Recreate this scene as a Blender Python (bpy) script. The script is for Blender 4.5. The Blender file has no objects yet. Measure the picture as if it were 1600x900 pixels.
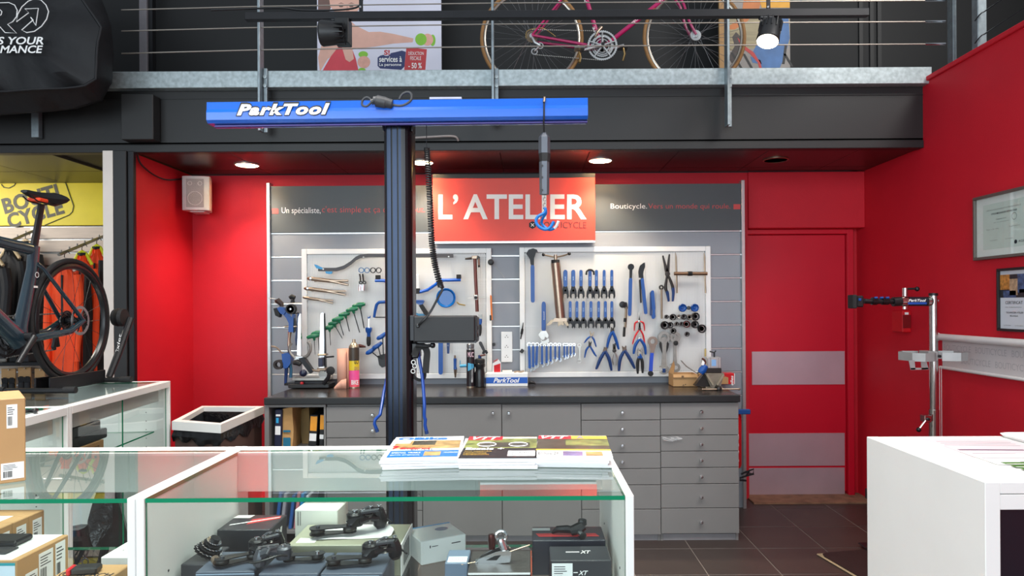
import bpy, bmesh, math, random
from mathutils import Vector, Matrix, noise
random.seed(7)
sc = bpy.context.scene
COL = sc.collection
F = 1067.0; H = 1.51; VX = 825.0; VY = 478.0; ROLL = 0.006
# ---------------------------------------------------------------- camera
cam = bpy.data.cameras.new('camera'); cam.lens = F/1600*36.0; cam.sensor_width = 36.0
cam.shift_x = -(VX-800)/1600; cam.shift_y = (VY-450)/1600; cam.clip_start = 0.05
camo = bpy.data.objects.new('camera', cam); COL.objects.link(camo)
camo.matrix_world = Matrix.Translation((0,0,H)) @ Matrix.Rotation(ROLL,4,'Y') @ Matrix.Rotation(math.pi/2,4,'X')
sc.camera = camo
# ---------------------------------------------------------------- world, light, exposure
w = bpy.data.worlds.new('world'); sc.world = w; w.use_nodes = True
bg = w.node_tree.nodes['Background']; bg.inputs[0].default_value = (0.80,0.90,1.0,1); bg.inputs[1].default_value = 0.33
def area(name, loc, target, sx, sy, power, col, spread=180):
    l = bpy.data.lights.new(name,'AREA'); l.shape='RECTANGLE'; l.size=sx; l.size_y=sy; l.energy=power; l.color=col; l.spread=math.radians(spread)
    o = bpy.data.objects.new(name,l); COL.objects.link(o); o.location=loc
    o.rotation_euler=(Vector(target)-Vector(loc)).to_track_quat('-Z','Y').to_euler(); return o
area('shop_window_light',(-1.8,-4.8,2.5),(0.4,5,1.4),8,3.6,365,(0.80,0.92,1.0))
area('ceiling_light_panel',(-1.5,1.7,4.6),(-1.3,1.9,0),2.6,1.2,62,(1.0,0.97,0.92),95)
area('ceiling_light_panel',(0.9,1.8,4.6),(0.6,2.0,0),2.0,1.2,34,(1.0,0.97,0.92),95)
area('high_side_light',(3.6,1.5,5.4),(1.0,4.4,1.5),1.6,1.2,45,(1.0,0.97,0.93),120)
area('alcove_light',(-4.75,4.85,2.5),(-3.6,5.6,1.3),0.8,0.5,17,(1.0,0.93,0.82))
sc.view_settings.view_transform='Standard'; sc.view_settings.look='None'; sc.view_settings.gamma=1.0
sc.view_settings.exposure=0.44; sc.view_settings.use_curve_mapping=False
# ---------------------------------------------------------------- helpers
def P(px,py,Y):
    a=px-VX; b=VY-py
    return Vector(((a+ROLL*b)*Y/F, Y, H+(b-ROLL*a)*Y/F))
def s2l(c):
    out=[]
    for v in c[:3]:
        v/=255.0
        out.append(v/12.92 if v<=0.04045 else ((v+0.055)/1.055)**2.4)
    return (*out,1.0)
MATS={}
def mat(name,col,rough=0.5,metal=0.0,var=0.08,scale=14,bump=0.0,bscale=120,coat=0.0,emit=0.0,stretch=None,spec=0.5,aniso=None):
    if name in MATS: return MATS[name]
    m=bpy.data.materials.new(name); m.use_nodes=True; nt=m.node_tree; b=nt.nodes['Principled BSDF']
    c=s2l(col); tc=nt.nodes.new('ShaderNodeTexCoord')
    vec=tc.outputs['Object']
    if stretch:
        mp=nt.nodes.new('ShaderNodeMapping'); mp.inputs['Scale'].default_value=stretch; nt.links.new(vec,mp.inputs[0]); vec=mp.outputs[0]
    if var>0:
        n=nt.nodes.new('ShaderNodeTexNoise'); n.inputs['Scale'].default_value=scale; n.inputs['Detail'].default_value=4
        nt.links.new(vec,n.inputs['Vector'])
        r=nt.nodes.new('ShaderNodeValToRGB')
        r.color_ramp.elements[0].position=0.3; r.color_ramp.elements[1].position=0.72
        r.color_ramp.elements[0].color=(*[x*(1-var) for x in c[:3]],1); r.color_ramp.elements[1].color=(*[min(1,x*(1+var)) for x in c[:3]],1)
        nt.links.new(n.outputs['Fac'],r.inputs[0]); nt.links.new(r.outputs[0],b.inputs['Base Color'])
    else: b.inputs['Base Color'].default_value=c
    b.inputs['Roughness'].default_value=rough; b.inputs['Metallic'].default_value=metal
    b.inputs['Specular IOR Level'].default_value=spec
    if coat: b.inputs['Coat Weight'].default_value=coat; b.inputs['Coat Roughness'].default_value=0.1
    if emit: b.inputs['Emission Color'].default_value=c; b.inputs['Emission Strength'].default_value=emit
    if bump:
        n2=nt.nodes.new('ShaderNodeTexNoise'); n2.inputs['Scale'].default_value=bscale; n2.inputs['Detail'].default_value=3
        nt.links.new(vec,n2.inputs['Vector'])
        bm=nt.nodes.new('ShaderNodeBump'); bm.inputs['Strength'].default_value=bump; bm.inputs['Distance'].default_value=0.01
        nt.links.new(n2.outputs['Fac'],bm.inputs['Height']); nt.links.new(bm.outputs[0],b.inputs['Normal'])
    MATS[name]=m; return m
def glassmat(name,tint,ior=1.5):
    m=bpy.data.materials.new(name); m.use_nodes=True; nt=m.node_tree; nt.nodes.clear()
    o=nt.nodes.new('ShaderNodeOutputMaterial'); mx=nt.nodes.new('ShaderNodeMixShader'); t=nt.nodes.new('ShaderNodeBsdfTransparent'); g=nt.nodes.new('ShaderNodeBsdfGlossy')
    f=nt.nodes.new('ShaderNodeFresnel'); f.inputs[0].default_value=ior; ge=nt.nodes.new('ShaderNodeNewGeometry')
    sub=nt.nodes.new('ShaderNodeMath'); sub.operation='SUBTRACT'; sub.inputs[0].default_value=1.0
    mul=nt.nodes.new('ShaderNodeMath'); mul.operation='MULTIPLY'
    nt.links.new(ge.outputs['Backfacing'],sub.inputs[1]); nt.links.new(sub.outputs[0],mul.inputs[0]); nt.links.new(f.outputs[0],mul.inputs[1])
    nt.links.new(mul.outputs[0],mx.inputs[0]); nt.links.new(t.outputs[0],mx.inputs[1]); nt.links.new(g.outputs[0],mx.inputs[2]); nt.links.new(mx.outputs[0],o.inputs[0])
    t.inputs[0].default_value=(*tint,1); g.inputs['Roughness'].default_value=0.0; g.inputs[0].default_value=(1,1,1,1)
    MATS[name]=m; return m
_tc={}
def text_mesh(s,bold=0.0,shear=0.0,spacing=1.0):
    k=(s,bold,shear,spacing)
    if k in _tc: return _tc[k]
    cu=bpy.data.curves.new('t','FONT'); cu.body=s; cu.offset=bold; cu.shear=shear; cu.space_character=spacing; cu.resolution_u=3; cu.fill_mode='BOTH'
    o=bpy.data.objects.new('t',cu); COL.objects.link(o)
    dg=bpy.context.evaluated_depsgraph_get(); ev=o.evaluated_get(dg); me=ev.to_mesh()
    vs=[(v.co.x,v.co.y) for v in me.vertices]; fs=[tuple(p.vertices) for p in me.polygons]
    ev.to_mesh_clear(); bpy.data.objects.remove(o); bpy.data.curves.remove(cu)
    x0=min(v[0] for v in vs);x1=max(v[0] for v in vs);y0=min(v[1] for v in vs);y1=max(v[1] for v in vs)
    vs=[((a-x0)/(x1-x0),(b-y0)/(y1-y0)) for a,b in vs]
    _tc[k]=(vs,fs); return _tc[k]
class MB:
    def __init__(s,M=None): s.v=[]; s.f=[]; s.mi=[]; s.mats=[]; s.M=M
    def _m(s,m):
        if m not in s.mats: s.mats.append(m)
        return s.mats.index(m)
    def add(s,vs,fs,m):
        k=len(s.v); i=s._m(m)
        if s.M is not None: vs=[s.M@Vector(v) for v in vs]
        s.v.extend(tuple(v) for v in vs)
        for f in fs: s.f.append(tuple(a+k for a in f)); s.mi.append(i)
        return s
    def box(s,x0,x1,y0,y1,z0,z1,m,b=0.0,A=None):
        if x0>x1:x0,x1=x1,x0
        if y0>y1:y0,y1=y1,y0
        if z0>z1:z0,z1=z1,z0
        if b<=0:
            vs=[(x,y,z) for z in (z0,z1) for y in (y0,y1) for x in (x0,x1)]
            fs=[(0,2,3,1),(4,5,7,6),(0,1,5,4),(2,6,7,3),(0,4,6,2),(1,3,7,5)]
        else:
            b=min(b,(x1-x0)*.49,(y1-y0)*.49,(z1-z0)*.49)
            lo=(x0,y0,z0);hi=(x1,y1,z1);vs=[];idx={}
            for c in range(8):
                sg=[(c>>a)&1 for a in range(3)]
                for a in range(3):   # vertex lying on face of axis a
                    p=[0,0,0]
                    for q in range(3):
                        base=hi[q] if sg[q] else lo[q]
                        p[q]=base if q==a else base+(-b if sg[q] else b)
                    idx[(c,a)]=len(vs); vs.append(tuple(p))
            fs=[]
            for a in range(3):
                u,v_=(a+1)%3,(a+2)%3
                for side in (0,1):
                    q=[]
                    for (du,dv) in ((0,0),(1,0),(1,1),(0,1)):
                        q.append(idx[((side<<a)|(du<<u)|(dv<<v_),a)])
                    fs.append(tuple(q) if side else tuple(q[::-1]))
            for a in range(3):
                u,v_=(a+1)%3,(a+2)%3
                for du in (0,1):
                    for dv in (0,1):
                        c0=(du<<u)|(dv<<v_);c1=c0|(1<<a)
                        q=(idx[(c0,u)],idx[(c1,u)],idx[(c1,v_)],idx[(c0,v_)])
                        fs.append(q if (du^dv) else q[::-1])
            for c in range(8):
                q=(idx[(c,0)],idx[(c,1)],idx[(c,2)])
                fs.append(q if bin(c).count('1')%2==1 else q[::-1])
        if A is not None: vs=[A@Vector(v) for v in vs]
        return s.add(vs,fs,m)
    def rbox(s,px0,px1,py0,py1,Y,d,m,b=0.0):   # box whose front face (depth Y) covers the given span
        cx=(px0+px1)/2;cy=(py0+py1)/2
        return s.box(P(px0,cy,Y).x,P(px1,cy,Y).x,Y,Y+d,P(cx,py1,Y).z,P(cx,py0,Y).z,m,b)
    def tube(s,pts,r,m,n=8,cap=True,closed=False):
        pts=[Vector(p) for p in pts]; N=len(pts)
        rs=r if isinstance(r,(list,tuple)) else [r]*N
        vs=[];fs=[];up=None
        for i,p in enumerate(pts):
            if closed: t=pts[(i+1)%N]-pts[i-1]
            else: t=pts[min(i+1,N-1)]-pts[max(i-1,0)]
            if t.length<1e-9: t=Vector((0,0,1))
            t.normalize()
            if up is None:
                a=Vector((0,0,1)) if abs(t.z)<.9 else Vector((1,0,0)); up=(a-t*a.dot(t)).normalized()
            else:
                up=up-t*up.dot(t)
                up=up.normalized() if up.length>1e-6 else t.orthogonal().normalized()
            sd=t.cross(up)
            for k in range(n):
                an=2*math.pi*k/n; vs.append(p+(up*math.cos(an)+sd*math.sin(an))*rs[i])
        for i in range(N if closed else N-1):
            j=(i+1)%N
            for k in range(n):
                k2=(k+1)%n; fs.append((i*n+k,i*n+k2,j*n+k2,j*n+k))
        if cap and not closed:
            fs.append(tuple(range(n-1,-1,-1))); fs.append(tuple((N-1)*n+k for k in range(n)))
        return s.add(vs,fs,m)
    def cyl(s,p0,p1,r,m,n=16,r1=None): return s.tube([p0,p1],[r,r if r1 is None else r1],m,n)
    def lathe(s,prof,c,m,n=24,axis='Z'):  # prof (r,h) list from c along axis
        vs=[];fs=[];N=len(prof);c=Vector(c)
        for r,h in prof:
            for k in range(n):
                a=2*math.pi*k/n
                x,y=r*math.cos(a),r*math.sin(a)
                vs.append(c+(Vector((x,y,h)) if axis=='Z' else Vector((x,h,-y)) if axis=='Y' else Vector((h,x,y))))
        for i in range(N-1):
            for k in range(n):
                k2=(k+1)%n; fs.append((i*n+k,i*n+k2,(i+1)*n+k2,(i+1)*n+k))
        if prof[0][0]>1e-6: fs.append(tuple(range(n-1,-1,-1)))
        if prof[-1][0]>1e-6: fs.append(tuple((N-1)*n+k for k in range(n)))
        return s.add(vs,fs,m)
    def sph(s,c,r,m,n=12,sc_=(1,1,1)):
        k=n//2; prof=[(max(r*math.sin(math.pi*i/k),1e-7),-r*math.cos(math.pi*i/k)) for i in range(k+1)]
        vs=[];fs=[];c=Vector(c)
        for q,h in prof:
            for j in range(n):
                a=2*math.pi*j/n; vs.append(c+Vector((q*math.cos(a)*sc_[0],q*math.sin(a)*sc_[1],h*sc_[2])))
        for i in range(k):
            for j in range(n):
                j2=(j+1)%n; fs.append((i*n+j,i*n+j2,(i+1)*n+j2,(i+1)*n+j))
        return s.add(vs,fs,m)
    def torus(s,c,R,r,m,axis='Y',n=24,k=8,a0=0,a1=360,sx=1,sz=1):
        c=Vector(c);pts=[];full=abs(a1-a0)>=359.9;N=n
        for i in range(N if full else N+1):
            a=math.radians(a0+(a1-a0)*i/N); x,z=R*math.cos(a)*sx,R*math.sin(a)*sz
            pts.append(c+(Vector((x,0,z)) if axis=='Y' else Vector((x,z,0)) if axis=='Z' else Vector((0,x,z))))
        return s.tube(pts,r,m,k,closed=full)
    def prism(s,pts,y0,y1,m,b=0.0,A=None):  # outline in xz, extruded along y (front y0)
        ar=sum(pts[i-1][0]*pts[i][1]-pts[i][0]*pts[i-1][1] for i in range(len(pts)))
        if ar<0: pts=pts[::-1]
        n=len(pts)
        vs=[(x,y0,z) for x,z in pts]+[(x,y1,z) for x,z in pts]
        fs=[tuple(range(n)),tuple(range(2*n-1,n-1,-1))]+[(i,n+i,n+(i+1)%n,(i+1)%n) for i in range(n)]
        if A is not None: vs=[A@Vector(v) for v in vs]
        return s.add(vs,fs,m)
    def poly(s,pp,Y,d,m):   # outline given in photo px measured on the plane at depth Y
        return s.prism([(P(a,b,Y).x,P(a,b,Y).z) for a,b in pp],Y,Y+d,m)
    def ring(s,c,R,r,d,m,n=24,hole=None):  # flat ring in xz, thickness d along +y
        vs=[];fs=[]
        for y in (c[1],c[1]+d):
            for q in (R,r):
                for k in range(n):
                    a=2*math.pi*k/n; vs.append((c[0]+q*math.cos(a),y,c[2]+q*math.sin(a)))
        for k in range(n):
            j=(k+1)%n
            fs+=[(k,j,n+j,n+k),(2*n+k,3*n+k,3*n+j,2*n+j),(k,2*n+k,2*n+j,j),(n+k,n+j,3*n+j,3*n+k)]
        return s.add(vs,fs,m)
    def text(s,t,o,ux,uz,w,h,m,bold=0.0,shear=0.0,spacing=1.0,lift=None,d=0.0):
        # o lower left corner, ux/uz unit directions, drawn as thin raised print
        vs,fs=text_mesh(t,bold,shear,spacing); o=Vector(o);ux=Vector(ux);uz=Vector(uz)
        if lift is not None: o=o+Vector(lift)
        return s.add([o+ux*(a*w)+uz*(b*h) for a,b in vs],fs,m)
    def ptext(s,t,px0,px1,py0,py1,Y,m,**k):
        o=P(px0,py1,Y); ux=(P(px1,py1,Y)-o); uz=(P(px0,py0,Y)-o)
        return s.text(t,o,ux.normalized(),uz.normalized(),ux.length,uz.length,m,**k)
    def quad(s,a,b,c,d,m): return s.add([a,b,c,d],[(0,1,2,3)],m)
    def build(s,name,parent=None,smooth=35,loc=None):
        me=bpy.data.meshes.new(name)
        if parent is not None: off=Vector(parent['_o'])
        elif loc is not None: off=Vector(loc)
        else:
            xs=[v[0] for v in s.v];ys=[v[1] for v in s.v];zs=[v[2] for v in s.v]
            off=Vector(((min(xs)+max(xs))/2,(min(ys)+max(ys))/2,min(zs)))
        me.from_pydata([(v[0]-off.x,v[1]-off.y,v[2]-off.z) for v in s.v],[],s.f)
        for m in s.mats: me.materials.append(m)
        me.polygons.foreach_set('material_index',s.mi)
        if smooth:
            me.polygons.foreach_set('use_smooth',[True]*len(me.polygons)); me.set_sharp_from_angle(angle=math.radians(smooth))
        me.update()
        o=bpy.data.objects.new(name,me); COL.objects.link(o)
        if parent is not None: o.parent=parent
        else: o.location=off
        o['_o']=tuple(off); ALL.append(o); return o
ALL=[]
def tag(o,label=None,cat=None,group=None,kind=None):
    if label: o['label']=label
    if cat: o['category']=cat
    if group: o['group']=group
    if kind: o['kind']=kind
    return o
def T(name,loc,label,cat,group=None):
    o=bpy.data.objects.new(name,None); COL.objects.link(o); o.location=loc; o.empty_display_size=.05
    o['_o']=tuple(loc); ALL.append(o); return tag(o,label,cat,group)
def S(mb,name,label,cat,group=None,**k): return tag(mb.build(name,**k),label,cat,group)
def ST(mb,name,parent=None,label=None,**k):
    o=mb.build(name,parent,**k)
    if parent is None: o['kind']='structure'
    if label: o['label']=label
    return o
def copy_tree(o,parent=None,loc=None):
    c=o.copy(); COL.objects.link(c)
    if parent is not None: c.parent=parent
    if loc is not None: c.location=loc
    for ch in list(o.children): copy_tree(ch,c)
    return c
def RZ(loc,deg): return Matrix.Translation(loc)@Matrix.Rotation(math.radians(deg),4,'Z')
ORD=['first','second','third','fourth','fifth','sixth','seventh','eighth','ninth','tenth','eleventh','twelfth']
# ---------------------------------------------------------------- materials
RED=mat('red_wall_paint',(206,18,40),.6,var=.04,scale=3,bump=.12,bscale=160)
RED2=mat('red_gloss_paint',(206,14,42),.38,var=.03,scale=3,bump=.05,bscale=90)
CHAR=mat('charcoal_paint',(33,32,32),.5,var=.05,scale=2,bump=.04)
DARKW=mat('black_wall_paint',(14,13,14),.6,var=.06,scale=2)
SOFF=mat('dark_soffit_panel',(44,36,36),.35,var=.08,scale=2)
GALV=mat('galvanised_steel',(172,182,184),.45,.55,var=.22,scale=38)
GALVD=mat('galvanised_post',(150,160,165),.4,.7,var=.15,scale=30)
FLOORM=mat('dark_floor_tile',(63,53,49),.45,var=.1,scale=4,bump=.05,bscale=60)
GROUT=mat('floor_grout',(128,118,110),.8)
BLK=mat('black_plastic',(24,24,26),.4,var=.1)
BLKM=mat('black_metal',(34,34,37),.38,.4,var=.1)
BLKG=mat('black_gloss',(20,20,22),.2,var=.05)
RUB=mat('black_rubber',(28,28,29),.7,var=.1)
DGR=mat('dark_grey_plastic',(54,55,58),.5)
GREYF=mat('grey_cabinet_laminate',(124,122,120),.5,var=.03,scale=5)
GREYS=mat('grey_slat_laminate',(138,142,149),.5,var=.03,scale=4)
ALU=mat('brushed_aluminium',(205,206,206),.3,.8,var=.05,scale=30)
CHR=mat('chrome',(225,225,228),.15,1.0,var=.02)
STEEL=mat('tool_steel',(178,174,168),.3,.9,var=.1,scale=40)
BRSH=mat('brownish_steel',(150,132,112),.32,.85,var=.15,scale=30)
WHT=mat('white_laminate',(236,237,234),.35,var=.015,scale=6)
WHTM=mat('white_powder_coat',(232,232,230),.45,var=.03)
BLUE=mat('tool_blue',(8,74,150),.35,var=.06,scale=20)
BLUED=mat('deep_blue_grip',(16,52,106),.45,var=.08,scale=20)
BEAMB=mat('beam_blue_enamel',(0,86,190),.22,var=.02,coat=.5)
GRN=mat('green_handle',(8,108,72),.35,var=.08)
REDP=mat('red_plastic',(200,20,30),.35)
ORG=mat('orange_fabric',(246,74,18),.7,var=.12,scale=9,bump=.3,bscale=18)
BLKF=mat('black_fabric',(30,30,33),.75,var=.2,scale=12,bump=.3,bscale=22)
CART=mat('brown_cardboard',(180,140,94),.7,var=.05,scale=8)
PAPER=mat('white_paper',(238,238,236),.6,var=.02)
INK=mat('black_ink',(25,25,28),.6,var=0)
INKW=mat('white_ink',(242,240,238),.5,var=0)
INKR=mat('red_ink',(206,60,62),.5,var=0)
WOODB=mat('beige_wood_laminate',(206,188,172),.5,var=.08,scale=5,stretch=(1,1,12))
GEDGE=mat('green_glass_edge',(0,128,88),.15,var=.05,scale=8)
GLS=glassmat('clear_glass',(.90,.955,.935),1.9); GLSD=glassmat('cabinet_glass',(.96,.985,.975))
# ================================================================ SETTING
# floor with its tiles
fl=ST(MB().box(-6.5,4.6,-2.5,6.2,-.05,-.002,GROUT),'floor',loc=(0,0,0),smooth=0)
tm={}; TS=.41
for i in range(-11,4):
    for j in range(-9,3):
        x0=1.0+i*TS; y0=4.23+j*TS
        wx=min(TS,2.608-x0); wy=min(TS,5.298-y0)
        if wx<.05 or wy<.05: continue
        k=(round(wx,3),round(wy,3))
        if k not in tm:
            o=MB().box(.0025,wx-.0025,.0025,wy-.0025,-.006,0,FLOORM,.0015).build('floor_tile',fl,smooth=0); tm[k]=o.data; o.location=(x0,y0,0)
        else:
            o=bpy.data.objects.new('floor_tile',tm[k]); COL.objects.link(o); o.parent=fl; o.location=(x0,y0,0)
# back wall, header, door recess
YB=5.30; ZS=2.535; XR=2.61; XL=-2.60
hb=P(1250,356,5.28).z
mb=MB().box(XL,XR,5.42,5.50,0,ZS,RED); mb.box(XL,P(1164,500,5.38).x,5.3,5.43,0,ZS,RED); mb.box(P(1164,500,5.38).x,XR,5.28,5.43,hb,ZS,RED,.004)
ST(mb,'wall_back',loc=(0,5.3,0),label='red rear wall behind the workbench')
# door with frame and silver bands
dx0=P(1166,500,5.38).x; dx1=P(1322,500,5.38).x; dz=P(1250,367,5.38).z
d=T('door_1',(dx0,5.40,0),None,None); d['kind']='structure'; d['label']='red door with three silver bands right of the workbench'
MB().box(dx0,dx1,5.39,5.425,.035,dz,RED2,.003).build('door_leaf',d)
fr=MB(); x2=P(1334,500,5.36).x; fr.box(dx1+.003,x2,5.355,5.43,0,hb-.002,RED2,.004); fr.box(dx0,dx1+.003,5.355,5.43,dz+.004,hb-.002,RED2,.004); fr.build('door_frame',d)
SILV=mat('silver_door_film',(212,188,196),.38,.5,var=.06,scale=3)
for (a,b,c,e) in ((1175,1320,549,601),(1168,1320,677,728),(1168,1320,731,782)):
    MB().rbox(a,b,c,e,5.384,.006,SILV,.001).build('silver_band',d)
MB().box(dx0-.02,x2+.06,5.16,5.42,0,.012,mat('worn_threshold_concrete',(140,104,80),.8,var=.3,scale=12)).build('threshold',d)
# right wall with cap
mb=MB().box(XR,XR+.14,-1.0,5.5,0,2.955,RED); ST(mb,'wall_right',loc=(XR,2,0),label='low red wall on the right')
mb=MB().box(XR-.018,XR+.16,-1.0,4.48,2.955,2.985,RED,.004); ST(mb,'trim_1',label='red cap board along the top of the right wall')
mb=MB().box(XR-.014,XR,2.2,5.28,0,.085,mat('baseboard_grey',(58,58,62),.5),.003); ST(mb,'baseboard_right')
# left wall and column
mb=MB().box(XL-.12,XL,4.47,5.43,0,ZS,RED); ST(mb,'wall_left',loc=(XL,5,0),label='red side wall left of the workbench')
mb=MB(); xa=P(177,400,4.42).x; xb=P(207,400,4.42).x; mb.box(xa,xa+.085,4.42,4.47,0,ZS-.003,CHAR,.003); mb.box(xa+.088,xb,4.435,4.47,0,ZS-.003,BLKM,.003)
ST(mb,'trim_2',label='charcoal column cladding between shop alcove and red wall')
mb=MB().box(P(161,400,4.42).x,xa-.001,4.42,5.55,0,ZS-.003,mat('cream_panel_edge',(222,210,200),.5,var=.02),.002); ST(mb,'trim_3',label='cream end panel beside the charcoal column')
# soffit panels
ce=ST(MB().box(-6.4,XR,4.5,5.6,2.56,2.60,DARKW),'ceiling',loc=(0,5,2.56),label='dark soffit under the mezzanine',smooth=0)
for i in range(-10,5):
    x0=.42+i*.6; x1=min(x0+.597,XR-.002)
    if x0>XR: continue
    for (a,b) in ((4.52,5.12),(5.123,5.6)):
        if b>5.3 and x0>XL and x1<XR: b=5.28
        if x0<XL<x1+.01: continue
        MB().box(x0,x1,a,b-.003,2.54,2.56,SOFF,.002).build('ceiling_panel',ce,smooth=0)
# mezzanine front
mb=MB().box(-6.4,XR,4.5,4.56,ZS+.055,2.98,CHAR); mb.box(-6.4,XR,4.49,4.56,ZS,ZS+.05,CHAR,.003); mb.box(-6.4,XR,4.495,4.56,2.885,2.89,CHAR)
ST(mb,'trim_4',loc=(0,4.5,ZS),label='charcoal fascia along the mezzanine edge',smooth=0)
mb=MB().box(-6.4,XR+.02,4.43,4.498,P(825,134,4.43).z,P(825,108,4.43).z,GALV,.003); ST(mb,'trim_5',label='galvanised steel edge beam of the mezzanine')
ST(MB().box(-6.4,XR,4.56,5.4,2.86,2.92,DARKW),'floor_mezzanine',label='mezzanine floor slab')
mb=MB().box(-6.4,6.0,5.4,5.5,2.6,5.0,DARKW)
for x in (1345,1362,1374): mb.box(P(x,50,5.36).x,P(x,50,5.36).x+.03,5.385,5.4,2.6,5.0,CHAR)
ST(mb,'wall_mezzanine',loc=(0,5.4,2.6),label='black wall behind the mezzanine railing',smooth=0)
ST(MB().box(4.2,4.3,-1,5.4,0,5.0,DARKW),'wall_side',label='black wall beyond the low red wall')
mb=MB().box(P(217,50,5.2).x,P(229,50,5.2).x,5.2,5.26,2.9,4.6,mat('grey_column_paint',(120,116,120),.6),.004); mb.box(P(230,50,5.2).x,P(236,50,5.2).x,5.22,5.27,2.9,4.6,BLKM)
ST(mb,'trim_6',label='grey upright behind the railing at the left')
# shop alcove on the left
YA=5.62
ST(MB().box(-6.4,XL-.12,YA+.03,YA+.1,0,ZS+.02,mat('alcove_wall',(150,140,128),.7)),'wall_alcove',loc=(-4,YA,0),label='rear wall of the clothing alcove')
aw=ST(MB().box(-6.4,XL-.13,YA+.012,YA+.03,.3,P(80,354,YA).z,ALU),'trim_7',label='slatted display panel behind the clothes',smooth=0)
zt=P(80,354,YA).z
for i in range(14):
    MB().box(-6.4,XL-.13,YA-.004,YA+.012,zt-.109*(i+1)+.010,zt-.109*i-.006,WOODB,.002).build('slat',aw,smooth=0)
YEL=mat('yellow_sign_panel',(222,200,20),.45,var=.03)
ys=T('shop_sign',(-4.3,YA,zt+.01),'yellow shop sign with dark grey tilted lettering above the clothes racks','sign')
MB().box(-6.4,XL-.13,YA-.012,YA+.025,zt+.008,P(80,283,YA).z,YEL,.002).build('sign_panel',ys)
DK=mat('sign_dark_grey',(70,66,50),.5,var=0)
def tilt_text(mb,t,px0,py1,w,h,ang,Y,m,**k):
    o=P(px0,py1,Y); c,s_=math.cos(ang),math.sin(ang); kk=Y/F
    mb.text(t,o,(c,0,s_),(-s_,0,c),w*kk,h*kk,m,**k)
mb=MB(); tilt_text(mb,'BOUTI',8,335,90,25,.27,YA-.014,DK,bold=.035,spacing=1.06); tilt_text(mb,'CYCLE',15,358,90,24,.27,YA-.014,DK,bold=.035,spacing=1.06); mb.build('lettering',ys,smooth=0)
mb=MB(); Y=YA-.015
mb.tube([P(a,b,Y) for a,b in ((70,352),(108,336),(113,331),(115,322),(103,287),(101,284))],.004,DK,5); mb.build('outline_border',ys); mb=MB(); mb.tube([P(a,b,Y) for a,b in ((2,288),(6,293),(14,294),(22,290),(25,285))],.004,DK,5); mb.build('outline_loop',ys)
# recessed ceiling spots
for n,(px,py,on,lab) in enumerate(((386,257,1,'lit round recessed ceiling light nearest the white wall speaker'),(659,253,1,'lit round recessed ceiling light beside the lift column and coiled cord'),(938,250,1,'lit round recessed ceiling light right of the hanging lift handle'),(1212,249,0,'unlit recessed ceiling light in front of the red door'))):
    Yc=(2.54-H)*F/((VY-py)-ROLL*(px-VX)); c=P(px,py,Yc); c.z=2.54
    t=T('ceiling_spot',c,lab,'ceiling light','recessed ceiling lights')
    MB().lathe([(.088,.0),(.088,-.006),(.078,-.009),(.074,-.001)],c,ALU if on else BRSH,28).build('trim_ring',t)
    em=mat('lit_lens',(255,240,214),.5,var=0,emit=9) if on else mat('unlit_lens',(235,150,150),.6,var=0)
    MB().lathe([(.0001,-.0075),(.0765,-.0075)],c,em,28).build('lens',t,smooth=0)
    if on:
        l=bpy.data.lights.new('downlight','SPOT'); l.energy=50; l.spot_size=math.radians(112); l.spot_blend=.7; l.color=(1,.84,.64); l.shadow_soft_size=.06
        o=bpy.data.objects.new('downlight',l); COL.objects.link(o); o.location=(c.x,c.y,c.z-.02); o.rotation_euler=(0,0,0)
# ================================================================ SLAT WALL AND SIGNS
YS=5.07
sw=T('slat_wall',(-.15,5.07,.0),'tall grey slatted wall panel carrying the tool boards behind the workbench','wall panel')
x0=P(424,450,YS).x; x1=P(1158,450,YS).x
ztop=P(792,289,YS).z; zb0=P(792,363,YS).z; PIT=36.7*YS/F
MB().box(x0,x1,YS+.012,YS+.035,.0,ztop,GREYS).build('back_panel',sw,smooth=0)
for i in range(9):
    z1=zb0-i*PIT; z0=z1-PIT
    if z0<0.02: z0=.02
    MB().box(x0,x1,YS,YS+.012,z0+.006,z1-.006,GREYS,.002).build('slat',sw,smooth=0)
    MB().box(x0,x1,YS-.001,YS+.013,z1-.005,z1+.005,ALU,.001).build('aluminium_groove',sw,smooth=0)
for xx in (x0-.026,x1): MB().box(xx,xx+.026,YS-.02,YS+.05,0,P(792,284,YS).z,ALU,.003).build('edge_profile',sw)
BAND=mat('sign_band_grey',(76,80,82),.5,var=.03,scale=3)
TR=mat('sign_text_red',(206,74,72),.5,var=0)
bl=T('slogan_panel',(x0+.5,YS,zb0+.01),'dark grey slogan panel left of the red sign, half hidden by the column','sign','slogan panels')
MB().box(x0+.001,P(676,300,YS).x,YS-.006,YS+.011,zb0+.006,ztop,BAND,.001).build('panel',bl)
br=T('slogan_panel',(x1-.5,YS,zb0+.01),'dark grey slogan panel right of the red sign, with a red dash at its end','sign','slogan panels')
MB().box(P(929,300,YS).x,x1-.001,YS-.006,YS+.011,zb0+.006,ztop,BAND,.001).build('panel',br)
Yt=YS-.0075
mb=MB(); mb.ptext('Un spécialiste,',440,501,324,336,Yt,INKW); mb.build('white_lettering',bl,smooth=0)
mb=MB(); mb.ptext("c'est simple et ça change tout.",503,664,322,335,Yt,TR,bold=-.006); mb.build('red_lettering',bl,smooth=0)['kind']='stuff'
MB().quad(P(425,334,Yt),P(435,334,Yt),P(435,326,Yt),P(425,326,Yt),TR).build('red_dash',bl,smooth=0)
mb=MB(); mb.ptext('Bouticycle.',954,1011,318,328.5,Yt,INKW); mb.build('white_lettering',br,smooth=0)
mb=MB(); mb.ptext('Vers un monde qui roule.',1013,1141,318,328.5,Yt,TR,bold=-.006); mb.build('red_lettering',br,smooth=0)['kind']='stuff'
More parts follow.
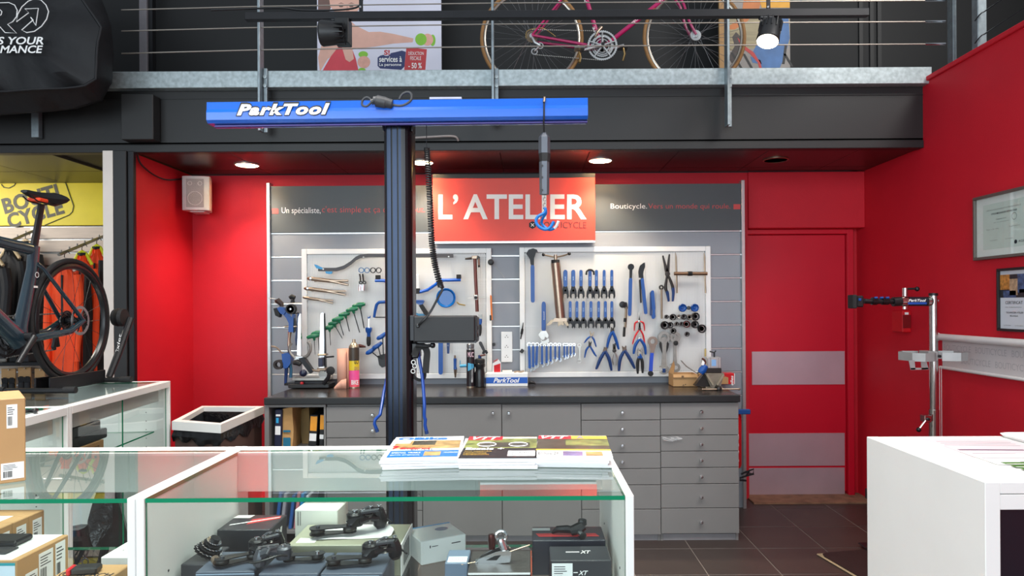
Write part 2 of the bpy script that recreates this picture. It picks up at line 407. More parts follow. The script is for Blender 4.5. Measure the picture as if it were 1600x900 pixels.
MB().quad(P(1146,327,Yt),P(1157,327,Yt),P(1157,319,Yt),P(1146,319,Yt),TR).build('red_dash',br,smooth=0)
SGN=mat('sign_red_orange',(226,66,48),.45,var=.02)
YG=5.0
sg=T('workshop_sign',P(803,378,YG),'large red sign with big white capital letters above the tool boards','sign')
MB().rbox(676,930,278,376.5,YG,.03,SGN,.002).build('sign_panel',sg)
MB().rbox(676,930,271.5,278,YG+.004,.03,CHAR,.001).build('top_rail',sg)
MB().rbox(676,930,376.5,380,YG-.004,.04,ALU,.001).build('bottom_rail',sg)
mb=MB(); mb.ptext('L’',685,716,303.5,342.5,YG-.002,INKW,bold=.02); mb.ptext('ATELIER',724,916.5,303.5,342.5,YG-.002,INKW,bold=.02); mb.build('white_lettering',sg,smooth=0)
TDK=mat('sign_text_dark_red',(96,40,38),.5,var=0)
mb=MB(); mb.ptext("BOUTICYCLE",843,916,346.5,356.5,YG-.002,TDK,bold=-.004); mb.build('dark_lettering',sg,smooth=0)
mb=MB(); c=P(832,351.5,YG-.003); r=6*YG/F; mb.prism([(c.x+r*math.cos(a*math.pi/3+.5236),c.z+r*math.sin(a*math.pi/3+.5236)) for a in range(6)],YG-.003,YG,INK)
for q in (1,-1): mb.tube([c+Vector((-r*.4*q,-.001,-r*.4)),c+Vector((r*.4*q,-.001,r*.4))],.003,INKW,4)
mb.build('tools_badge',sg,smooth=0)
# ================================================================ WORKBENCH
YW=4.34; ZW=.935; YC=4.362
xl=P(412,625,YW).x; xr=P(1157,625,YW).x
WT=mat('worktop_dark_laminate',(46,40,37),.24,var=.45,scale=4,bump=.03,stretch=(1,5,1))
mb=MB().box(xl,xr,YW,5.07,ZW-.045,ZW,mat('worktop_edge_black',(26,26,28),.4),.004)
mb.box(xl+.004,xr-.004,YW+.004,5.068,ZW-.001,ZW+.0008,WT)
S(mb,'worktop','long black workbench top running under both tool boards','worktop',smooth=0)
YN=5.05
def knob(par,px,py,Yk):
    c=P(px,py,Yk); MB().lathe([(.006,0),(.005,-.010),(.011,-.016),(.0125,-.022),(.009,-.028),(.0001,-.029)],c,CHR,14,'Y').build('knob',par)
def cabinet(px0,px1,label,rows=None,doors=None,group='grey drawer units of the workbench',bot=835):
    xa=P(px0,740,YC).x; xb=P(px1,740,YC).x; zt=ZW-.0455; zf=P((px0+px1)/2,bot,YC).z; pl=0.0
    t=T('workbench_cabinet',((xa+xb)/2,(YC+YN)/2,0),label,'cabinet',group)
    b=MB(); b.box(xa+.001,xa+.018,YC+.02,YN,.0,zt,GREYF); b.box(xb-.018,xb-.001,YC+.02,YN,.0,zt,GREYF); b.box(xa+.018,xb-.018,YN-.02,YN,.05,zt,GREYF)
    b.box(xa+.018,xb-.018,YC+.02,YN-.02,zt-.02,zt,GREYF); b.box(xa+.018,xb-.018,YC+.02,YN-.02,.06,.078,GREYF); b.build('carcass',t,smooth=0)
    MB().box(xa+.001,xb-.001,YC+.025,YC+.04,0,zf-.004,mat('plinth_grey',(140,138,140),.5)).build('plinth',t,smooth=0)
    return t,xa,xb
def drawers(px0,px1,label,ys,kx):
    t,xa,xb=cabinet(px0,px1,label)
    for a,b in zip(ys[:-1],ys[1:]):
        za=P((px0+px1)/2,a,YC).z-.002; zb=P((px0+px1)/2,b,YC).z+.002
        d=MB().box(xa+.002,xb-.002,YC,YC+.019,zb,za,GREYF,.0015).build('drawer_front',t,smooth=0)
        knob(d,kx,(a+b)/2+1,YC)
    return t
t5=drawers(1032.5,1155,'grey seven-drawer unit at the right end of the workbench',[629,655,680,705,730.5,756,794,834],1095)
t4=drawers(908.5,1032.5,'grey seven-drawer unit second from the right end of the workbench',[630,656.5,682,707.5,732.5,758,796,836],972)
t2=drawers(510,660,'grey drawer unit behind the dark lift column',[635,659,684,709,734,759,798,838],583)
# two door unit
t3,xa,xb=cabinet(660,908.5,'grey two-door cupboard between the drawer units of the workbench')
for a,b,kx in ((660,784.5,770),(784.5,908.5,795)):
    za=P((a+b)/2,632,YC).z; zb=P((a+b)/2,837,YC).z
    d=MB().box(P(a,740,YC).x+.002,P(b,740,YC).x-.002,YC,YC+.019,zb,za,GREYF,.0015).build('door',t3,smooth=0); knob(d,kx,645,YC)
# open shelf unit
xa=P(421,740,YC).x; xb=P(509.5,740,YC).x; zt=ZW-.0455
t1=T('open_shelf_unit',((xa+xb)/2,4.7,0),'open grey shelf unit with bags and boxes at the left end of the workbench','shelf')
MB().box(xa-.03,xa-.001,YC,YN,0,zt,GREYF,.001).build('side_panel',t1,smooth=0); MB().box(xb-.012,xb,YC,YN,0,zt,GREYF).build('side_panel',t1,smooth=0)
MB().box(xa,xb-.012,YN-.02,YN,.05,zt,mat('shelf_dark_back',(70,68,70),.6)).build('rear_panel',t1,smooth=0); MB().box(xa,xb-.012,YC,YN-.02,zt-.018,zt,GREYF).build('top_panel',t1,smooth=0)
SHZ=.60
MB().box(xa,xb-.012,YC+.01,YN-.02,SHZ-.02,SHZ,GREYF,.001).build('shelf_board',t1,smooth=0); MB().box(xa,xb-.012,YC+.01,YN-.02,.06,.08,GREYF,.001).build('shelf_board',t1,smooth=0)
# things on the shelf
NAVY=mat('navy_packaging',(30,34,60),.4,var=.1); TEAL=mat('teal_print',(30,110,140),.5); KRAFT=mat('kraft_paper',(190,146,92),.75,var=.14,scale=10,bump=.3,bscale=30); OLB=mat('olive_kraft',(140,112,68),.75,var=.15,scale=10)
def shelfbox(pa,pb,pt,m,Y,d,lean=0):
    x=P(pa,660,Y).x; x2=P(pb,660,Y).x; z=P((pa+pb)/2,pt,Y).z
    return x,x2,z
def pack(name,label,cat,pa,pb,ptop,Y,d,m,prints,lean=0.0,grp=None,z0=None):
    z0=SHZ+.001 if z0 is None else z0
    x=P(pa,660,Y).x; x2=P(pb,660,Y).x; z=P((pa+pb)/2,ptop,Y).z
    A=Matrix.Translation(((x+x2)/2,Y,z0))@Matrix.Rotation(lean,4,'Y')@Matrix.Translation((-(x+x2)/2,-Y,-z0))
    mb=MB(A); mb.box(x,x2,Y,Y+d,z0,z,m,.004); o=S(mb,name,label,cat,grp)
    for (f0,f1,g0,g1,pm) in prints:
        p=MB(A); p.box(x+(x2-x)*f0,x+(x2-x)*f1,Y-.0012,Y+.0005,z0+(z-z0)*g0,z0+(z-z0)*g1,pm); p.build('printed_label',o,smooth=0)
    return o
pack('packaged_set','dark navy boxed set with a light blue dot at the left of the open shelf','box',428,439,640,4.385,.18,NAVY,[(.1,.85,.36,.58,PAPER),(.2,.55,.66,.79,mat('cyan_dot',(40,160,210),.5,var=0)),(.15,.8,.83,.88,PAPER)],.03)
# kraft bag, open topped and folded
def kraft_bag(name,label,pa,pb,ptop,Y,d,m,prints):
    x=P(pa,660,Y).x; x2=P(pb,660,Y).x; z=P((pa+pb)/2,ptop,Y).z; z0=SHZ+.001
    mb=MB(); n=7; vs=[];fs=[]
    for k in range(n+1):
        f=k/n; zz=z0+(z-z0)*f; e=.015*f+.004*math.sin(5*f)
        lo=[(x-e,Y+.01*f),(x2+e*.6,Y+.012*math.sin(4*f)),((x2+.012*f),Y+d*.5),(x2+e*.5,Y+d),(x-e,Y+d)]
        vs+=[(a,b,zz+(.02 if k==n and q in (1,3) else 0)) for q,(a,b) in enumerate(lo)]
    for k in range(n):
        for q in range(5): fs.append((k*5+q,k*5+(q+1)%5,(k+1)*5+(q+1)%5,(k+1)*5+q))
    fs.append((4,3,2,1,0)); mb.add(vs,fs,m)
    o=S(mb,name,label,'bag',smooth=25)
    for (f0,f1,g0,g1,pm) in prints:
        MB().box(x+(x2-x)*f0,x+(x2-x)*f1,Y-.003,Y+.001,z0+(z-z0)*g0,z0+(z-z0)*g1,pm).build('printed_label',o,smooth=0)
    return o
kraft_bag('paper_bag','tall brown paper bag with a teal label standing in the open shelf',441,456,640,4.40,.22,KRAFT,[(.1,.85,.0,.28,TEAL),(.1,.85,.42,.47,TEAL)])
kraft_bag('paper_bag','narrow dull brown paper bag behind the tall one in the open shelf',472,482,640,4.55,.2,OLB,[])
ORL=mat('orange_label',(226,150,40),.5,var=.06)
pack('packaged_part','black pack with an orange label beside the paper bags','box',481,494,648,4.40,.18,BLK,[(.12,.92,.52,.95,ORL),(.1,.92,.22,.44,PAPER)],.06)
pack('packaged_part','black pack with an orange label at the right end of the open shelf','box',498,505,647,4.40,.18,BLK,[(.1,.95,.55,.97,ORL),(.1,.95,.27,.4,PAPER)],.04)
BLUB=mat('blue_binder',(32,90,160),.5)
for k,(pa,m) in enumerate(((424,BLUB),(432,mat('grey_binder',(150,150,160),.5)),(445,BLUB),(453,mat('pink_binder',(190,120,130),.5)),(459,mat('blue_binder_bright',(20,130,190),.5)),(467,mat('white_binder',(210,215,220),.5)))):
    pack('catalogue',('%s catalogue leaning on the lower board of the open shelf, %s from the left')%(('blue','grey','blue','pink','bright blue','white')[k],ORD[k]),'book',pa+4,pa+9,768+k%3*3,4.40,.22,m,[],  .12,'catalogues on the lower shelf board',.081)
# ================================================================ TRASH BIN
q=[Vector((-2.08,3.98)),Vector((-1.74,3.86)),Vector((-1.77,4.57)),Vector((-2.20,4.60))]
tb=T('waste_bin',(-1.95,4.25,0),'large brown waste bin with a white top frame and black liner','bin')
def offs(q,d):
    c=sum(q,Vector((0,0)))/4; return [c+(p-c)*(1-d/((p-c).length)) for p in q]
qi=offs(q,.062); mb=MB(); ZB=.85
for k in range(4):
    a,b=q[k],q[(k+1)%4]; c,d=qi[(k+1)%4],qi[k]
    vs=[(*p,z) for z in (ZB-.05,ZB) for p in (a,b,c,d)]
    mb.add(vs,[(4,5,6,7),(3,2,1,0),(0,1,5,4),(2,3,7,6),(1,2,6,5),(3,0,4,7)],WHT)
mb.build('top_frame',tb,smooth=0)
qb=offs(q,.02); mb=MB(); vs=[(*p,z) for z in (0.0,ZB-.052) for p in qb]
mb.add(vs,[(3,2,1,0),(0,1,5,4),(1,2,6,5),(2,3,7,6),(3,0,4,7)],mat('brown_bin_body',(92,70,62),.55)); mb.build('body',tb,smooth=0)
LIN=mat('black_liner_film',(16,16,18),.22,bump=.9,bscale=18); mb=MB(); vs=[];fs=[];n=40
ce_=sum(qi,Vector((0,0)))/4
for lay,(s_,z) in enumerate(((1.03,ZB-.002),(1.0,ZB-.03),(.93,ZB-.14),(.4,ZB-.2))):
    for k in range(n):
        f=k/n*4; e=int(f); p=qi[e].lerp(qi[(e+1)%4],f-e); p=ce_+(p-ce_)*(s_+.015*math.sin(k*.9+lay)*(lay>1)); vs.append((*p,z+.006*math.sin(k*1.7)*(lay>1)))
for lay in range(3):
    for k in range(n): fs.append((lay*n+k,lay*n+(k+1)%n,(lay+1)*n+(k+1)%n,(lay+1)*n+k))
fs.append(tuple(range(3*n,4*n))); mb.add(vs,fs,LIN); 
mb.build('liner',tb)
mb=MB(); vs=[];fs=[]
for lay,(off,z) in enumerate(((.0,ZB-.053),(-.015,ZB-.085),(-.005,ZB-.12))):
    qq=offs(q,off+.012)
    for k in range(n):
        f=k/n*4; e=int(f); p=qq[e].lerp(qq[(e+1)%4],f-e); vs.append((*p,z+(.02*math.sin(k*1.9)+.012*math.sin(k*.7) if lay==2 else 0)))
for lay in range(2):
    for k in range(n): fs.append((lay*n+k,lay*n+(k+1)%n,(lay+1)*n+(k+1)%n,(lay+1)*n+k))
mb.add(vs,fs,LIN); mb.build('liner_overhang',tb)
# ================================================================ SPEAKER AND CABLE
Yp=5.08; sp=T('wall_speaker',P(308,330,Yp),'white wall speaker high in the red corner','speaker')
SPW=mat('speaker_white',(214,208,204),.5); Msp=RZ(P(308,303,Yp),8); mb=MB(Msp); w_,h_=.098,.125
prof=[(-w_,.0),(-w_*.96,-.03),(-w_*.6,-.045),(w_*.6,-.045),(w_*.96,-.03),(w_,.0),(w_*.7,.12),(-w_*.7,.12)]
vs=[(x,y,z) for z in (-h_,h_) for x,y in prof]; n=8
mb.add(vs,[tuple(range(n-1,-1,-1)),tuple(range(n,2*n))]+[(i,(i+1)%n,n+(i+1)%n,n+i) for i in range(n)],SPW); mb.build('body',sp)
mb=MB(Msp); mb.box(-.062,.062,-.049,-.044,-.105,.105,mat('speaker_grille',(176,168,164),.7,bump=.5,bscale=300),.003); mb.build('grille',sp)
mb=MB(Msp)
mb.torus((0,-.05,-.04),.05,.002,SPW,n=24,k=6); mb.build('woofer_ring',sp)
for x in (-.035,.035): MB(Msp).torus((x,-.05,.07),.014,.002,SPW,n=16,k=6).build('tweeter_ring',sp)
MB(Msp).box(-.05,.05,.0,.13,-.135,-.126,SPW,.002).build('bracket',sp)
MB(Msp).box(-.03,.03,.12,.20,-.05,.05,SPW).build('wall_mount',sp)
def cable(pts,r,m,name,label,cat='cable',n=24):
    pp=[Vector(p) for p in pts]; out=[]
    for i in range(len(pp)-1):
        p0=pp[max(i-1,0)];p1=pp[i];p2=pp[i+1];p3=pp[min(i+2,len(pp)-1)]
        for k in range(8):
            t=k/8; out.append(.5*((2*p1)+(p2-p0)*t+(2*p0-5*p1+4*p2-p3)*t*t+(-p0+3*p1-3*p2+p3)*t**3))
    out.append(pp[-1]); mb=MB().tube(out,r,m,6)
    return S(mb,name,label,cat) if label else mb
def spl(pts,k=8):
    pp=[Vector(p) for p in pts]; out=[]
    for i in range(len(pp)-1):
        p0=pp[max(i-1,0)];p1=pp[i];p2=pp[i+1];p3=pp[min(i+2,len(pp)-1)]
        for q in range(k):
            t=q/k; out.append(.5*((2*p1)+(p2-p0)*t+(2*p0-5*p1+4*p2-p3)*t*t+(-p0+3*p1-3*p2+p3)*t**3))
    out.append(pp[-1]); return out
cable([(-2.57,4.5,2.53),*[P(px,py,F*2.58/(VX-px)) for px,py in ((220,256),(240,273),(262,281),(288,279))]],.006,BLK,'speaker_cable','black cable drooping from the soffit to the white wall speaker')
# ================================================================ TOOL BOARDS
YT=4.985   # plane of the hung tools
def board(px0,px1,py0,py1,label,out=9):
    Y=5.03; x0=P(px0,488,Y).x; x1=P(px1,488,Y).x; z1=P((px0+px1)/2,py0,Y).z; z0=P((px0+px1)/2,py1,Y).z; w=out*Y/F
    t=T('tool_board',((x0+x1)/2,Y,z0),label,'tool board','white tool boards above the workbench')
    MB().box(x0,x0+w,Y,Y+.03,z0,z1,WHTM,.003).build('frame_bar',t); MB().box(x1-w,x1,Y,Y+.03,z0,z1,WHTM,.003).build('frame_bar',t)
    MB().box(x0+w,x1-w,Y+.001,Y+.03,z1-w,z1,WHTM,.003).build('frame_bar',t); MB().box(x0+w,x1-w,Y+.001,Y+.03,z0,z0+w,WHTM,.003).build('frame_bar',t)
    mb=MB(); p=.0125; h=.0040; WIRE=mat('white_mesh_wire',(224,224,222),.5,var=0)
    n=int((x1-x0-2*w)/p)
    for i in range(1,n+1): x=x0+w+(x1-x0-2*w)*i/(n+1); mb.box(x-h,x+h,Y+.008,Y+.0105,z0+w,z1-w,WIRE)
    n=int((z1-z0-2*w)/p)
    for i in range(1,n+1): z=z0+w+(z1-z0-2*w)*i/(n+1); mb.box(x0+w,x1-w,Y+.0105,Y+.013,z-h,z+h,WIRE)
    m=mb.build('wire_mesh',t,smooth=0); m['kind']='stuff'
    return t
board(471.5,768,388.5,592,'white framed wire tool board behind the lift column',8)
board(812,1111,385.5,589,'white framed wire tool board on the right, hung with cone wrenches',8)
K=YT/F
def pin(mb,px,py,Y=YT,m=None): # short peg into the mesh
    mb.cyl(P(px,py,Y+.004),P(px,py,Y)+Vector((0,.05,0)),.003,m or STEEL,6); return mb
def capsule(px0,py0,px1,py1,w0,w1,n=5):  # outline of a tapered bar with round ends (px)
    a=Vector((px0,py0));b=Vector((px1,py1));d=(b-a).normalized();o=Vector((-d.y,d.x));pts=[]
    for i in range(n+1):
        t=math.pi*i/n; pts.append(b+o*math.cos(t)*w1/2*1+d*math.sin(t)*w1/2)
    for i in range(n+1):
        t=math.pi*i/n; pts.append(a-o*math.cos(t)*w0/2-d*math.sin(t)*w0/2)
    return [(p.x,p.y) for p in pts]
def ppath(pts,Y=YT): return [P(a,b,Y) for a,b in pts]
G=T  # short names
def thing(name,label,cat,px,py,group=None,Y=YT): return T(name,P(px,py,Y),label,cat,group)
HK='hand tools hung on the boards'
# ---- cone wrenches
FK=mat('black_wrench_steel',(40,40,42),.4,.6,var=.15,scale=30)
def cone_wrench(x,y0,y1,w,ysp,label,group,hook=False,lean=0):
    t=thing('cone_wrench',label,'wrench',x,y1,group)
    MB().poly(capsule(x,y0+w/2,x+lean,ysp+2,w,w),YT-.006,.011,BLUE).build('handle',t)
    a=w*.42
    o=[(x-a,ysp),(x-a*1.1,ysp+5),(x-5.2,y1-11),(x-5.6,y1-4),(x-3.6,y1),(x-2.4,y1-2),(x-2.6,y1-6),(x-1.5,y1-8),(x+1.5,y1-8),(x+2.6,y1-6),(x+2.4,y1-2),(x+3.6,y1),(x+5.6,y1-4),(x+5.2,y1-11),(x+a*1.1,ysp+5),(x+a,ysp)]
    MB().poly([(p+lean,q) for p,q in o],YT-.002,.005,FK).build('head',t,smooth=20)
    c=P(x+lean,y1-13,YT-.0025); MB().lathe([(.0001,0),(.008,0)],c,mat('hole_grey',(120,120,122),.6,var=0),12,'Y').build('hole',t,smooth=0)
    mb=MB(); mb.ptext('tool',x-.9,x+.9,y0+8,ysp-5,YT-.007,mat('pale_blue_print',(170,200,235),.5,var=0)); mb.build('print',t,smooth=0)
    pin(MB(),x,y0+2.2).build('peg',t)
    if hook: MB().tube(ppath([(x-6,y0+8),(x-5.5,y0+3),(x-2,y0),(x+2,y0),(x+5.5,y0+3),(x+6,y0+8)],YT-.008),.007,RUB,6).build('rubber_hook',t)
for i,x in enumerate((883.4,895.8,907.8,922,932,944,956)):
    cone_wrench(x,421.5,467,(6.5,6.2,5,5.2,4.6,4.6,4.4)[i],443,'blue handled cone wrench, %s from left in the upper row%s'%(ORD[i],', black hook above' if i==3 else ''),'cone wrenches in the upper row',i==3)
for i,x in enumerate((891,901.5,911.7,923.4,935.5,946,956)):
    cone_wrench(x,470.3,513.5,(4.6,4.6,4.6,4.6,4.4,4.4,4.2)[i],492,'black cone wrench with blue handle, %s from the left in the lower row'%ORD[i],'cone wrenches in the lower row')
# ---- combination wrenches
WB=(580,578,574.6,573,571,568.5,564.5,565.5,561.5,560,558,556.3)
for i,x in enumerate((826.7,833,839.3,847,854,860.5,867.5,874,881.8,886,891.5,896.8)):
    w=4.2-1.9*i/11; yb=WB[i]; s_=w/4.2
    t=thing('combination_wrench','blue combination wrench with chrome ends, %s from the left in the bottom row'%ORD[i],'wrench',x,yb,'blue combination wrenches along the bottom')
    lean=(1,0,-1.4,0,0,0,0,0,0,0,0,0)[i]
    MB().poly(capsule(x,541+s_,x+lean,yb-6*s_,w*.92,w),YT-.004,.008,BLUE).build('shank',t)
    c=P(x,538.5,YT-.003); MB().ring(c,.0135*s_+.004,.007*s_+.002,.007,CHR,14).build('ring_end',t)
    X=x+lean; r=4.4*s_+.6; o=[]
    for k in range(11):
        a=math.radians(-60-240*k/10+180-30); o.append((X+r*math.cos(a),yb-r*.8-r*math.sin(a)*-1))
    for k in range(9):
        a=math.radians(-60-240*(8-k)/8+180-30); o.append((X+r*.45*math.cos(a),yb-r*.8+r*.45*math.sin(a)))
    MB().poly(o,YT-.003,.007,CHR).build('open_end',t); pin(MB(),x,538.5).build('peg',t)
def open_wrench(name,label,x,y0,y1,w,m,r0,r1,knob=None):
    t=thing(name,label,'wrench',x,y1,HK)
    MB().poly([(x-w/2,y0),(x+w/2,y0),(x+w*.4,(y0+y1)/2),(x+w*.55,y1-r1),(x-w*.55,y1-r1),(x-w*.4,(y0+y1)/2)],YT-.003,.007,m).build('shank',t)
    MB().ring(P(x,y0,YT-.004),r0*K,r0*K*.5,.009,m,22).build('ring_end',t)
    o=[]
    for k in range(13):
        a=math.radians(55-290*k/12); o.append((x+r1*math.cos(a),y1-r1*.3-r1*math.sin(a)*1.15))
    for k in range(13):
        a=math.radians(55-290*(12-k)/12); o.append((x+r1*.42*math.cos(a),y1-r1*.1-r1*.5*math.sin(a)))
    o=[(x+(p-x),2*(y1-r1*.2)-q) for p,q in o]
    o=[(x-(q-(y1-r1*.2)),y1-r1*.2+(p-x)) for p,q in o]
    MB().poly(o,YT-.004,.009,m).build('open_end',t); pin(MB(),x,y0).build('peg',t); return t
open_wrench('spanner','small grey double ended spanner right of the blue wrenches',905.5,540,565,2.6,STEEL,3.6,3.6)
GS=mat('worn_grey_steel',(150,146,140),.4,.75,var=.15,scale=30)
t=open_wrench('large_spanner','big grey spanner with black clips beside the brown ring wrench',1038,527,579,7.5,GS,9.5,7.5)
for q in (-1,1): MB().poly([(1038+q*5,533),(1038+q*7.4,537),(1038+q*6.5,543),(1038+q*3,552),(1038+q*4,541)],YT-.008,.016,RUB).build('clip',t)
MB().cyl(P(1037.5,576,YT-.006),P(1037.5,582,YT-.006),.012,BLUED,10).build('blue_end',t)
t=open_wrench('large_spanner','big grey spanner with a black knob, rightmost spanner on the board',1055,527,576,5.5,GS,8.5,8)
MB().lathe([(.016,0),(.018,-.012),(.0001,-.016)],P(1055.5,536,YT-.005),RUB,14,'Y').build('knob',t)
# ---- pliers
JD=mat('plier_jaw_dark',(58,54,52),.4,.7,var=.15,scale=30)
def pliers(label,piv,tips,h1,h2,hw,hm,jm,jw=3.0,gm=None,dz=0.0,name='pliers',gs=.45):
    Y=YT-dz; t=thing(name,label,'pliers',h1[-1][0],h1[-1][1],HK)
    mb=MB()
    for tip in tips:
        a=Vector(piv);b=Vector(tip); mb.poly(capsule(a.x,a.y+1,b.x,b.y,jw*1.5,jw*.55,3),Y-.004,.010,jm)
    mb.lathe([(jw*K*1.05,0),(jw*K*.9,-.005),(.0001,-.006)],P(piv[0],piv[1],Y-.005),jm,14,'Y'); mb.build('jaws',t,smooth=25)
    for k,h in enumerate((h1,h2)):
        pts=spl([P(a,b,Y-.002-.004*k) for a,b in [piv]+h],5); n=len(pts)
        rr=[hw*K/2*(.62+.5*math.sin(math.pi*min(1,i/(n-1)*.9+.1))) for i in range(n)]
        MB().tube(pts,rr,hm,8).build('handle',t)
        if gm: 
            i0=int(n*gs); MB().tube(pts[i0:],[r*1.18 for r in rr[i0:]],gm,8).build('grip',t)
    pin(MB(),piv[0],piv[1],Y).build('peg',t); return t
pliers('small blue handled pliers with pale jaws, upper of the two small pairs',(924,525),[(922,517.5),(928,519)],[(918,529),(913,536)],[(928,531),(931.5,542)],2.6,BLUE,BRSH,2)
pliers('small blue handled pliers with dark jaws, lower of the two small pairs',(921.5,540),[(920.5,533.5),(924,534)],[(916,547),(913.5,559)],[(925,546),(929,553),(932,557)],2.8,BLUE,JD,2.2,dz=.012)
pliers('large blue handled pliers hanging highest under the cone wrenches',(957,517),[(955.5,512),(959,512)],[(952,528),(948,545)],[(962,530),(967,546)],4.6,BLUE,JD,3)
pliers('large long handled pliers with dark blue grips, left of the small grey pliers',(945.5,548),[(944.5,543),(948,543)],[(938,561),(931.5,577)],[(952,562),(955.5,579)],5.0,BLUED,mat('worn_brown_jaw',(98,84,74),.4,.6),3.4,dz=.012)
pliers('small grey locking pliers with bare metal handles between two blue pairs',(960,548),[(958.5,538),(961,537)],[(956.5,560),(958.5,570)],[(964,560),(962.5,571)],2.2,STEEL,JD,3,dz=.006)
pliers('large pliers with dark blue grips, right of the small grey pliers',(976,547),[(972.5,541.5),(978,541)],[(969,561),(967,580)],[(985,562),(992,576)],5.0,BLUED,mat('worn_brown_jaw',(98,84,74),.4,.6),3.4,dz=.012)
pliers('red circlip pliers, upper pair with curved handles',(999,502),[(998,488),(1000,488)],[(992.5,505),(991,517)],[(1005.5,505),(1007,517)],2.4,REDP,STEEL,2.2)
pliers('red circlip pliers, lower pair opened wide',(999.5,514),[(999,505),(1000,505)],[(992.5,525),(988,538)],[(1005,524),(1007.5,539)],2.4,REDP,JD,2.4,dz=.012)
pliers('blue snap ring pliers below the red pairs',(999.5,529),[(998.5,523.5),(1001,523.5)],[(992.5,540),(990,553)],[(1007,540),(1009,554)],4.4,BLUE,STEEL,2.6,dz=.02)
pliers('cable cutters with black and blue grips, lowest below the red pliers',(1000,553),[(998,545),(1002,545)],[(996.5,566),(996.5,584)],[(1003.5,566),(1004,583)],3.9,BLUE,GS,4.2,RUB,.03,gs=.3)
pliers('large black crossed pliers with blue collars in the upper right',(1043,428),[(1036,400),(1046,398)],[(1040,448),(1043,459),(1045,471)],[(1049,442),(1052,455),(1051,471)],4.2,JD,JD,4,BLUED,gs=.55)
# ---- pedal wrench, lever tools
def lever(name,label,cat,x0,y0,x1,y1,w,ysp,hm,hd,head,dz=0.0,group=HK):
    t=thing(name,label,cat,x1,y1,group); f=(ysp-y0)/(y1-y0); xs=x0+(x1-x0)*f
    MB().poly(capsule(xs,ysp,x1,y1-w/2,w,w),YT-.006-dz,.012,hm).build('handle',t)
    m=MB().poly(capsule(x0,y0,xs,ysp,w*.9,w*.75),YT-.003-dz,.006,hd); m.build('shank',t)
    if head: MB().poly(head,YT-.007-dz,.012,hd).build('head',t,smooth=20)
    pin(MB(),x0,y0).build('peg',t); return t
lever('pedal_wrench','long blue handled tool with a black hooked head, leftmost on the right board','wrench',832,393,832.5,473,6.2,417,BLUE,FK,[(822,396),(826,390),(833,388),(839,390),(840.5,394.5),(838,393.5),(836.5,397.5),(834.5,404),(833.5,413),(829,413),(828,405)])
t=lever('adjustable_wrench','blue adjustable wrench with a silver head pointing down','wrench',849.5,474,849.5,518,6.6,476,BLUE,BLUE,None)
MB().poly([(845.5,517),(853.5,517),(857.5,524),(855,529),(852,526),(850,531),(846,530.5),(841,523)],YT-.007,.013,STEEL).build('head',t,smooth=20)
MB().poly([(844,530),(848,533),(853,531.5),(857,528),(858.5,534),(853,538.5),(847,537.5)],YT-.006,.01,STEEL).build('lower_jaw',t,smooth=20)
mb=MB(); mb.text('tool',P(850.8,500,YT-.0075),(0,0,1),(-1,0,0),.06,.009,INKW); mb.build('print',t,smooth=0)
t=lever('ratchet_wrench','long blue handled wrench with a round black ratchet head','wrench',986,417,984,494,5.4,437,BLUE,FK,None)
MB().ring(P(986,417,YT-.008),5*K,2.4*K,.014,FK,18).build('ring_head',t)
t=lever('slip_joint_pliers','long blue handled slip joint pliers with a bent black head','pliers',1002,420,1009,491,5.2,437,BLUE,FK,[(997.5,424),(1000,415),(1005,411),(1007.5,410),(1008,417),(1005.5,424),(1004,434),(998.5,434)])
MB().poly(capsule(1000,438,1001.5,472,3,2.6),YT+.004,.008,FK).build('rear_handle',t)
t=lever('brake_tool','short blue tool with a white hooked end','tool',1019.5,456,1021.5,485,5.4,458,BLUE,BLUE,[(1019.5,482),(1023.5,482),(1024,492),(1024.5,495),(1022,498.5),(1019,498),(1018,494),(1019.5,491)])
MB().poly(capsule(1017.5,458,1017,492,4,3),YT+.003,.007,BLUED).build('rear_lever',t)
o=thing('socket_bar','thin brown steel bar with a round top, beside the black crossed pliers','tool',1034,498,HK)
mb=MB(); mb.tube(ppath([(1033.5,452),(1034,498)]),.0075,BRSH,8); mb.build('bar',o); MB().ring(P(1033.5,449,YT-.006),3.8*K,1.6*K,.012,JD,14).build('ring_head',o)
o=thing('torque_wrench','black torque wrench with a round head, right of the lower cone wrenches','wrench',975,526,HK)
MB().lathe([(5.2*K,0),(5.2*K,-.01),(.0001,-.014)],P(972.5,476,YT),FK,18,'Y').build('head',o); MB().poly(capsule(978,474,978.5,481,4,5),YT-.006,.012,RUB).build('pivot',o)
MB().tube(ppath([(978.5,480),(977,512)]),.0085,BRSH,8).build('shaft',o); MB().tube(ppath([(977,497),(976.5,503)]),.011,FK,8).build('collar',o); MB().tube(ppath([(975.8,511),(974.8,526)]),.0095,RUB,8).build('grip',o)
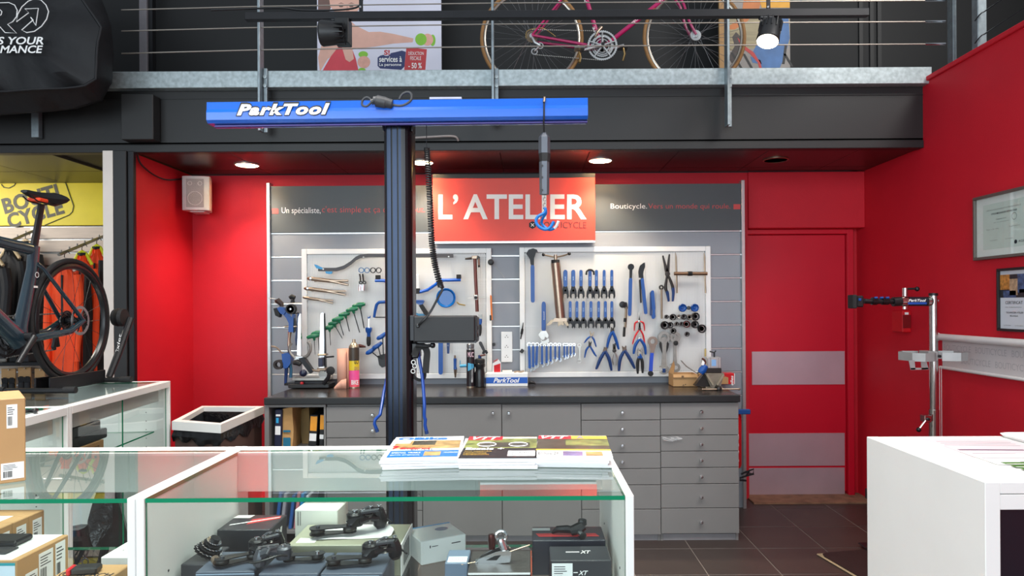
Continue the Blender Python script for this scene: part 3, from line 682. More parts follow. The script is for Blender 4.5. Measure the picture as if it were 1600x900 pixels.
# steerer puller / fork tool
o=thing('crown_race_puller','tall champagne steel crown race puller with T handle and clawed base','tool',871,511,HK); CHMP=mat('champagne_steel',(160,140,122),.28,.85,var=.06)
MB().tube(ppath([(868,411),(876,497)],YT-.03),.034,CHMP,18).build('tube',o); MB().tube(ppath([(867.8,406),(868.1,412)],YT-.03),.031,RUB,18).build('collar',o)
MB().tube(ppath([(868,398),(868,407)],YT-.03),.012,CHMP,10).build('spindle',o)
MB().tube(spl(ppath([(849,398),(858,400),(868,401.5),(878,400),(889.5,396.5)],YT-.03),4),.0055,BRSH,8).build('handle_bar',o)
for a,b in ((849,398),(889.5,396.5)): MB().sph(P(a,b,YT-.03),.012,RUB,12).build('ball_end',o)
mb=MB(); mb.poly([(866,497),(885,497),(886,502),(864,503)],YT-.055,.05,CHMP); mb.build('base_block',o)
for px,pts in ((0,[(866,499),(862,506),(856,509),(853,508),(861,500)]),(1,[(872,502),(880,502),(881,509),(877,507),(872,510)]),(2,[(883,500),(887,504),(889,508),(886,510),(881,504)])): MB().poly(pts,YT-.05,.03,BRSH).build('claw',o)
# pair of T bars
BT=mat('bar_brown',(128,100,78),.32,.8,var=.08)
for nm,x,xa,xb in (('left',1056.5,1053,1078),('right',1101,1080,1105)):
    o=thing('facing_bar','%s bronze T bar of the pair in the upper right corner'%nm,'tool',x,458,HK)
    MB().tube(ppath([(x-1,395),(x-.3,402),(x,420),(x+1.5,458)],YT-.01),[.003,.006,.0065,.0065],BRSH,8).build('rod',o)
    MB().tube(ppath([(xa,427.5),(xb,427.5)],YT-.02),.013,BT,12).build('cross_tube',o)
    e=xb if nm=='left' else xa; MB().tube(ppath([(e-3.5,427.5),(e+1.5,427.5)],YT-.02),.0165,RUB,12).build('end_cup',o)
# blue cups
for nm,x in (('left',1066),('right',1085)):
    o=thing('bearing_cup','%s of the two round blue cups on the right board'%nm,'tool',x,487,HK)
    MB().lathe([(6.3*K,0),(6.3*K,-.016),(5.4*K,-.02),(4.6*K,-.012),(1.6*K,-.008),(1.4*K,-.016),(.0001,-.017)],P(x,481,YT),BLUE,22,'Y').build('cup',o); pin(MB(),x,481).build('peg',o)
S(MB().lathe([(3*K,0),(3*K,-.018),(1*K,-.02)],P(1075.5,481,YT),DGR,14,'Y'),'grey_bushing','small grey bushing between the two blue cups','tool',HK)
# sockets
socks=[(1041,495,3.2,.45),(1051,495.5,5,.5),(1060,494.5,3.2,.3),(1068,495,4.2,.2),(1077,495.5,4.4,.62),(1086,494.5,6.4,.35),(1038,508,6.4,.4),(1046.8,508,4.8,.3),(1057,506,3.2,.45),(1064.3,506,3.2,.45),(1072.3,506.5,5.4,.75),(1085.5,507,5.8,.3),(1096,513.5,6.7,.55),(1051.8,517,4.2,.68),(1073,522,3.6,.4)]
pos=['leftmost in the upper socket row','second from left in the upper socket row','small grey one, third in the upper socket row','fourth in the upper socket row','open silver one, fifth in the upper socket row','large one at the right of the upper socket row','large one at the left of the lower socket row','second from left in the lower socket row','third from left in the lower socket row','fourth from left in the lower socket row','red rimmed one in the lower socket row','large one right of the red rimmed socket','biggest one at the lower right of the sockets','open ring hanging below the lower socket row','small one hanging alone lowest of the sockets']
for (x,y,r,h),lb in zip(socks,pos):
    m=GS if 'silver' in lb or 'grey' in lb else mat('red_brown_rim',(110,50,50),.4,.3) if 'red rimmed one' in lb else FK
    R_=r*K; o=S(MB().lathe([(R_*h,.0),(R_*h,-.022),(R_*.85,-.026),(R_,-.02),(R_,.0)],P(x,y,YT),m,20,'Y'),'bottom_bracket_socket','black socket, '+lb if m is FK else 'socket, '+lb,'socket','sockets on the right board')
    MB().ring(P(x,y,YT-.024),R_*.7,R_*.6,.003,STEEL,18).build('notched_rim',o); pin(MB(),x,y+r*.2,YT).build('peg',o)
# lockring wrench
o=thing('lockring_wrench','brown ring headed wrench with a blue handle and black knob','wrench',1016,588,HK); BRN=mat('brown_ring_steel',(140,122,112),.42,.6,var=.12,scale=30)
MB().ring(P(1020,533.5,YT-.008),7.8*K,3.9*K,.012,BRN,24).build('ring_head',o); MB().poly([(1015,539.5),(1025,539.5),(1022.5,548),(1021.5,553),(1016.5,553),(1016.5,547)],YT-.006,.009,BRN).build('neck',o,smooth=20)
MB().poly([(1016.2,551.5),(1021.6,551.5),(1019.6,580),(1014,580)],YT-.009,.014,mat('royal_blue_grip',(24,70,190),.4)).build('grip',o); MB().lathe([(4.2*K,0),(4.2*K,-.014),(.0001,-.016)],P(1016.3,583.5,YT),RUB,16,'Y').build('knob',o); pin(MB(),1020,529).build('peg',o)
# picks on the frame of the right board
o=thing('scribe','thin black pick clipped on the left frame of the right board','tool',815,530,HK,Y=5.02); MB().tube(ppath([(817.5,504),(816,516),(813.5,530)],5.02),[.0025,.006,.004],BLK,8).build('shaft',o); MB().tube(ppath([(816.3,514),(814.8,522)],5.015),.009,BLK,8).build('grip',o)
S(MB(Matrix.Translation(P(815.5,548.5,5.02))@Matrix.Rotation(.6,4,'Y')).box(-.012,.012,-.012,.01,-.014,.014,BLK,.003),'magnet_clip','small black square clip low on the left frame of the right board','clip')
S(MB(Matrix.Translation(P(771.5,538,5.05))).box(-.01,.01,-.012,.018,-.01,.01,BLK,.002),'cable_clip','tiny black clip on the grey slats left of the white sockets','clip')
# ================================================================ LEFT BOARD
def tubetool(label,pts,r,m,tipm,name):
    o=thing(name,label,'tool',pts[-1][0],pts[-1][1],'cup removers on the left board'); a=Vector(pts[0]);b=Vector(pts[1]);d=(b-a)
    A,B=P(*a,YT-.015),P(*b,YT-.015); q=lambda f:A.lerp(B,f)
    MB().tube([q(0),q(.03),q(.08),q(.55)],[r*.4,r*.8,r,r],m,12).build('tube',o)
    up=Vector((0,0,1))
    for s_ in (-1,1): MB().tube([q(.54),q(.75)+up*s_*r*.45,q(1)+up*s_*r*1.05],[r*.85,r*.62,r*.55],m,10).build('split_prong',o)
    if tipm: MB().tube([q(-.012),q(.045)],[r*.55,r*1.08],tipm,12).build('tip',o); MB().tube([q(.06),q(.1)],[r*1.15,r*1.1],CHR,12).build('collar',o)
    for f in (.15,.8): MB().cyl(q(f)-up*r*1.2,q(f)-up*r*1.2+Vector((0,.06,0)),.003,STEEL,6).build('peg',o)
tubetool('long tan cup remover tube, uppermost of three on the left board',[(481,435),(544,442)],.0145,CHMP,BRSH,'cup_remover')
tubetool('long tan cup remover tube, middle of three on the left board',[(476,450.5),(540,458)],.0135,CHMP,BRSH,'cup_remover')
tubetool('short tan cup remover tube, lowest of three on the left board',[(473,464.5),(520,471.5)],.0105,CHMP,None,'cup_remover')
o=thing('bent_alignment_bar','long dark S shaped bar with blue end clips across the top of the left board','tool',600,420,HK)
pts=[(497,421),(525,421),(537,417.5),(548,410.5),(556,403.5),(563,400.3),(575,399.2),(708,399.5)]
mb=MB(); wv=2.6; up_=[(a,b-wv) for a,b in pts]; dn=[(a,b+wv) for a,b in pts[::-1]]; mb.poly(up_+dn,YT-.016,.02,mat('bar_dark_grey',(58,54,56),.45)); mb.build('bar',o,smooth=30)
CY=mat('cyan_blue_plastic',(30,140,195),.35)
MB().poly([(490.5,413),(494,413.5),(505,419),(502,421),(494,419)],YT-.018,.012,CY).build('end_clip',o); MB().poly([(508,424),(519,424),(518.5,427.5),(514,428.5),(509,427)],YT-.018,.012,CY).build('end_clip',o)
for x,y in ((505,420.5),(568,402),(701,401)): MB().cyl(P(x,y,YT-.018),P(x,y,YT+.04),.006,STEEL,8).build('peg',o)
for i,(x,m) in enumerate(((564.3,mat('steel_blue_ring',(70,110,150),.4,.3)),(573.2,mat('steel_blue_ring',(0,0,0))),(582.5,RUB),(591.5,RUB))):
    o=S(MB().ring(P(x,422.2,YT-.01),4.4*K,3.3*K,.012,m,22),'spacer_ring','%s ring, %s from the left in the row of rings'%(('blue','blue','black','black')[i],ORD[i]),'ring','rings in a row on the left board'); pin(MB(),x,418.6,YT-.008).build('peg',o)
for i,(x,xb) in enumerate(((562,563),(566.5,568))):
    o=thing('small_extractor','small chrome extractor on a dark stem, %s of the pair under the rings'%('left','right')[i],'tool',xb,454,HK)
    MB().tube(spl(ppath([(x,428),(x+1,434),(xb,441)]),4),.006,JD,8).build('stem',o); MB().ring(P(xb+(.5 if i==0 else 1),441.5,YT-.012),3*K,1.2*K,.012,JD,12).build('eye',o); MB().tube(ppath([(xb,445),(xb-.5,454)],YT-.01),.0125,CHR,12).build('sleeve',o)
o=thing('frame_gauge','blue S shaped gauge with black square ends, passing behind the column','tool',650,456,HK)
pts=[(586,438.5),(600,438.5),(612,444),(625,453),(640,456),(657,456),(668,453),(680,445),(688,438),(720,437.2)]
ctr=[P(a,b,YT-.02) for a,b in pts]; mb=MB(); mb.tube(spl(ctr[1:-1],4) if 0 else ctr,.0115,BEAMB,8); mb.build('bar',o)
for x,y in ((590,433),(716.5,432)): MB().rbox(x-3.6,x+3.6,y-3.2,y+3.2,YT-.032,.024,RUB,.002).build('end_block',o)
MB().rbox(648.5,655.5,450.5,459,YT-.034,.03,RUB,.002).build('middle_block',o); MB().rbox(650,655,429,451,YT-.024,.008,WHTM,.002).build('pointer',o)
for x,y in ((700,440),(660,457)): MB().cyl(P(x,y,YT-.01),P(x,y,YT+.04),.005,STEEL,6).build('peg',o)
MAR=mat('maroon_tube',(104,62,56),.32,.55,var=.08)
o=thing('hanger_gauge','long maroon alignment gauge with a steel cross arm, right part of the left board','tool',745,487,HK)
MB().tube(ppath([(742,404),(745.5,487)],YT-.02),.0125,MAR,12).build('tube',o); MB().rbox(737,747,399.5,404.5,YT-.034,.028,CHMP,.003).build('head',o)
MB().tube(ppath([(727,404.5),(737,403.5)],YT-.02),[.006,.010],JD,8).build('handle_screw',o); MB().poly([(744.5,404),(746,399),(749.5,401),(749.5,406),(746,405.5)],YT-.035,.02,JD).build('pivot',o); MB().tube(ppath([(748,404),(748.3,417)],YT-.03),[.007,.007],CHMP,8).build('probe',o); MB().tube(ppath([(748.3,414.5),(748.3,417.5)],YT-.03),.0075,RUB,8).build('probe_tip',o)
MB().rbox(740.5,746.5,460.5,468.5,YT-.036,.03,STEEL,.003).build('slider',o); MB().lathe([(2.6*K,0),(2.4*K,-.012),(.0001,-.013)],P(743.5,465,YT-.036),RUB,14,'Y').build('slider_knob',o); MB().tube(ppath([(731,465.5),(758,464.5)],YT-.018),.0028,STEEL,6).build('cross_arm',o); pin(MB(),742.5,402,YT-.02).build('peg',o)
o=thing('cable_puck','round black puck with a thin wire on the right frame of the left board','tool',767,410,None,Y=5.02)
MB().lathe([(4.8*K,0),(4.8*K,-.012),(3*K,-.016),(.0001,-.016)],P(767,409.7,5.02),BLK,18,'Y').build('body',o); MB().tube(ppath([(768,410.5),(774,416),(784,428),(790,437)],5.01),.0012,STEEL,5).build('wire',o)
o=thing('magnetic_dish','round blue magnetic parts dish on the left board','dish',697,481,HK)
MB().lathe([(15.2*K,.0),(15.2*K,-.012),(14*K,-.014),(11.5*K,.0),(8*K,.003),(.0001,.003)],P(697,465.5,YT-.012),mat('dish_blue',(8,96,170),.22,var=.04),36,'Y').build('dish',o); MB().ring(P(697,465.5,YT-.0105),8.2*K,7.6*K,.002,BLUED,28).build('inner_ring',o)
S(MB().tube(ppath([(714,472),(718,475.5),(727,477)],YT-.005),.005,mat('brass',(190,160,90),.3,.9),8),'brass_chain_tool','small brass pin tool right of the blue dish','tool',HK)
o=thing('hacksaw','blue hacksaw with a black and blue grip, crossing behind the column','saw',600,497,HK)
MB().tube(ppath([(584.5,496),(586,486),(588.5,476),(592,472.5),(604,471.5),(645,471),(662,471)],YT-.015),[.009,.011,.012,.012,.011,.011,.012],BLUE,8).build('frame',o); MB().poly([(585,494.8),(652,494.8),(652,496.8),(585,496.8)],YT-.016,.003,JD).build('blade',o)
MB().poly([(646,470),(663,470),(661,474.5),(657,477),(650,474)],YT-.024,.02,BLUE).build('grip_top',o); MB().poly([(654,477),(660.5,475.5),(668.5,488),(667,493.5),(663,492)],YT-.024,.02,RUB).build('grip',o); MB().poly([(642,486),(654,490),(668,491),(666,495),(646,497)],YT-.02,.014,mat('teal_blue',(30,120,160),.4)).build('grip_base',o)
# green T handle hex keys
hk=[((560.5,476),(569,513)),((550,483),(562,519.5)),((538,490.5),(546,518)),((528,498),(537,524)),((520.5,504.5),(535,529)),((513,511.5),(516.5,539.5)),((495,519.8),(499,548)),((489,525),(492.3,554))]
for i,((a,b),(c,d)) in enumerate(hk):
    o=thing('hex_key','green T handle hex key, %s from the top of the slanting row'%ORD[i],'hex key',c,d,'green hex keys on the left board'); yy=YT-.012-.034*(i%2); L=(10,9.2,8.6,9,7.6,8,8.6,9.6)[i]
    MB().tube(ppath([(a-L,b+2.6),(a-L*.8,b+2.2),(a-L*.4,b+1.2),(a,b),(a+L*.5,b-.2),(a+L*.85,b-.9),(a+L,b-1)],yy),[.008,.013,.0145,.017,.0155,.014,.009],GRN,10).build('handle',o)
    MB().tube(ppath([(a+1.5,b+1),(a+2+(c-a)*.12,b+7)],yy),[.014,.007],GRN,8).build('collar',o); MB().tube(ppath([(a+2,b+3),(c,d)],yy),.0042-.0003*i,FK,6).build('shaft',o); pin(MB(),a,b+1.5,yy).build('peg',o)
o=thing('handled_driver','blue and black handled driver standing upright on the left board','screwdriver',576,540,HK)
MB().tube(ppath([(576.5,498),(576,512)],YT-.012),.0035,CHR,6).build('shank',o); MB().poly([(574,494),(576,496),(579,492.5),(578.5,497),(575,498)],YT-.014,.008,BLUE).build('tip',o)
MB().tube(ppath([(576,511.5),(576,513),(576,518),(576,521),(576,527)],YT-.014),[.02,.025,.022,.013,.014],BLUE,12).build('handle',o); MB().tube(ppath([(576,526),(576,530),(576,538),(576,541)],YT-.014),[.014,.0165,.015,.006],RUB,12).build('grip',o); pin(MB(),576,514).build('peg',o)
# blue P handle keys in a holder
hd=T('key_holder',P(597,573,YT),'black cup holder of the blue hex keys left of the column','holder')
MB().poly([(590,556),(600,553),(606,556),(604,572),(597,574.5),(592,570)],YT-.05,.05,BLK).build('cup',hd,smooth=20)
for i,((a,b),(c,d)) in enumerate((((579,549),(593,560)),((589,541),(596,562)),((596,526),(599,556)))):
    o=thing('hex_key','blue handled hex key in the black cup, %s from the left'%ORD[i],'hex key',c,d,'blue hex keys left of the column'); yy=YT-.07-.012*i
    MB().tube(ppath([(a-7,b+4),(a-5,b+2.6),(a,b),(a+6,b-4.5),(a+8,b-6)],yy),[.008,.015,.017,.014,.008],BLUE,10).build('handle',o); MB().tube(ppath([(a+2,b+1),(c,d)],yy),.004,FK,6).build('shaft',o)
S(MB().tube(ppath([(557,541),(562,540.5),(570,541.5),(571.5,542.5)],YT-.01),[.012,.014,.007,.003],MAR,10),'awl','short maroon awl behind the colourful spray can','tool',HK)
o=thing('scraper','short tool with steel blade, blue collar and black grip right of the control box','tool',750,525,HK)
MB().poly([(747,491),(753.5,491),(754,499),(746.5,499)],YT-.014,.012,GS).build('blade',o); MB().tube(ppath([(750.3,498),(750.3,503),(750,508)],YT-.01),[.012,.014,.010],BLUE,10).build('collar',o); MB().tube(ppath([(750,507),(750,511),(749.5,520),(749.5,525)],YT-.01),[.011,.014,.014,.008],RUB,10).build('grip',o)
o=thing('small_adjustable_spanner','small dark adjustable spanner tilted beside the black spray can','wrench',758,552,HK)
MB().poly(capsule(750.5,536,757,549,5,4),YT-.008,.012,DGR).build('handle',o); MB().poly([(754,549),(760,546.5),(762.5,551),(760.5,553.5),(758,551),(756.5,554),(753,552.5)],YT-.01,.013,FK).build('head',o,smooth=20)
o=thing('marker','orange pencil held on the right frame of the left board','pencil',767,500,None,Y=5.02); MB().tube(ppath([(766.5,461),(767,463),(768.5,500)],5.015),[.002,.006,.006],mat('orange_pencil',(226,120,40),.5),8).build('body',o); MB().rbox(765,768,492.5,501,5.008,.01,BLK,.001).build('clip',o)
S(MB().poly(capsule(688.5,530,688.5,582,7,7),YT-.01,.008,BLUE),'tyre_lever','long flat blue lever hanging below the control box','lever',HK)
S(MB().poly([(697.3,528),(703,528),(702,552.5),(698.5,552.5)],YT-.01,.008,BLUED).cyl(P(700,540,YT-.012),P(700,540,YT+.045),.003,STEEL,6),'tyre_lever','short tapered blue lever hanging below the control box','lever',HK)
o=thing('spoke_tool','small blue grip tool with pale metal ends low on the left board','tool',711,590,HK); MB().tube(ppath([(711,560),(711,564),(711,573),(711.5,577)],YT-.012),[.012,.0115,.0105,.014],BLUE,10).build('grip',o); pin(MB(),711,557,YT-.01).build('peg',o); MB().tube(ppath([(711,555),(711,561)],YT-.012),[.006,.008],CHMP,8).build('top_end',o); MB().tube(ppath([(711.5,577),(711.5,584),(711.5,590)],YT-.012),[.013,.009,.005],CHMP,8).build('tip',o)
o=thing('valve_tool','pale blue T shaped tool beside the black spray can','tool',724,572,HK); PB=mat('pale_blue_plastic',(70,165,205),.4); MB().tube(ppath([(718.5,572),(731,571)],YT-.012),.011,PB,10).build('bar',o); pin(MB(),724,572,YT-.01).build('peg',o); MB().tube(ppath([(719,563),(719,572)],YT-.012),.003,PB,6).build('stem',o)
# ================================================================ LIFT COLUMN AND BEAM
YL=2.75; kL=YL/F
XC0=P(600,440,YL).x; XC1=P(643.5,440,YL).x; ZL=P(621,184,YL).z
EXT=mat('dark_anodised_extrusion',(44,53,70),.3,.75,var=.04); EXT2=mat('extrusion_dark_reflection',(24,22,26),.25,.3,var=.03); SLOT=mat('slot_black',(12,12,14),.5,var=0)  # blue middle and black outer faces paint in reflections on one extrusion
lc=T('lift_column',((XC0+XC1)/2,YL+.06,0),'tall dark extruded lift column carrying the blue beam in front of the workbench','lift column')
w_=XC1-XC0; X=lambda f:XC0+w_*f
pr=[]
# extrusion cross section with two front slots, rounded corners
def arc(cx,cy,r,a0,a1,n=5): return [(cx+r*math.cos(math.radians(a0+(a1-a0)*i/n)),cy+r*math.sin(math.radians(a0+(a1-a0)*i/n))) for i in range(n+1)]
D=.125; r=.02
sec=arc(X(0)+r,YL+r,r,180,270)+[(X(.27),YL),(X(.27),YL+.006),(X(.33),YL+.006),(X(.33),YL),(X(.49),YL),(X(.49),YL+.004),(X(.545),YL+.004),(X(.545),YL),(X(.64),YL)]+arc(X(1)-.035,YL+.035,.035,270,360)+arc(X(1)-r,YL+D-r,r,0,90)+arc(X(0)+r,YL+D-r,r,90,180)
mb=MB(); n=len(sec); vs=[(a,b,0.012) for a,b in sec]+[(a,b,ZL) for a,b in sec]
mb.add(vs,[tuple(range(n-1,-1,-1)),tuple(range(n,2*n))],EXT)
for i in range(n):
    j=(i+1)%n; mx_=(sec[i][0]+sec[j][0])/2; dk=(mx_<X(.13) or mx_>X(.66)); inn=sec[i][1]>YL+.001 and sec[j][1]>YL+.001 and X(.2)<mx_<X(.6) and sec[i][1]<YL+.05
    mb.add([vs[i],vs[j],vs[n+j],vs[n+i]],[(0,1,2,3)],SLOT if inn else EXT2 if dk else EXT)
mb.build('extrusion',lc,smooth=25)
MB().box((XC0+XC1)/2-.3,(XC0+XC1)/2+.3,YL-.2,YL+.35,0,.012,BLKM,.004).build('base_plate',lc)
for s_,a in ((-1,XC0),(1,XC1)):
    MB().box(a-.002 if s_>0 else a-.045,a+.045 if s_>0 else a+.002,YL+.01,YL+.08,ZL-.012,ZL-.004,BLKM,.001).build('bracket',lc); MB().box(a if s_>0 else a-.005,a+.005 if s_>0 else a,YL+.01,YL+.08,ZL-.05,ZL-.004,BLKM).build('bracket_leg',lc)
for y in (188,196): MB().lathe([(.004,0),(.004,-.004),(.0001,-.005)],P(618,y,YL),SLOT,10,'Y').build('bolt',lc)
bm=T('lift_beam',P(621,186,YL-.04),'long blue enamelled beam with white lettering on top of the lift column','beam')
Yb=YL-.06; A0=P(323,176,Yb); A1=P(918.5,169,Yb); hb_=.041
prof=[(0,.041),(.085,.041),(.105,.03),(.115,.0),(.105,-.03),(.085,-.041),(.006,-.041),(-.004,-.03),(-.004,.0),(-.001,.012)]
mb=MB(); n=len(prof); vs=[(a.x,a.y+u,a.z+v) for a in (A0,A1) for u,v in prof]
mb.add(vs,[tuple(range(n)),tuple(range(2*n-1,n-1,-1))]+[(i,n+i,n+(i+1)%n,(i+1)%n) for i in range(n)],BEAMB); mb.build('tube',bm,smooth=0)
mb=MB(); d_=(A1-A0).normalized()
mb.tube([A0+d_*.02+Vector((0,.03,-.046)),A1-d_*.0+Vector((0,.03,-.046))],.006,mat('beam_rail_violet_reflection',(70,60,120),.25,.4,var=.05),6); mb.build('lower_rail',bm)  # violet puts the magenta reflection under the beam into the colour
mb=MB(); up=Vector((-d_.z,0,d_.x)); o=P(368,182,Yb-.0065)
mb.text('ParkTool',o+Vector((0,.0005,0)),d_,up,149*Yb/F,22*Yb/F,INK,bold=.075,shear=.3,spacing=1.13); mb.build('lettering_outline',bm,smooth=0)
mb=MB(); mb.text('ParkTool',P(370,180.6,Yb-.0075),d_,up,145*Yb/F,17.6*Yb/F,INKW,bold=.045,shear=.3,spacing=1.13); mb.build('lettering',bm,smooth=0)
MB().rbox(671,721,151.5,154.5,Yb+.05,.03,mat('grey_strip',(170,170,176),.4)).build('top_strip',bm)
pl_=T('cable_connector',P(600,168,Yb-.01),'grey cable plug with two looped ends lying on the blue beam','connector')
MB().tube([P(584,157,Yb),P(588,157,Yb),P(589,158,Yb),P(603,161,Yb),P(604,161,Yb),P(613,163,Yb),P(614,163,Yb)],[.016,.018,.024,.023,.021,.019,.013],DGR,14).build('plug_body',pl_)
MB().tube(spl([P(582,158,Yb),P(574,152,Yb),P(567,156,Yb),P(566,164,Yb),P(573,166,Yb),P(580,160,Yb)],6),.0045,DGR,6).build('left_loop',pl_)
MB().tube(spl([P(613,164,Yb),P(628,165,Yb),P(641,158,Yb),P(643,149,Yb),P(638,144,Yb),P(629,147,Yb),P(624,155,Yb)],6),.005,DGR,6).build('right_loop',pl_)
MB().tube([P(580,160,Yb),P(586,157.5,Yb)],.011,DGR,10).build('strain_relief',pl_)
# hanging lift handle with hook
HG=mat('handle_grey_anodised',(86,90,98),.4,.35,var=.04); Yh=2.72
hh=T('lift_handle',P(850,340,Yh),'grey six sided lift handle hanging from the beam over the red sign','handle')
MB().tube([P(850,158,Yb-.008),P(850,182,Yb-.01),P(849.5,190,Yb),P(850,210,Yh)],.0032,RUB,6).build('strap',hh)
MB().tube([P(851,152,Yb-.004),P(850,160,Yb-.01)],.005,CHMP,6).build('hook_wire',hh)
h6=lambda a,b,ra,rb,m,nm:MB().tube([P(850,a,Yh),P(850,b,Yh)],[ra*kL,rb*kL],m,6).build(nm,hh,smooth=20)
MB().tube([P(850.5,207,Yh),P(850.5,215,Yh),P(850.5,240,Yh)],[3*kL,9*kL,9*kL],HG,6).build('upper_grip',hh,smooth=20)
MB().tube([P(851,240,Yh),P(851,253,Yh)],[9.2*kL,7.8*kL],RUB,6).build('collar',hh,smooth=20)
MB().tube([P(850.5,253,Yh),P(850.5,304,Yh)],[7.9*kL,7.4*kL],HG,6).build('lower_grip',hh,smooth=20)
for y in (259,277,297): MB().lathe([(.0045,0),(.0045,-.002),(.0001,-.0025)],P(847,y,Yh-.0185),BLK,8,'Y').build('button',hh)
mb=MB()
for i in range(5): mb.torus(P(851,307+i*4.4,Yh),.0055,.0014,STEEL,'Y' if i%2 else 'X',12,5,sx=1,sz=1.3)
mb.build('chain',hh); 
HB=mat('hook_blue_vinyl',(20,110,190),.35)
MB().tube(spl([P(850,324,Yh),P(852.5,328,Yh),P(850,333,Yh),P(841,338,Yh),P(837.5,346,Yh),P(842,354,Yh),P(852,358.5,Yh),P(860,355,Yh),P(865.5,346,Yh)],6),.0062,HB,8).build('hook',hh)
MB().tube(spl([P(852,326,Yh+.03),P(853,333,Yh+.03),P(848,341,Yh+.04),P(847,350,Yh+.05),P(858,359,Yh+.04),P(868,355,Yh+.03),P(872.5,346,Yh+.02)],6),[.0055]*30+[.0052]*19,HB,8).build('hook',hh) if 0 else MB().tube(spl([P(852,326,Yh+.03),P(853,333,Yh+.03),P(848,341,Yh+.04),P(847,350,Yh+.05),P(858,359,Yh+.04),P(868,355,Yh+.03),P(872.5,346,Yh+.02)],6),.0055,HB,8).build('hook',hh)
MB().tube([P(866.5,357,Yh+.03),P(870,352,Yh+.025),P(872.8,345.5,Yh+.02)],.006,INKW,8).build('hook_tip',hh)
# control box and coiled cord
cb=T('control_box',P(694,535,YL),'flat black control box fixed to the right of the lift column','control box')
MB().rbox(646,742,494,534,YL-.02,.16,mat('control_box_black',(21,21,23),.55,var=.05),.004).build('housing',cb); MB().rbox(640,648,493,533,YL,.1,BLKM,.003).build('mount',cb); MB().rbox(742,745.5,496,533,YL+.0,.12,BLK,.002).build('end_cap',cb)
MB().rbox(652,744,532,536,YL-.015,.15,BLK,.001).build('lower_lip',cb)
for y in (512,524): MB().rbox(745,747.5,y-3,y+3,YL+.03,.03,BLK,.002).build('catch',cb)
cc=T('coiled_cord',P(690,450,YL),'black coiled cord hanging from the beam down to the control box','cord')
path=spl([P(667,231,YL),P(668.5,260,YL),P(671,300,YL),P(673,340,YL),P(675,380,YL),P(680,415,YL),P(689,449,YL)],10); pp=[];N=len(path)-1; turns=62; st=turns*10
for i in range(st+1):
    f=i/st*N; k=min(int(f),N-1); p=path[k].lerp(path[k+1],f-k); a=2*math.pi*i/10; R_=.0095+.0015*(i/st); pp.append(p+Vector((R_*math.cos(a),R_*math.sin(a),0)))
MB().tube(pp,.0032,BLK,5).build('coil',cc)
MB().tube([P(666,187,YL),P(666.5,231,YL)],.0016,BLK,5).build('upper_lead',cc)
MB().tube(spl([P(689,449,YL),P(691,453,YL-.005),P(684,466,YL-.02),P(672,488,YL-.035),P(660,502,YL-.04),P(653,509,YL-.022)],6),.0045,BLK,6).build('lower_lead',cc); MB().lathe([(.008,0),(.008,-.006),(.005,-.009)],P(653,509,YL-.02),BLK,10,'Y').build('grommet',cc)
# clamp hanging under the box with straps, blue arms
cl=T('hanging_clamp',P(660,560,YL+.05),'black clamp with straps and dark knob hanging under the control box','clamp')
MB().rbox(642,655,535,560,YL+.02,.06,BLK,.006).build('clamp_body',cl); MB().tube([P(650,540,YL),P(665,541,YL),P(672,540,YL)],[.009,.008,.007],BLK,8).build('lever',cl); MB().sph(P(676,539.5,YL),.012,BLKG,12).build('knob',cl)
STR=mat('black_webbing',(26,26,27),.8,var=.1)
def strap(pts,w,par,nm,Y):
    mb=MB(); L=spl([P(a,b,Y) for a,b in pts],6); vs=[];fs=[]
    for i,p in enumerate(L):
        t=(L[min(i+1,len(L)-1)]-L[max(i-1,0)]).normalized(); sd=Vector((-t.z,0,t.x))*w/2
        vs+=[p-sd,p+sd,p-sd+Vector((0,.005,0)),p+sd+Vector((0,.005,0))]
    for i in range(len(L)-1):
        a=i*4;b=a+4; fs+=[(a,a+1,b+1,b),(a+2,b+2,b+3,a+3),(a,b,b+2,a+2),(a+1,a+3,b+3,b+1)]
    mb.add(vs,fs,STR); mb.build(nm,par)
strap([(647,556),(652,545),(661,541),(667,550),(666,566),(665,583)],.026,cl,'strap',YL+.0)
strap([(646,562),(644,578),(647,589),(656,594),(663,590),(664,580)],.012,cl,'strap',YL+.03)
for a,b in ((646,566),(648,572),(645.5,580)): MB().torus(P(a,b,YL+.0),.008,.0025,STEEL,'Y',14,6).build('ring',cl)
ar=T('support_arm',P(660,640,YL+.03),'bent blue tubular arm right of the lift column','arm','bent blue arms of the lift'); MB().tube(spl([P(652,540,YL+.03),P(655,560,YL+.03),P(660,590,YL+.02),P(663,630,YL),P(663,650,YL),P(665,656,YL)],5)[:-1]+[P(664.5,657,YL),P(664,664,YL),P(667,677,YL)],.0068,mat('arm_blue',(14,66,150),.3),10).build('tube',ar); MB().tube([P(666,673,YL),P(667.2,678,YL)],.0078,BLUED,10).build('end_sleeve',ar)
ar=T('support_arm',P(590,640,YL+.03),'bent blue tubular arm left of the lift column','arm','bent blue arms of the lift'); MB().tube([P(606,585,YL+.13),P(600,612,YL+.10),P(597,632,YL+.06),P(594,648,YL+.03),P(586,656,YL+.02),P(585,662,YL+.02),P(589.5,674,YL+.02)],.0068,MATS['arm_blue'],10).build('tube',ar); MB().tube([P(588,670,YL+.02),P(589.8,675,YL+.02)],.0078,BLUED,10).build('end_sleeve',ar)
# ================================================================ THINGS ON THE WORKTOP
def yof(py,px=825,z=ZW): return (z-H)*F/((VY-py)-ROLL*(px-VX))
Yw=yof(604,490)
ZT=ZW+.001
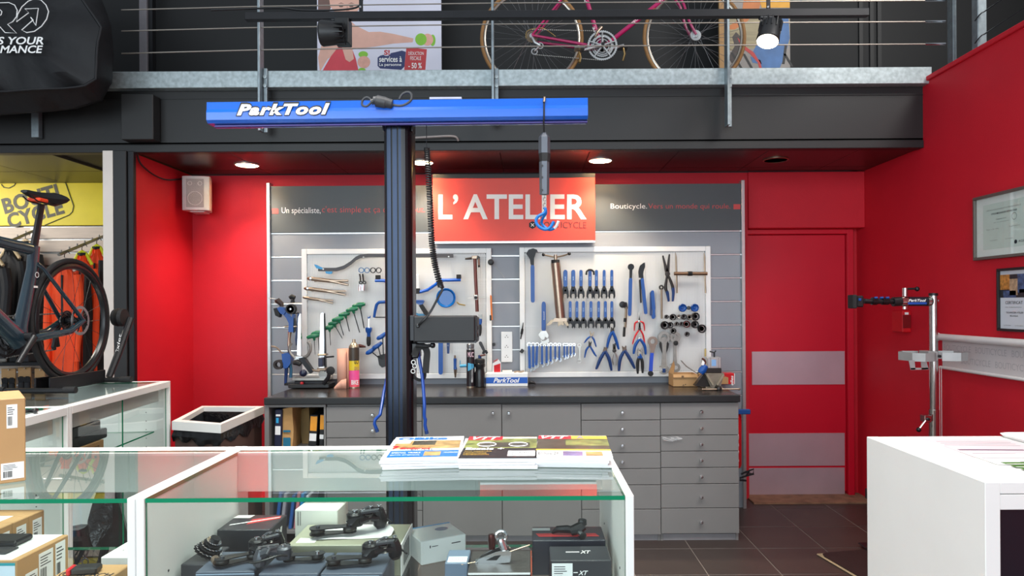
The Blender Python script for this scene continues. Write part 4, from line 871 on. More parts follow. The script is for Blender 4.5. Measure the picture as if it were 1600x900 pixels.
# truing stand
tsd=T('truing_stand',P(487,607,4.78),'steel wheel truing stand with two tall uprights at the left end of the bench','wheel stand'); Y=4.80
MB().rbox(450,514,600,606.5,Y,.16,BLK,.004).build('base',tsd)
MB().rbox(456,512,590,595,Y+.02,.13,STEEL,.003).build('plate',tsd); MB().rbox(460,505,595,600,Y+.03,.1,BLKM,.003).build('under_block',tsd)
for x in (470,505): MB().cyl(P(x,599,Y+.01),P(x+4,599,Y+.01),.011,CHMP if x>480 else REDP,10).build('screw_knob',tsd)
MB().poly([(464,555),(466,496),(468.5,490),(469.5,490),(470,556)],Y+.05,.03,CHR).build('upright',tsd,smooth=0); MB().poly([(462,540),(465,500),(467,491),(465,490),(461,530)],Y+.06,.03,BLUED).build('upright_edge',tsd,smooth=0)
MB().poly([(498,588),(501,492),(502,489),(505.5,489),(507,588)],Y+.05,.03,CHR).build('upright',tsd,smooth=0); MB().poly([(505.6,489),(506.5,490),(509,588),(507.2,588)],Y+.06,.03,BLKM).build('upright_edge',tsd,smooth=0)
MB().poly([(500,587),(509,580),(511,588),(505,592),(499,591)],Y+.03,.05,CHR).build('upright_foot',tsd,smooth=0)
MB().tube([P(467,556,Y+.06),P(467,562,Y+.06)],[.03,.026],CHMP,10).build('clamp_head',tsd); MB().poly([(459,557),(473,557),(472,562),(460,562)],Y+.02,.05,ALU).build('cross_head',tsd)
MB().tube(spl([P(474,559,Y+.02),P(481,555,Y+.02),P(485,546,Y+.02),P(484.5,538,Y+.02),P(481,534,Y+.02)],5),.011,GS,8).build('caliper_arm',tsd); MB().tube(spl([P(461,560,Y+.02),P(454,552,Y+.02),P(452,543,Y+.02),P(456,536,Y+.02)],5),.008,GS,8).build('caliper_arm',tsd)
MB().poly([(466,560),(474,558),(489,580),(484,584)],Y-.01,.05,BLKM).build('slide_arm',tsd); MB().tube([P(458,567,Y),P(464,566,Y),P(470,569,Y)],[.014,.022,.018],RUB,10).build('grip',tsd)
MB().sph(P(474,583,Y-.03),.026,mat('blue_black_knob',(24,34,58),.3),14).build('adjust_knob',tsd); MB().lathe([(.02,0),(.03,-.01),(.03,-.02),(.015,-.026)],P(517.5,579,Y+.03),RUB,16,'Y').build('side_knob',tsd)
MB().rbox(497,504,559,573,Y+.0,.03,NAVY,.003).build('gauge_label_block',tsd); MB().rbox(496,509,553,556,Y+.01,.06,BRSH,.003).build('bracket',tsd); MB().rbox(495,509,575,579,Y+.01,.06,CHMP,.003).build('bracket',tsd)
MB().cyl(P(509,558,Y+.02),P(522,557,Y+.02),.006,BLKM,8).build('side_screw',tsd); MB().tube([P(486,578,Y),P(500,580,Y)],.008,CHMP,8).build('link_rod',tsd); MB().tube([P(505,600,Y),P(513,590,Y),P(514,585,Y)],.014,BLKM,8).build('rear_foot',tsd)
# blue wheel gauge stand at far left
bs=T('blue_clamp_stand',P(449,607,4.86),'blue upright stand with clamp heads at the far left end of the bench','stand'); Y=4.88
MB().tube([P(446,602,Y),P(447.5,575,Y),P(448.5,560,Y)],[.010,.013,.013],BLUED,8).build('lower_post',bs); MB().tube([P(452,541,Y),P(452,530,Y),P(453,518,Y)],[.012,.01,.014],CHMP,10).build('joint',bs); MB().tube([P(451,562,Y),P(452,541,Y)],.009,BLKM,8).build('rod',bs)
MB().poly([(450.5,519),(451,505),(447,497),(442.5,492),(443,487),(447,488),(452,496),(456,495),(456.5,491),(458.5,492),(458,519)],Y-.03,.05,BLUE).build('yoke',bs,smooth=0)
MB().poly([(432,482),(437,479.5),(443,481),(446,488),(443,492),(438,490)],Y-.04,.06,BLUE).build('clamp_head',bs,smooth=0); MB().poly([(427,482),(432,481),(437,492),(436,496),(430,493)],Y-.045,.05,RUB).build('clamp_jaw',bs,smooth=0)
MB().tube([P(430,471,Y),P(434,470,Y),P(440,475,Y),P(440,479,Y)],[.01,.022,.018,.016],mat('dark_knurl',(60,48,44),.5,.3),8).build('screw_handle',bs); MB().cyl(P(420,466,Y),P(431,467,Y),.003,STEEL,6).build('screw_bar',bs)
MB().ring(P(454,483,Y-.07),.036,.027,.03,RUB,24).build('gauge_rim',bs); MB().lathe([(.027,-.004),(.0001,-.004)],P(454,483,Y-.06),mat('gauge_face',(170,195,225),.3,var=.1),20,'Y').build('gauge_face',bs); MB().lathe([(.008,0),(.008,-.01),(.0001,-.012)],P(454,483,Y-.064),CHR,12,'Y').build('gauge_hub',bs)
MB().poly([(453.5,473),(455,467.5),(458,467.5),(458.5,473)],Y-.04,.03,RUB).build('stem',bs); MB().tube([P(452.5,465.5,Y-.03),P(456,463.5,Y-.03),P(461,465,Y-.03)],[.013,.017,.013],RUB,10).build('top_knob',bs)
MB().cyl(P(445,510.5,Y-.02),P(464,510,Y-.02),.008,CHMP,10).build('axle_pin',bs); MB().poly([(458,493),(461,503),(461,517),(458,520)],Y-.02,.03,BLKM).build('rear_plate',bs); MB().cyl(P(458,490,Y),P(467,489,Y),.004,BLKM,6).build('link',bs)
MB().poly([(440,553),(449,551),(454,556),(454,567),(449,575),(443,576),(441,565)],Y-.04,.06,BLUE).build('lower_clamp',bs,smooth=0); MB().tube(spl([P(424,541,Y-.02),P(432,543,Y-.02),P(438,549,Y-.02),P(443,553,Y-.02)],4),.006,CHMP,8).build('lever_rod',bs)
MB().ring(P(434,570,Y-.05),.034,.019,.04,mat('dark_brown_rubber',(44,36,34),.6),22).build('roller',bs); MB().tube([P(453,567,Y),P(455,578,Y),P(454,590,Y)],[.014,.01,.012],mat('teal_steel',(60,110,140),.4,.4),8).build('lower_link',bs)
MB().rbox(444,458,599,602.5,Y-.05,.12,BLKM,.003).build('foot',bs)
# rubber roll
rr=T('rubber_roll',P(535,606,4.82),'tall salmon pink rolled rubber sheet beside the spray can','roll'); PK=mat('salmon_rubber',(214,160,138),.7,var=.04)
ctr=P(536,604,4.86); mb=MB(); pts=[]
for i in range(60):
    a=i/59*5.2*math.pi; R_=.012+.034*i/59; pts.append((ctr.x-R_*math.cos(a),ctr.y+R_*math.sin(a)))
tail=[(P(534,600,4.8).x,4.80),(P(528,600,4.78).x,4.775),(P(522,602,4.76).x,4.755)]
z1=P(535,545.5,4.82).z; vs=[];fs=[]
for k,(a,b) in enumerate(pts): vs+=[(a,b,ZT),(a,b,z1)]
for k in range(len(pts)-1): fs.append((2*k,2*k+2,2*k+3,2*k+1))
mb.add(vs,fs,PK); rb=mb.build('coil',rr); sm=rb.modifiers.new('thickness','SOLIDIFY'); sm.thickness=.003
mb=MB(); q=[(P(541,600,4.80).x,4.806),(P(533,600,4.80).x,4.80),(P(527,600,4.79).x,4.785),(P(522.5,600,4.78).x,4.77)]; hs=[.07,.06,.035,.012]; vs=[];fs=[]
for (a,b),h_ in zip(q,hs): vs+=[(a,b,ZT),(a,b,ZT+h_)]
for k in range(3): fs.append((2*k,2*k+2,2*k+3,2*k+1))
mb.add(vs,fs,PK); rb=mb.build('loose_end',rr); sm=rb.modifiers.new('thickness','SOLIDIFY'); sm.thickness=.003
def can(name,label,px,py0,py1,wpx,prof,Y,bands,cat='can'):
    c=P(px,py1,Y); c.z=ZT; hgt=P(px,py0,Y).z-ZT; R_=wpx/2*Y/F; o=T(name,c,label,cat)
    for f0,f1,m,nm in bands: MB().lathe([(R_,hgt*f0),(R_,hgt*f1)] if nm!='top' else [(R_*a,hgt*(f0+(f1-f0)*b)) for a,b in prof],c,m,22).build(nm if nm!='top' else 'top',o)
    return o,c,R_,hgt
CANT=mat('can_champagne',(180,164,140),.3,.8,var=.05); PINK=mat('hot_pink_label',(238,84,150),.4,var=.05); YLB=mat('yellow_label',(226,196,40),.4,var=.04); BRNL=mat('dark_brown_label',(66,56,46),.4,var=.1)
o,c,R_,hg=can('spray_can','pink, yellow and dark spray can with a metal cone top on the bench','x' and 553.5,530,605,16,[(1,0),(1,.1),(.75,.35),(.42,.55),(.42,.62),(.3,.65),(.28,1),(.0001,1)],4.87,[(0,.02,CANT,'bottom_rim'),(.02,.16,mat('coral_label',(238,92,110),.4),'coral_band'),(.16,.36,PINK,'pink_band'),(.36,.56,YLB,'yellow_band'),(.56,.83,BRNL,'dark_band'),(.83,1,CANT,'top')])
mb=MB(); yy=c.y-R_-.001; mb.ptext('GO',553.5,560,561,569,yy,INK,bold=.02); mb.ptext('GENIUS',553.5,560.5,573,579,yy,mat('purple_print',(120,40,110),.5,var=0)); mb.ptext('BIKE',549,560,594,601,yy,INKW,bold=.02); mb.build('lettering',o,smooth=0)
o,c,R_,hg=can('spray_can','black spray can with white print under the control box','x' and 735.5,537,604,13,[(1,0),(1,.1),(.85,.2),(.85,.3),(.95,.35),(.95,.9),(.8,1),(.0001,1)],4.86,[(0,.02,CANT,'bottom_rim'),(.02,.86,mat('black_can_label',(34,28,32),.35,var=.1),'label_wrap'),(.86,1,mat('can_grey_top',(120,120,122),.3,.5),'top')])
mb=MB(); yy=c.y-R_-.001; mb.ptext('MUC',731,740,550,558,yy,mat('pale_pink_print',(230,190,200),.5,var=0),bold=.02); mb.ptext('SILICON',736.5,739,568,598,yy,INKW); mb.poly([(731,567),(740,569),(740,575),(731,580)],yy,.0005,PB); mb.build('print',o,smooth=0)
c=P(750,604,4.86); c.z=ZT; k=4.86/F; o=T('water_bottle',c,'black drinking bottle standing beside the black spray can','bottle')
MB().lathe([(.024*1.3,0),(.037,.004),(.037,.10),(.031,.118),(.031,.135),(.037,.145),(.037,.165),(.034,.168)],c,mat('bottle_black',(26,27,29),.3),22).build('body',o); MB().lathe([(.034,.168),(.036,.172),(.036,.195),(.03,.2),(.014,.204),(.0001,.204)],c,RUB,22).build('cap',o); MB().lathe([(.012,.203),(.012,.225),(.008,.228),(.0001,.228)],c,BLUED,12).build('spout',o)
MB().cyl(c+Vector((.002,-.01,.222)),c+Vector((.04,-.01,.228)),.006,MAR,8).build('spout_lever',o)
# white box with blue band
Y=4.88; o=T('cardboard_box',P(792,603,Y),'white and blue lettered tool box standing under the sockets','box'); zb_=ZT
bx=MB().box(P(759,595,Y).x,P(824.5,595,Y).x,Y,Y+.12,zb_,P(792,583.5,Y).z,PAPER,.002).build('carton',o)
MB().box(P(759,595,Y).x+.001,P(824.5,595,Y).x-.001,Y-.0012,Y,P(792,599,Y).z,P(792,589.5,Y).z,mat('box_print_blue',(22,90,185),.4,var=0)).build('blue_band',o,smooth=0)
mb=MB(); mb.ptext('ParkTool',771,812,590.5,598,Y-.002,INKW,bold=.03,shear=.3); mb.build('lettering',o,smooth=0)
ztop=P(792,583.5,Y).z+.001
def onbox(px,w,h,d,dy,z=ztop): x=P(px,590,Y).x; return x,Y+dy
mb=MB(); A=Matrix.Translation((P(776,583,Y).x,Y+.03,ztop))@Matrix.Rotation(.12,4,'X')
mb=MB(A); mb.prism([(-.032,0),(.03,0),(.03,.075),(.012,.098),(-.03,.068)],0,.006,PAPER); o=S(mb,'hanging_card','white and red folded card standing on the blue lettered box','card',smooth=0)
mb=MB(A); mb.prism([(-.02,.006),(.026,.006),(.026,.07),(-.02,.055)],-.001,0,mat('card_red',(205,30,40),.4,var=0)); mb.build('red_print',o,smooth=0)
mb=MB(A); mb.text('SMF',(-.02,-.0012,.076),(.85,0,.45),(-.45,0,.85),.04,.014,INKR,bold=.01); mb.build('lettering',o,smooth=0)
S(MB().cyl(P(785,581,Y+.06),P(800,580.5,Y+.06),.011,mat('cream_roll',(226,214,200),.7),14).cyl(P(784.8,581,Y+.06),P(785,581,Y+.06),.006,DGR,10),'tape_roll','small cream paper roll lying on the blue lettered box','roll')
S(MB().tube(ppath([(803,581.5),(808,580),(814,581),(819,579.5)],Y+.05),.006,CHMP,8),'loose_part','small tan metal part lying on the right end of the lettered box','part')
o=S(MB().tube(ppath([(825.5,599.5),(829,597),(833,597.5),(837,600)],4.9),[.006,.013,.011,.004],BLK,8),'small_clamp','small black clip lying right of the white and blue box','clip')
# sockets
o=T('power_socket',P(791.5,566,5.06),'white triple wall socket between the two tool boards','socket'); Y=5.055
MB().rbox(783,800.5,518.5,566,Y,.016,WHTM,.003).build('plate',o)
for y in (526,541.5,557): 
    MB().ring(P(791.5,y,Y-.002),6.3*K,5.2*K,.004,WHTM,22).build('outlet_rim',o)
    mb=MB(); 
    for a,b in ((-2,1),(2,1),(0,-1.6)): mb.lathe([(.0035,-.0008),(.0001,-.0008)],P(791.5+a,y+b,Y),INK,8,'Y')
    mb.build('outlet_holes',o,smooth=0)['kind']='stuff'
# cardboard box with open flap
Y=4.79; xa=P(1052,595,Y).x; xb=P(1090,595,Y).x; zt_=P(1070,585,Y).z; o=T('cardboard_box',((xa+xb)/2,Y+.08,ZT),'small open brown cardboard box with a raised flap left of the vise','box'); 
mb=MB()
for bx in ((xa,xb,Y,Y+.003,ZT,zt_),(xa,xb,Y+.157,Y+.16,ZT,zt_),(xa,xa+.003,Y+.003,Y+.157,ZT,zt_),(xb-.003,xb,Y+.003,Y+.157,ZT,zt_)): MB().box(*bx,CART).build('side',o,smooth=0)
MB().box(xa,xb,Y,Y+.16,ZT,ZT+.003,CART).build('bottom',o,smooth=0)
MB().add([(xa,Y,zt_),(xa,Y+.16,zt_),(xa+.03,Y+.12,zt_+.09),(xa+.015,Y+.01,zt_+.055)],[(0,1,2,3)],CART).build('raised_flap',o,smooth=0)
MB().add([(xa,Y,zt_+.001),(xb,Y,zt_+.001),(xb,Y-.012,zt_-.02),(xa,Y-.012,zt_-.02)],[(0,1,2,3)],CART).build('front_flap',o,smooth=0)
mb=MB()
for a in ((1067,601,2.2,.8),(1070.5,600,1.2,1.6),(1066,602.5,3,.6)): mb.rbox(a[0],a[0]+a[2],a[1],a[1]+a[3],Y-.0008,.0008,INK)
mb.rbox(1065,1068.5,587,590,Y-.0132,.0008,mat('faded_print',(120,90,60),.6,var=0)); mb.build('print',o,smooth=0)['kind']='stuff'
S(MB().tube([P(1064,563,4.97),P(1072,572,4.95),P(1090,584,4.9)],[.004,.0045,.003],GS,6),'long_drill_bit','thin steel rod leaning between the brown box and the board','rod')
S(MB().box(P(1092,595,4.95).x,P(1102,595,4.95).x,4.92,5.0,ZT,P(1097,584,4.95).z,mat('old_cardboard',(150,120,80),.75,var=.15),.004),'cardboard_box','dull brown box in the shade behind the vise','box')
Y=4.93; xa=P(1126,595,Y).x; xb=P(1148,595,Y).x; o=T('cardboard_box',((xa+xb)/2,Y+.05,ZT),'red and brown box with white script at the right end of the bench','box'); MB().box(xa,xb,Y,Y+.09,ZT,P(1137,583.5,Y).z,REDP,.002).build('carton',o)
MB().prism([(P(1127,600,Y).x,ZT+.002),(P(1138,600,Y).x,ZT+.002),(P(1138,600,Y).x,P(1138,590,Y).z),(P(1133,600,Y).x,P(1138,588,Y).z),(P(1127,600,Y).x,P(1138,592,Y).z)],Y-.001,Y,CART).build('brown_print',o,smooth=0)
mb=MB(); p0=P(1146,602,Y-.001); mb.text('elles',p0,(0,0,1),(-1,0,0),.07,.022,INKW,bold=.02,shear=.2); mb.build('lettering',o,smooth=0); MB().box(xb-.004,xb+.0008,Y-.0008,Y,ZT,P(1137,583.5,Y).z,PAPER).build('white_edge',o,smooth=0)
# vise
VI=mat('worn_vise_casting',(128,118,104),.5,.35,var=.2,scale=22); vi=T('bench_vise',P(1118,612,4.62),'worn grey bench vise with chrome jaw block and long handle bar','vise'); Y=4.62
MB().prism([(P(a,b,Y).x,P(a,b,Y).z) for a,b in ((1101,583),(1131,583),(1124.5,607),(1111,607))],Y-.01,Y+.12,VI).build('front_casting',vi,smooth=0); MB().box(P(1103,600,Y).x,P(1130,600,Y).x,Y+.0,Y+.26,ZT,ZT+.018,VI,.004).build('base',vi)
MB().prism([(P(a,b,Y).x,P(a,b,Y).z) for a,b in ((1104,583),(1114,600),(1112,602),(1102,586))],Y-.025,Y-.008,mat('vise_rib',(150,140,120),.5,.3)).build('rib',vi,smooth=0); MB().prism([(P(a,b,Y).x,P(a,b,Y).z) for a,b in ((1128.5,583),(1118,600),(1120,602),(1130.5,586))],Y-.025,Y-.008,MATS['vise_rib']).build('rib',vi,smooth=0)
MB().rbox(1103.5,1127.5,575.5,583,Y,.1,JD,.003).build('jaw',vi); MB().rbox(1105.5,1126.5,558.5,575.5,Y+.005,.09,ALU,.003).build('jaw_block',vi); MB().rbox(1112,1119,562,572,Y+.003,.003,mat('pale_blue_label',(130,170,215),.4,var=0)).build('label',vi)
for x in (1110,1122.5): MB().rbox(x,x+.7,559,575,Y+.003,.003,GS).build('jaw_seam',vi,smooth=0)
MB().tube([P(1116,558,Y+.04),P(1116,551,Y+.04)],.006,BLKM,8).build('top_screw',vi); MB().tube([P(1109,549,Y+.04),P(1116,551,Y+.04),P(1118.5,548,Y+.04)],.005,BLKM,8).build('top_handle',vi)
MB().lathe([(.02,.02),(.02,-.03),(.015,-.045),(.0001,-.05)],P(1121.5,606.5,Y-.02),JD,16,'Y').build('screw_boss',vi); MB().cyl(P(1098,608.5,Y-.055),P(1155,608,Y-.055),.0055,CHMP,10).build('handle_bar',vi)
for x in (1098,1155): MB().sph(P(x,608.5 if x<1100 else 608,Y-.055),.0085,CHMP,10).build('bar_end',vi)
MB().poly([(1086,603),(1100,584),(1106,584),(1108,605),(1104,605)],Y+.02,.06,JD).build('swivel_bracket',vi,smooth=0)
hb=T('hub_tool',P(1099,585,Y-.06),'small blue and orange hub tool leaning on the left of the vise','tool'); MB().tube(ppath([(1094,583),(1098,578),(1103,571)],Y-.07+.03),[.022,.028,.018],BLUE,10).build('body',hb); MB().tube(ppath([(1089,583),(1096,580)],Y-.07+.02),[.003,.008],BLK,8).build('pin',hb); MB().tube(spl(ppath([(1097,560),(1101,563),(1102,567),(1099,571)],Y-.07+.03),4),.007,MAR,8).build('curved_arm',hb); MB().poly([(1098,563),(1101,566),(1100,572),(1096,570)],Y-.07+.02,.01,PAPER).build('tag',hb); MB().tube(ppath([(1089,592),(1096,584)],Y-.07+.01),.004,CHMP,6).build('axle',hb)
S(MB().tube(ppath([(1102,545),(1102.5,600)],5.0),.007,mat('yellow_wood_stick',(200,176,110),.6),8),'wooden_stick','thin yellow stick standing behind the vise','stick')
# ================================================================ BESIDE THE DOOR
Y=4.75; xo=P(1160,660,Y).x
fe=T('fire_extinguisher',(xo-.03,Y+.1,0),'red extinguisher bottle with a blue strap tucked between bench and door','extinguisher'); c=Vector((1.455,Y+.14,.35))
MB().lathe([(.0001,0),(.06,.0),(.066,.02),(.066,.36),(.055,.41),(.025,.44),(.02,.46),(.0001,.46)],c,REDP,22).build('cylinder',fe); MB().lathe([(.02,.46),(.022,.5),(.0001,.51)],c,BLKM,12).build('valve',fe)
mb=MB(); mb.text('PRO',c+Vector((.03,-.064,.05)),(0,0,1),(-1,0,0),.22,.03,INKW,bold=.02); mb.build('print',fe,smooth=0)
MB().cyl((c.x,c.y,0),(c.x,c.y,.36),.03,BLKM,10).build('stand',fe)
MB().box(1.43,P(1173,644,4.82).x,4.82,4.85,P(1165,647.5,4.82).z,P(1165,640,4.82).z,mat('blue_strap',(10,70,140),.45),.004).build('blue_strap',fe); MB().cyl((c.x,c.y,.8),(c.x,c.y-.06,P(1165,643,4.82).z),.012,MATS['blue_strap'],8).build('strap_post',fe)
o=T('wire_bracket',P(1165,742,4.55),'black wire bracket sticking out low beside the bench end','bracket'); 
MB().tube(ppath([(1156,747),(1168,743),(1177,741),(1177.5,733),(1166,737),(1158,741)],4.55),.006,BLKM,6).build('loop',o); MB().tube(ppath([(1156,750),(1166,751)],4.55),.007,BLKM,6).build('lower_rod',o); MB().tube([P(1177,741,4.55),Vector((1.60,5.04,.27))],.006,BLKM,6).build('wall_rod',o); MB().tube(ppath([(1166,743),(1171,736)],4.55),.005,BLKM,6).build('cross_rod',o)
# ================================================================ REPAIR STAND RIGHT
Y=3.95; st=T('repair_stand',(P(1459,600,Y).x,Y,0),'chrome workshop repair stand with black clamp arm and grey tool tray','repair stand'); k=Y/F
CHD=mat('chrome_tube',(196,192,188),.16,1.0,var=.03); xs=P(1459,600,Y).x
MB().cyl((xs,Y,.018),(xs,Y,P(1459,640,Y).z),7.6*k,CHD,22).build('lower_tube',st); MB().cyl((xs,Y,P(1459,645,Y).z),(xs,Y,P(1459,460,Y).z),6.2*k,CHD,22).build('upper_tube',st); MB().cyl((xs,Y,P(1459,462,Y).z),(xs,Y,P(1459,458,Y).z),6.6*k,BLKM,22).build('tube_cap',st)
MB().box(xs-.3,xs+.24,Y-.32,Y+.3,.017,.027,BLKM,.004).build('base_plate',st)
MB().tube(ppath([(1455,471),(1408,471)],Y),7.2*k,BLKG,18).build('clamp_sleeve',st); MB().tube(ppath([(1453,471),(1448,471)],Y),7.4*k,CHD,18).build('sleeve_ring',st); MB().tube(ppath([(1417,471),(1407.5,471)],Y),7.4*k,CHD,18).build('sleeve_ring',st); MB().tube(ppath([(1407.5,471),(1395,471.5)],Y),7.3*k,BLK,18).build('sleeve_end',st)
mb=MB(); mb.tube(ppath([(1419,471),(1447,471)],Y),7.32*k,mat('label_dark',(30,34,44),.3,var=0),18); mb.build('label_band',st); mb=MB(); mb.ptext('ParkTool',1419.5,1447,467.3,471.5,Y-7.6*k,INKW,bold=.03,shear=.3); mb.build('lettering',st,smooth=0); MB().rbox(1419,1448,472.3,475.5,Y-7.5*k,.002,mat('label_blue',(24,80,170),.4,var=0)).build('blue_stripe',st,smooth=0)
for i,(a,b,r_) in enumerate(((1395,1388,4.5),(1388,1378,6),(1378,1370,4.6),(1370,1362,6.2),(1362,1350,4.2))): MB().tube(ppath([(a,471),(b,470.5)],Y),[r_*k*.9,r_*k],BLKG if i%2 else BLK,12).build('knuckle',st)
for x in (1366,1375,1384): MB().tube(ppath([(x,465.5),(x+5,465)],Y-.01),.006,BLUE,8).build('blue_link',st)
MB().rbox(1340,1350,462,480,Y-.03,.06,BLK,.006).build('jaw',st); MB().rbox(1333,1339.5,460.5,482,Y-.035,.07,RUB,.004).build('jaw',st); MB().rbox(1342,1346,466,470,Y-.036,.01,BLUE,.002).build('jaw_pad',st)
MB().tube(ppath([(1414,463),(1414,450)],Y),4*k,CHD,12).build('cam_post',st); MB().tube(ppath([(1414,451.5),(1432,451)],Y),.006,BLKM,8).build('cam_lever',st); MB().sph(P(1433,451.5,Y),.014,BLKG,12).build('lever_knob',st); MB().tube(ppath([(1414,479),(1414,483)],Y),3.6*k,CHD,10).build('cam_nut',st)
MB().sph(P(1466,470,Y),.007,CHR,8).build('bolt',st)
TRY=mat('tray_grey',(176,176,174),.4,.3)
def band(pts,z0,z1,nm):
    mb=MB(); vs=[];fs=[]
    for a,b in pts: vs+=[(a,b,z0),(a,b,z1)]
    for i in range(len(pts)-1): fs.append((2*i,2*i+2,2*i+3,2*i+1))
    mb.add(vs,fs,TRY); o=mb.build(nm,st,smooth=0); m=o.modifiers.new('thickness','SOLIDIFY'); m.thickness=.004
z0,z1=P(1459,563,Y).z,P(1459,550,Y).z; x=lambda p:P(p,556,Y).x
band([(x(1452),Y-.06),(x(1446),Y-.08),(x(1430),Y-.1),(x(1417),Y-.06),(x(1412),Y+.05),(x(1428),Y+.12),(x(1450),Y+.1)],z0,z1,'tray_ring'); band([(x(1464),Y-.05),(x(1488),Y-.08),(x(1504),Y-.05),(x(1504),Y+.08),(x(1480),Y+.12),(x(1464),Y+.06)],z0,z1,'tray_ring')
MB().add([P(1420,564,Y-.07),P(1448,562,Y-.07),P(1451,577,Y-.07),P(1422,577.5,Y-.07)],[],TRY)
for q in (((1420,563),(1423,577.5),(1430.5,577.5),(1429,563)),((1439,562),(1440,577.5),(1451,577),(1447,562)),((1423,575),(1451,574.5),(1451,577.5),(1423,578))): MB().poly(q,Y-.07,.004,TRY).build('tray_hanger',st,smooth=0)
MB().rbox(1451,1466,549,564,Y-.05,.1,TRY,.003).build('tray_clamp',st); MB().lathe([(.008,0),(.008,-.012),(.0001,-.014)],P(1467,556.5,Y-.05),BLK,10,'Y').build('tray_screw',st)
MB().rbox(1445,1456,649,660,Y-.04,.05,CHD,.003).build('height_clamp',st); MB().lathe([(.008,0),(.008,-.01),(.0001,-.012)],P(1450,655,Y-.04),BLKM,10,'Y').build('clamp_bolt',st); MB().tube(ppath([(1446,657),(1437,669)],Y-.05),.006,CHD,8).build('clamp_lever',st); MB().sph(P(1435.5,671.5,Y-.05),.014,BLKG,12).build('lever_knob',st)
# floor mat under it
mt=T('rubber_mat',(2.0,3.8,0),'dark brown rubber mat with a pale border edge on the floor right of the bench','mat'); A=Matrix.Translation((1.74,4.10,.002))@Matrix.Rotation(math.radians(11),4,'Z')
mb=MB(A); mb.box(-.012,.72,-.95,.012,0,.008,mat('mat_border_tan',(170,150,118),.7),.006); mb.build('border',mt); 
mb=MB(A); rc=[(.05,0),(.015,-.012),(0,-.05),(0,-.94),(.71,-.94),(.71,0)]; vs=[(a,b,z) for z in (.006,.014) for a,b in rc]; n=6; mb.add(vs,[tuple(range(n)),tuple(range(2*n-1,n-1,-1))]+[(i,n+i,n+(i+1)%n,(i+1)%n) for i in range(n)],mat('mat_brown_rubber',(38,25,24),.6,var=.12,bump=.2)); mb.build('rubber_sheet',mt,smooth=0)
# ================================================================ ON THE RIGHT WALL
def wallpt(px,py): Yw_=F*XR/((px-VX)+ROLL*(VY-py)); p=P(px,py,Yw_); return p
def wbox(mb,y0,y1,z0,z1,t,m,b=0,o=0.0): mb.box(XR-t-o,XR-o,y0,y1,z0,z1,m,b); return mb
a=wallpt(1525,310); b=wallpt(1531,407); fz1=a.z; fz0=b.z; fy1=a.y-.01; fy0=fy1-.52
o=T('framed_certificate',(XR,(fy0+fy1)/2,fz0),'large grey framed certificate with a wide mat on the red wall','picture'); FR=mat('frame_grey_brown',(112,104,98),.35,.4)
for bx in ((fy0,fy1,fz0,fz0+.016),(fy0,fy1,fz1-.016,fz1),(fy0,fy0+.014,fz0+.016,fz1-.016),(fy1-.014,fy1,fz0+.016,fz1-.016)): wbox(MB(),*bx,.028,FR,.002).build('frame_bar',o)
wbox(MB(),fy0+.012,fy1-.012,fz0+.014,fz1-.014,.012,PAPER).build('mat_board',o); wbox(MB(),fy0+.07,fy1-.07,fz0+.055,fz1-.055,.0128,mat('certificate_paper',(214,222,216),.6,var=.04,scale=9)).build('certificate',o)
mb=MB(); ux=(0,-1,0); uz=(0,0,1); Xp=XR-.0135
def wl(t,y,z,w,h,m=INK,**k): mb.text(t,(Xp,y,z),ux,uz,w,h,m,**k)
yl=fy1-.10
wl('CERTIFICAT DE QUALIFICATION PROFESSIONNELLE',yl,fz1-.095,.27,.008,mat('grey_ink',(130,130,128),.6,var=0)); wl('CYCLE MECANICIEN REPARATEUR',yl-.04,fz1-.118,.2,.010,INK,bold=.01); wl('Diplome remis',yl-.08,fz1-.15,.08,.007); wl('par la commission',yl-.06,fz1-.166,.12,.006,MATS['grey_ink']); wl('Fait a la ville',yl,fz1-.20,.10,.006,MATS['grey_ink']); wl('Signature',yl-.18,fz1-.20,.08,.006,MATS['grey_ink']); wl('Le president',yl-.03,fz0+.10,.06,.006,MATS['grey_ink']); wl('Le directeur',yl-.15,fz0+.10,.06,.006,MATS['grey_ink']); wl('AGEA',fy1-.35,fz0+.075,.06,.012,INK); mb.build('print',o,smooth=0)
mb=MB(); mb.lathe([(.0001,0),(.011,0)],(XR-.0138,fy1-.33,fz0+.08),mat('seal_blue',(30,90,130),.5,var=0),14,'X'); mb.build('blue_seal',o,smooth=0); MB().torus((XR-.0136,fy1-.32,fz1-.145),.018,.0012,MATS['grey_ink'],'X',18,4).build('stamp',o)
wbox(MB(),fy0+.012,fy1-.012,fz0+.014,fz1-.014,.0005,GLSD,o=.02).build('glazing',o,smooth=0)
a=wallpt(1563.5,420); b=wallpt(1567,517); fz1=a.z; fz0=b.z; fy1=a.y; fy0=fy1-.27
o=T('framed_certificate',(XR,(fy0+fy1)/2,fz0),'smaller black framed certificate with a photo strip, at the right frame edge','picture')
for bx in ((fy0,fy1,fz0,fz0+.014),(fy0,fy1,fz1-.014,fz1),(fy0,fy0+.014,fz0+.014,fz1-.014),(fy1-.014,fy1,fz0+.014,fz1-.014)): wbox(MB(),*bx,.026,BLK,.002).build('frame_bar',o)
wbox(MB(),fy0+.012,fy1-.012,fz0+.012,fz1-.012,.012,mat('certificate_white',(214,218,226),.6,var=.02)).build('sheet',o)
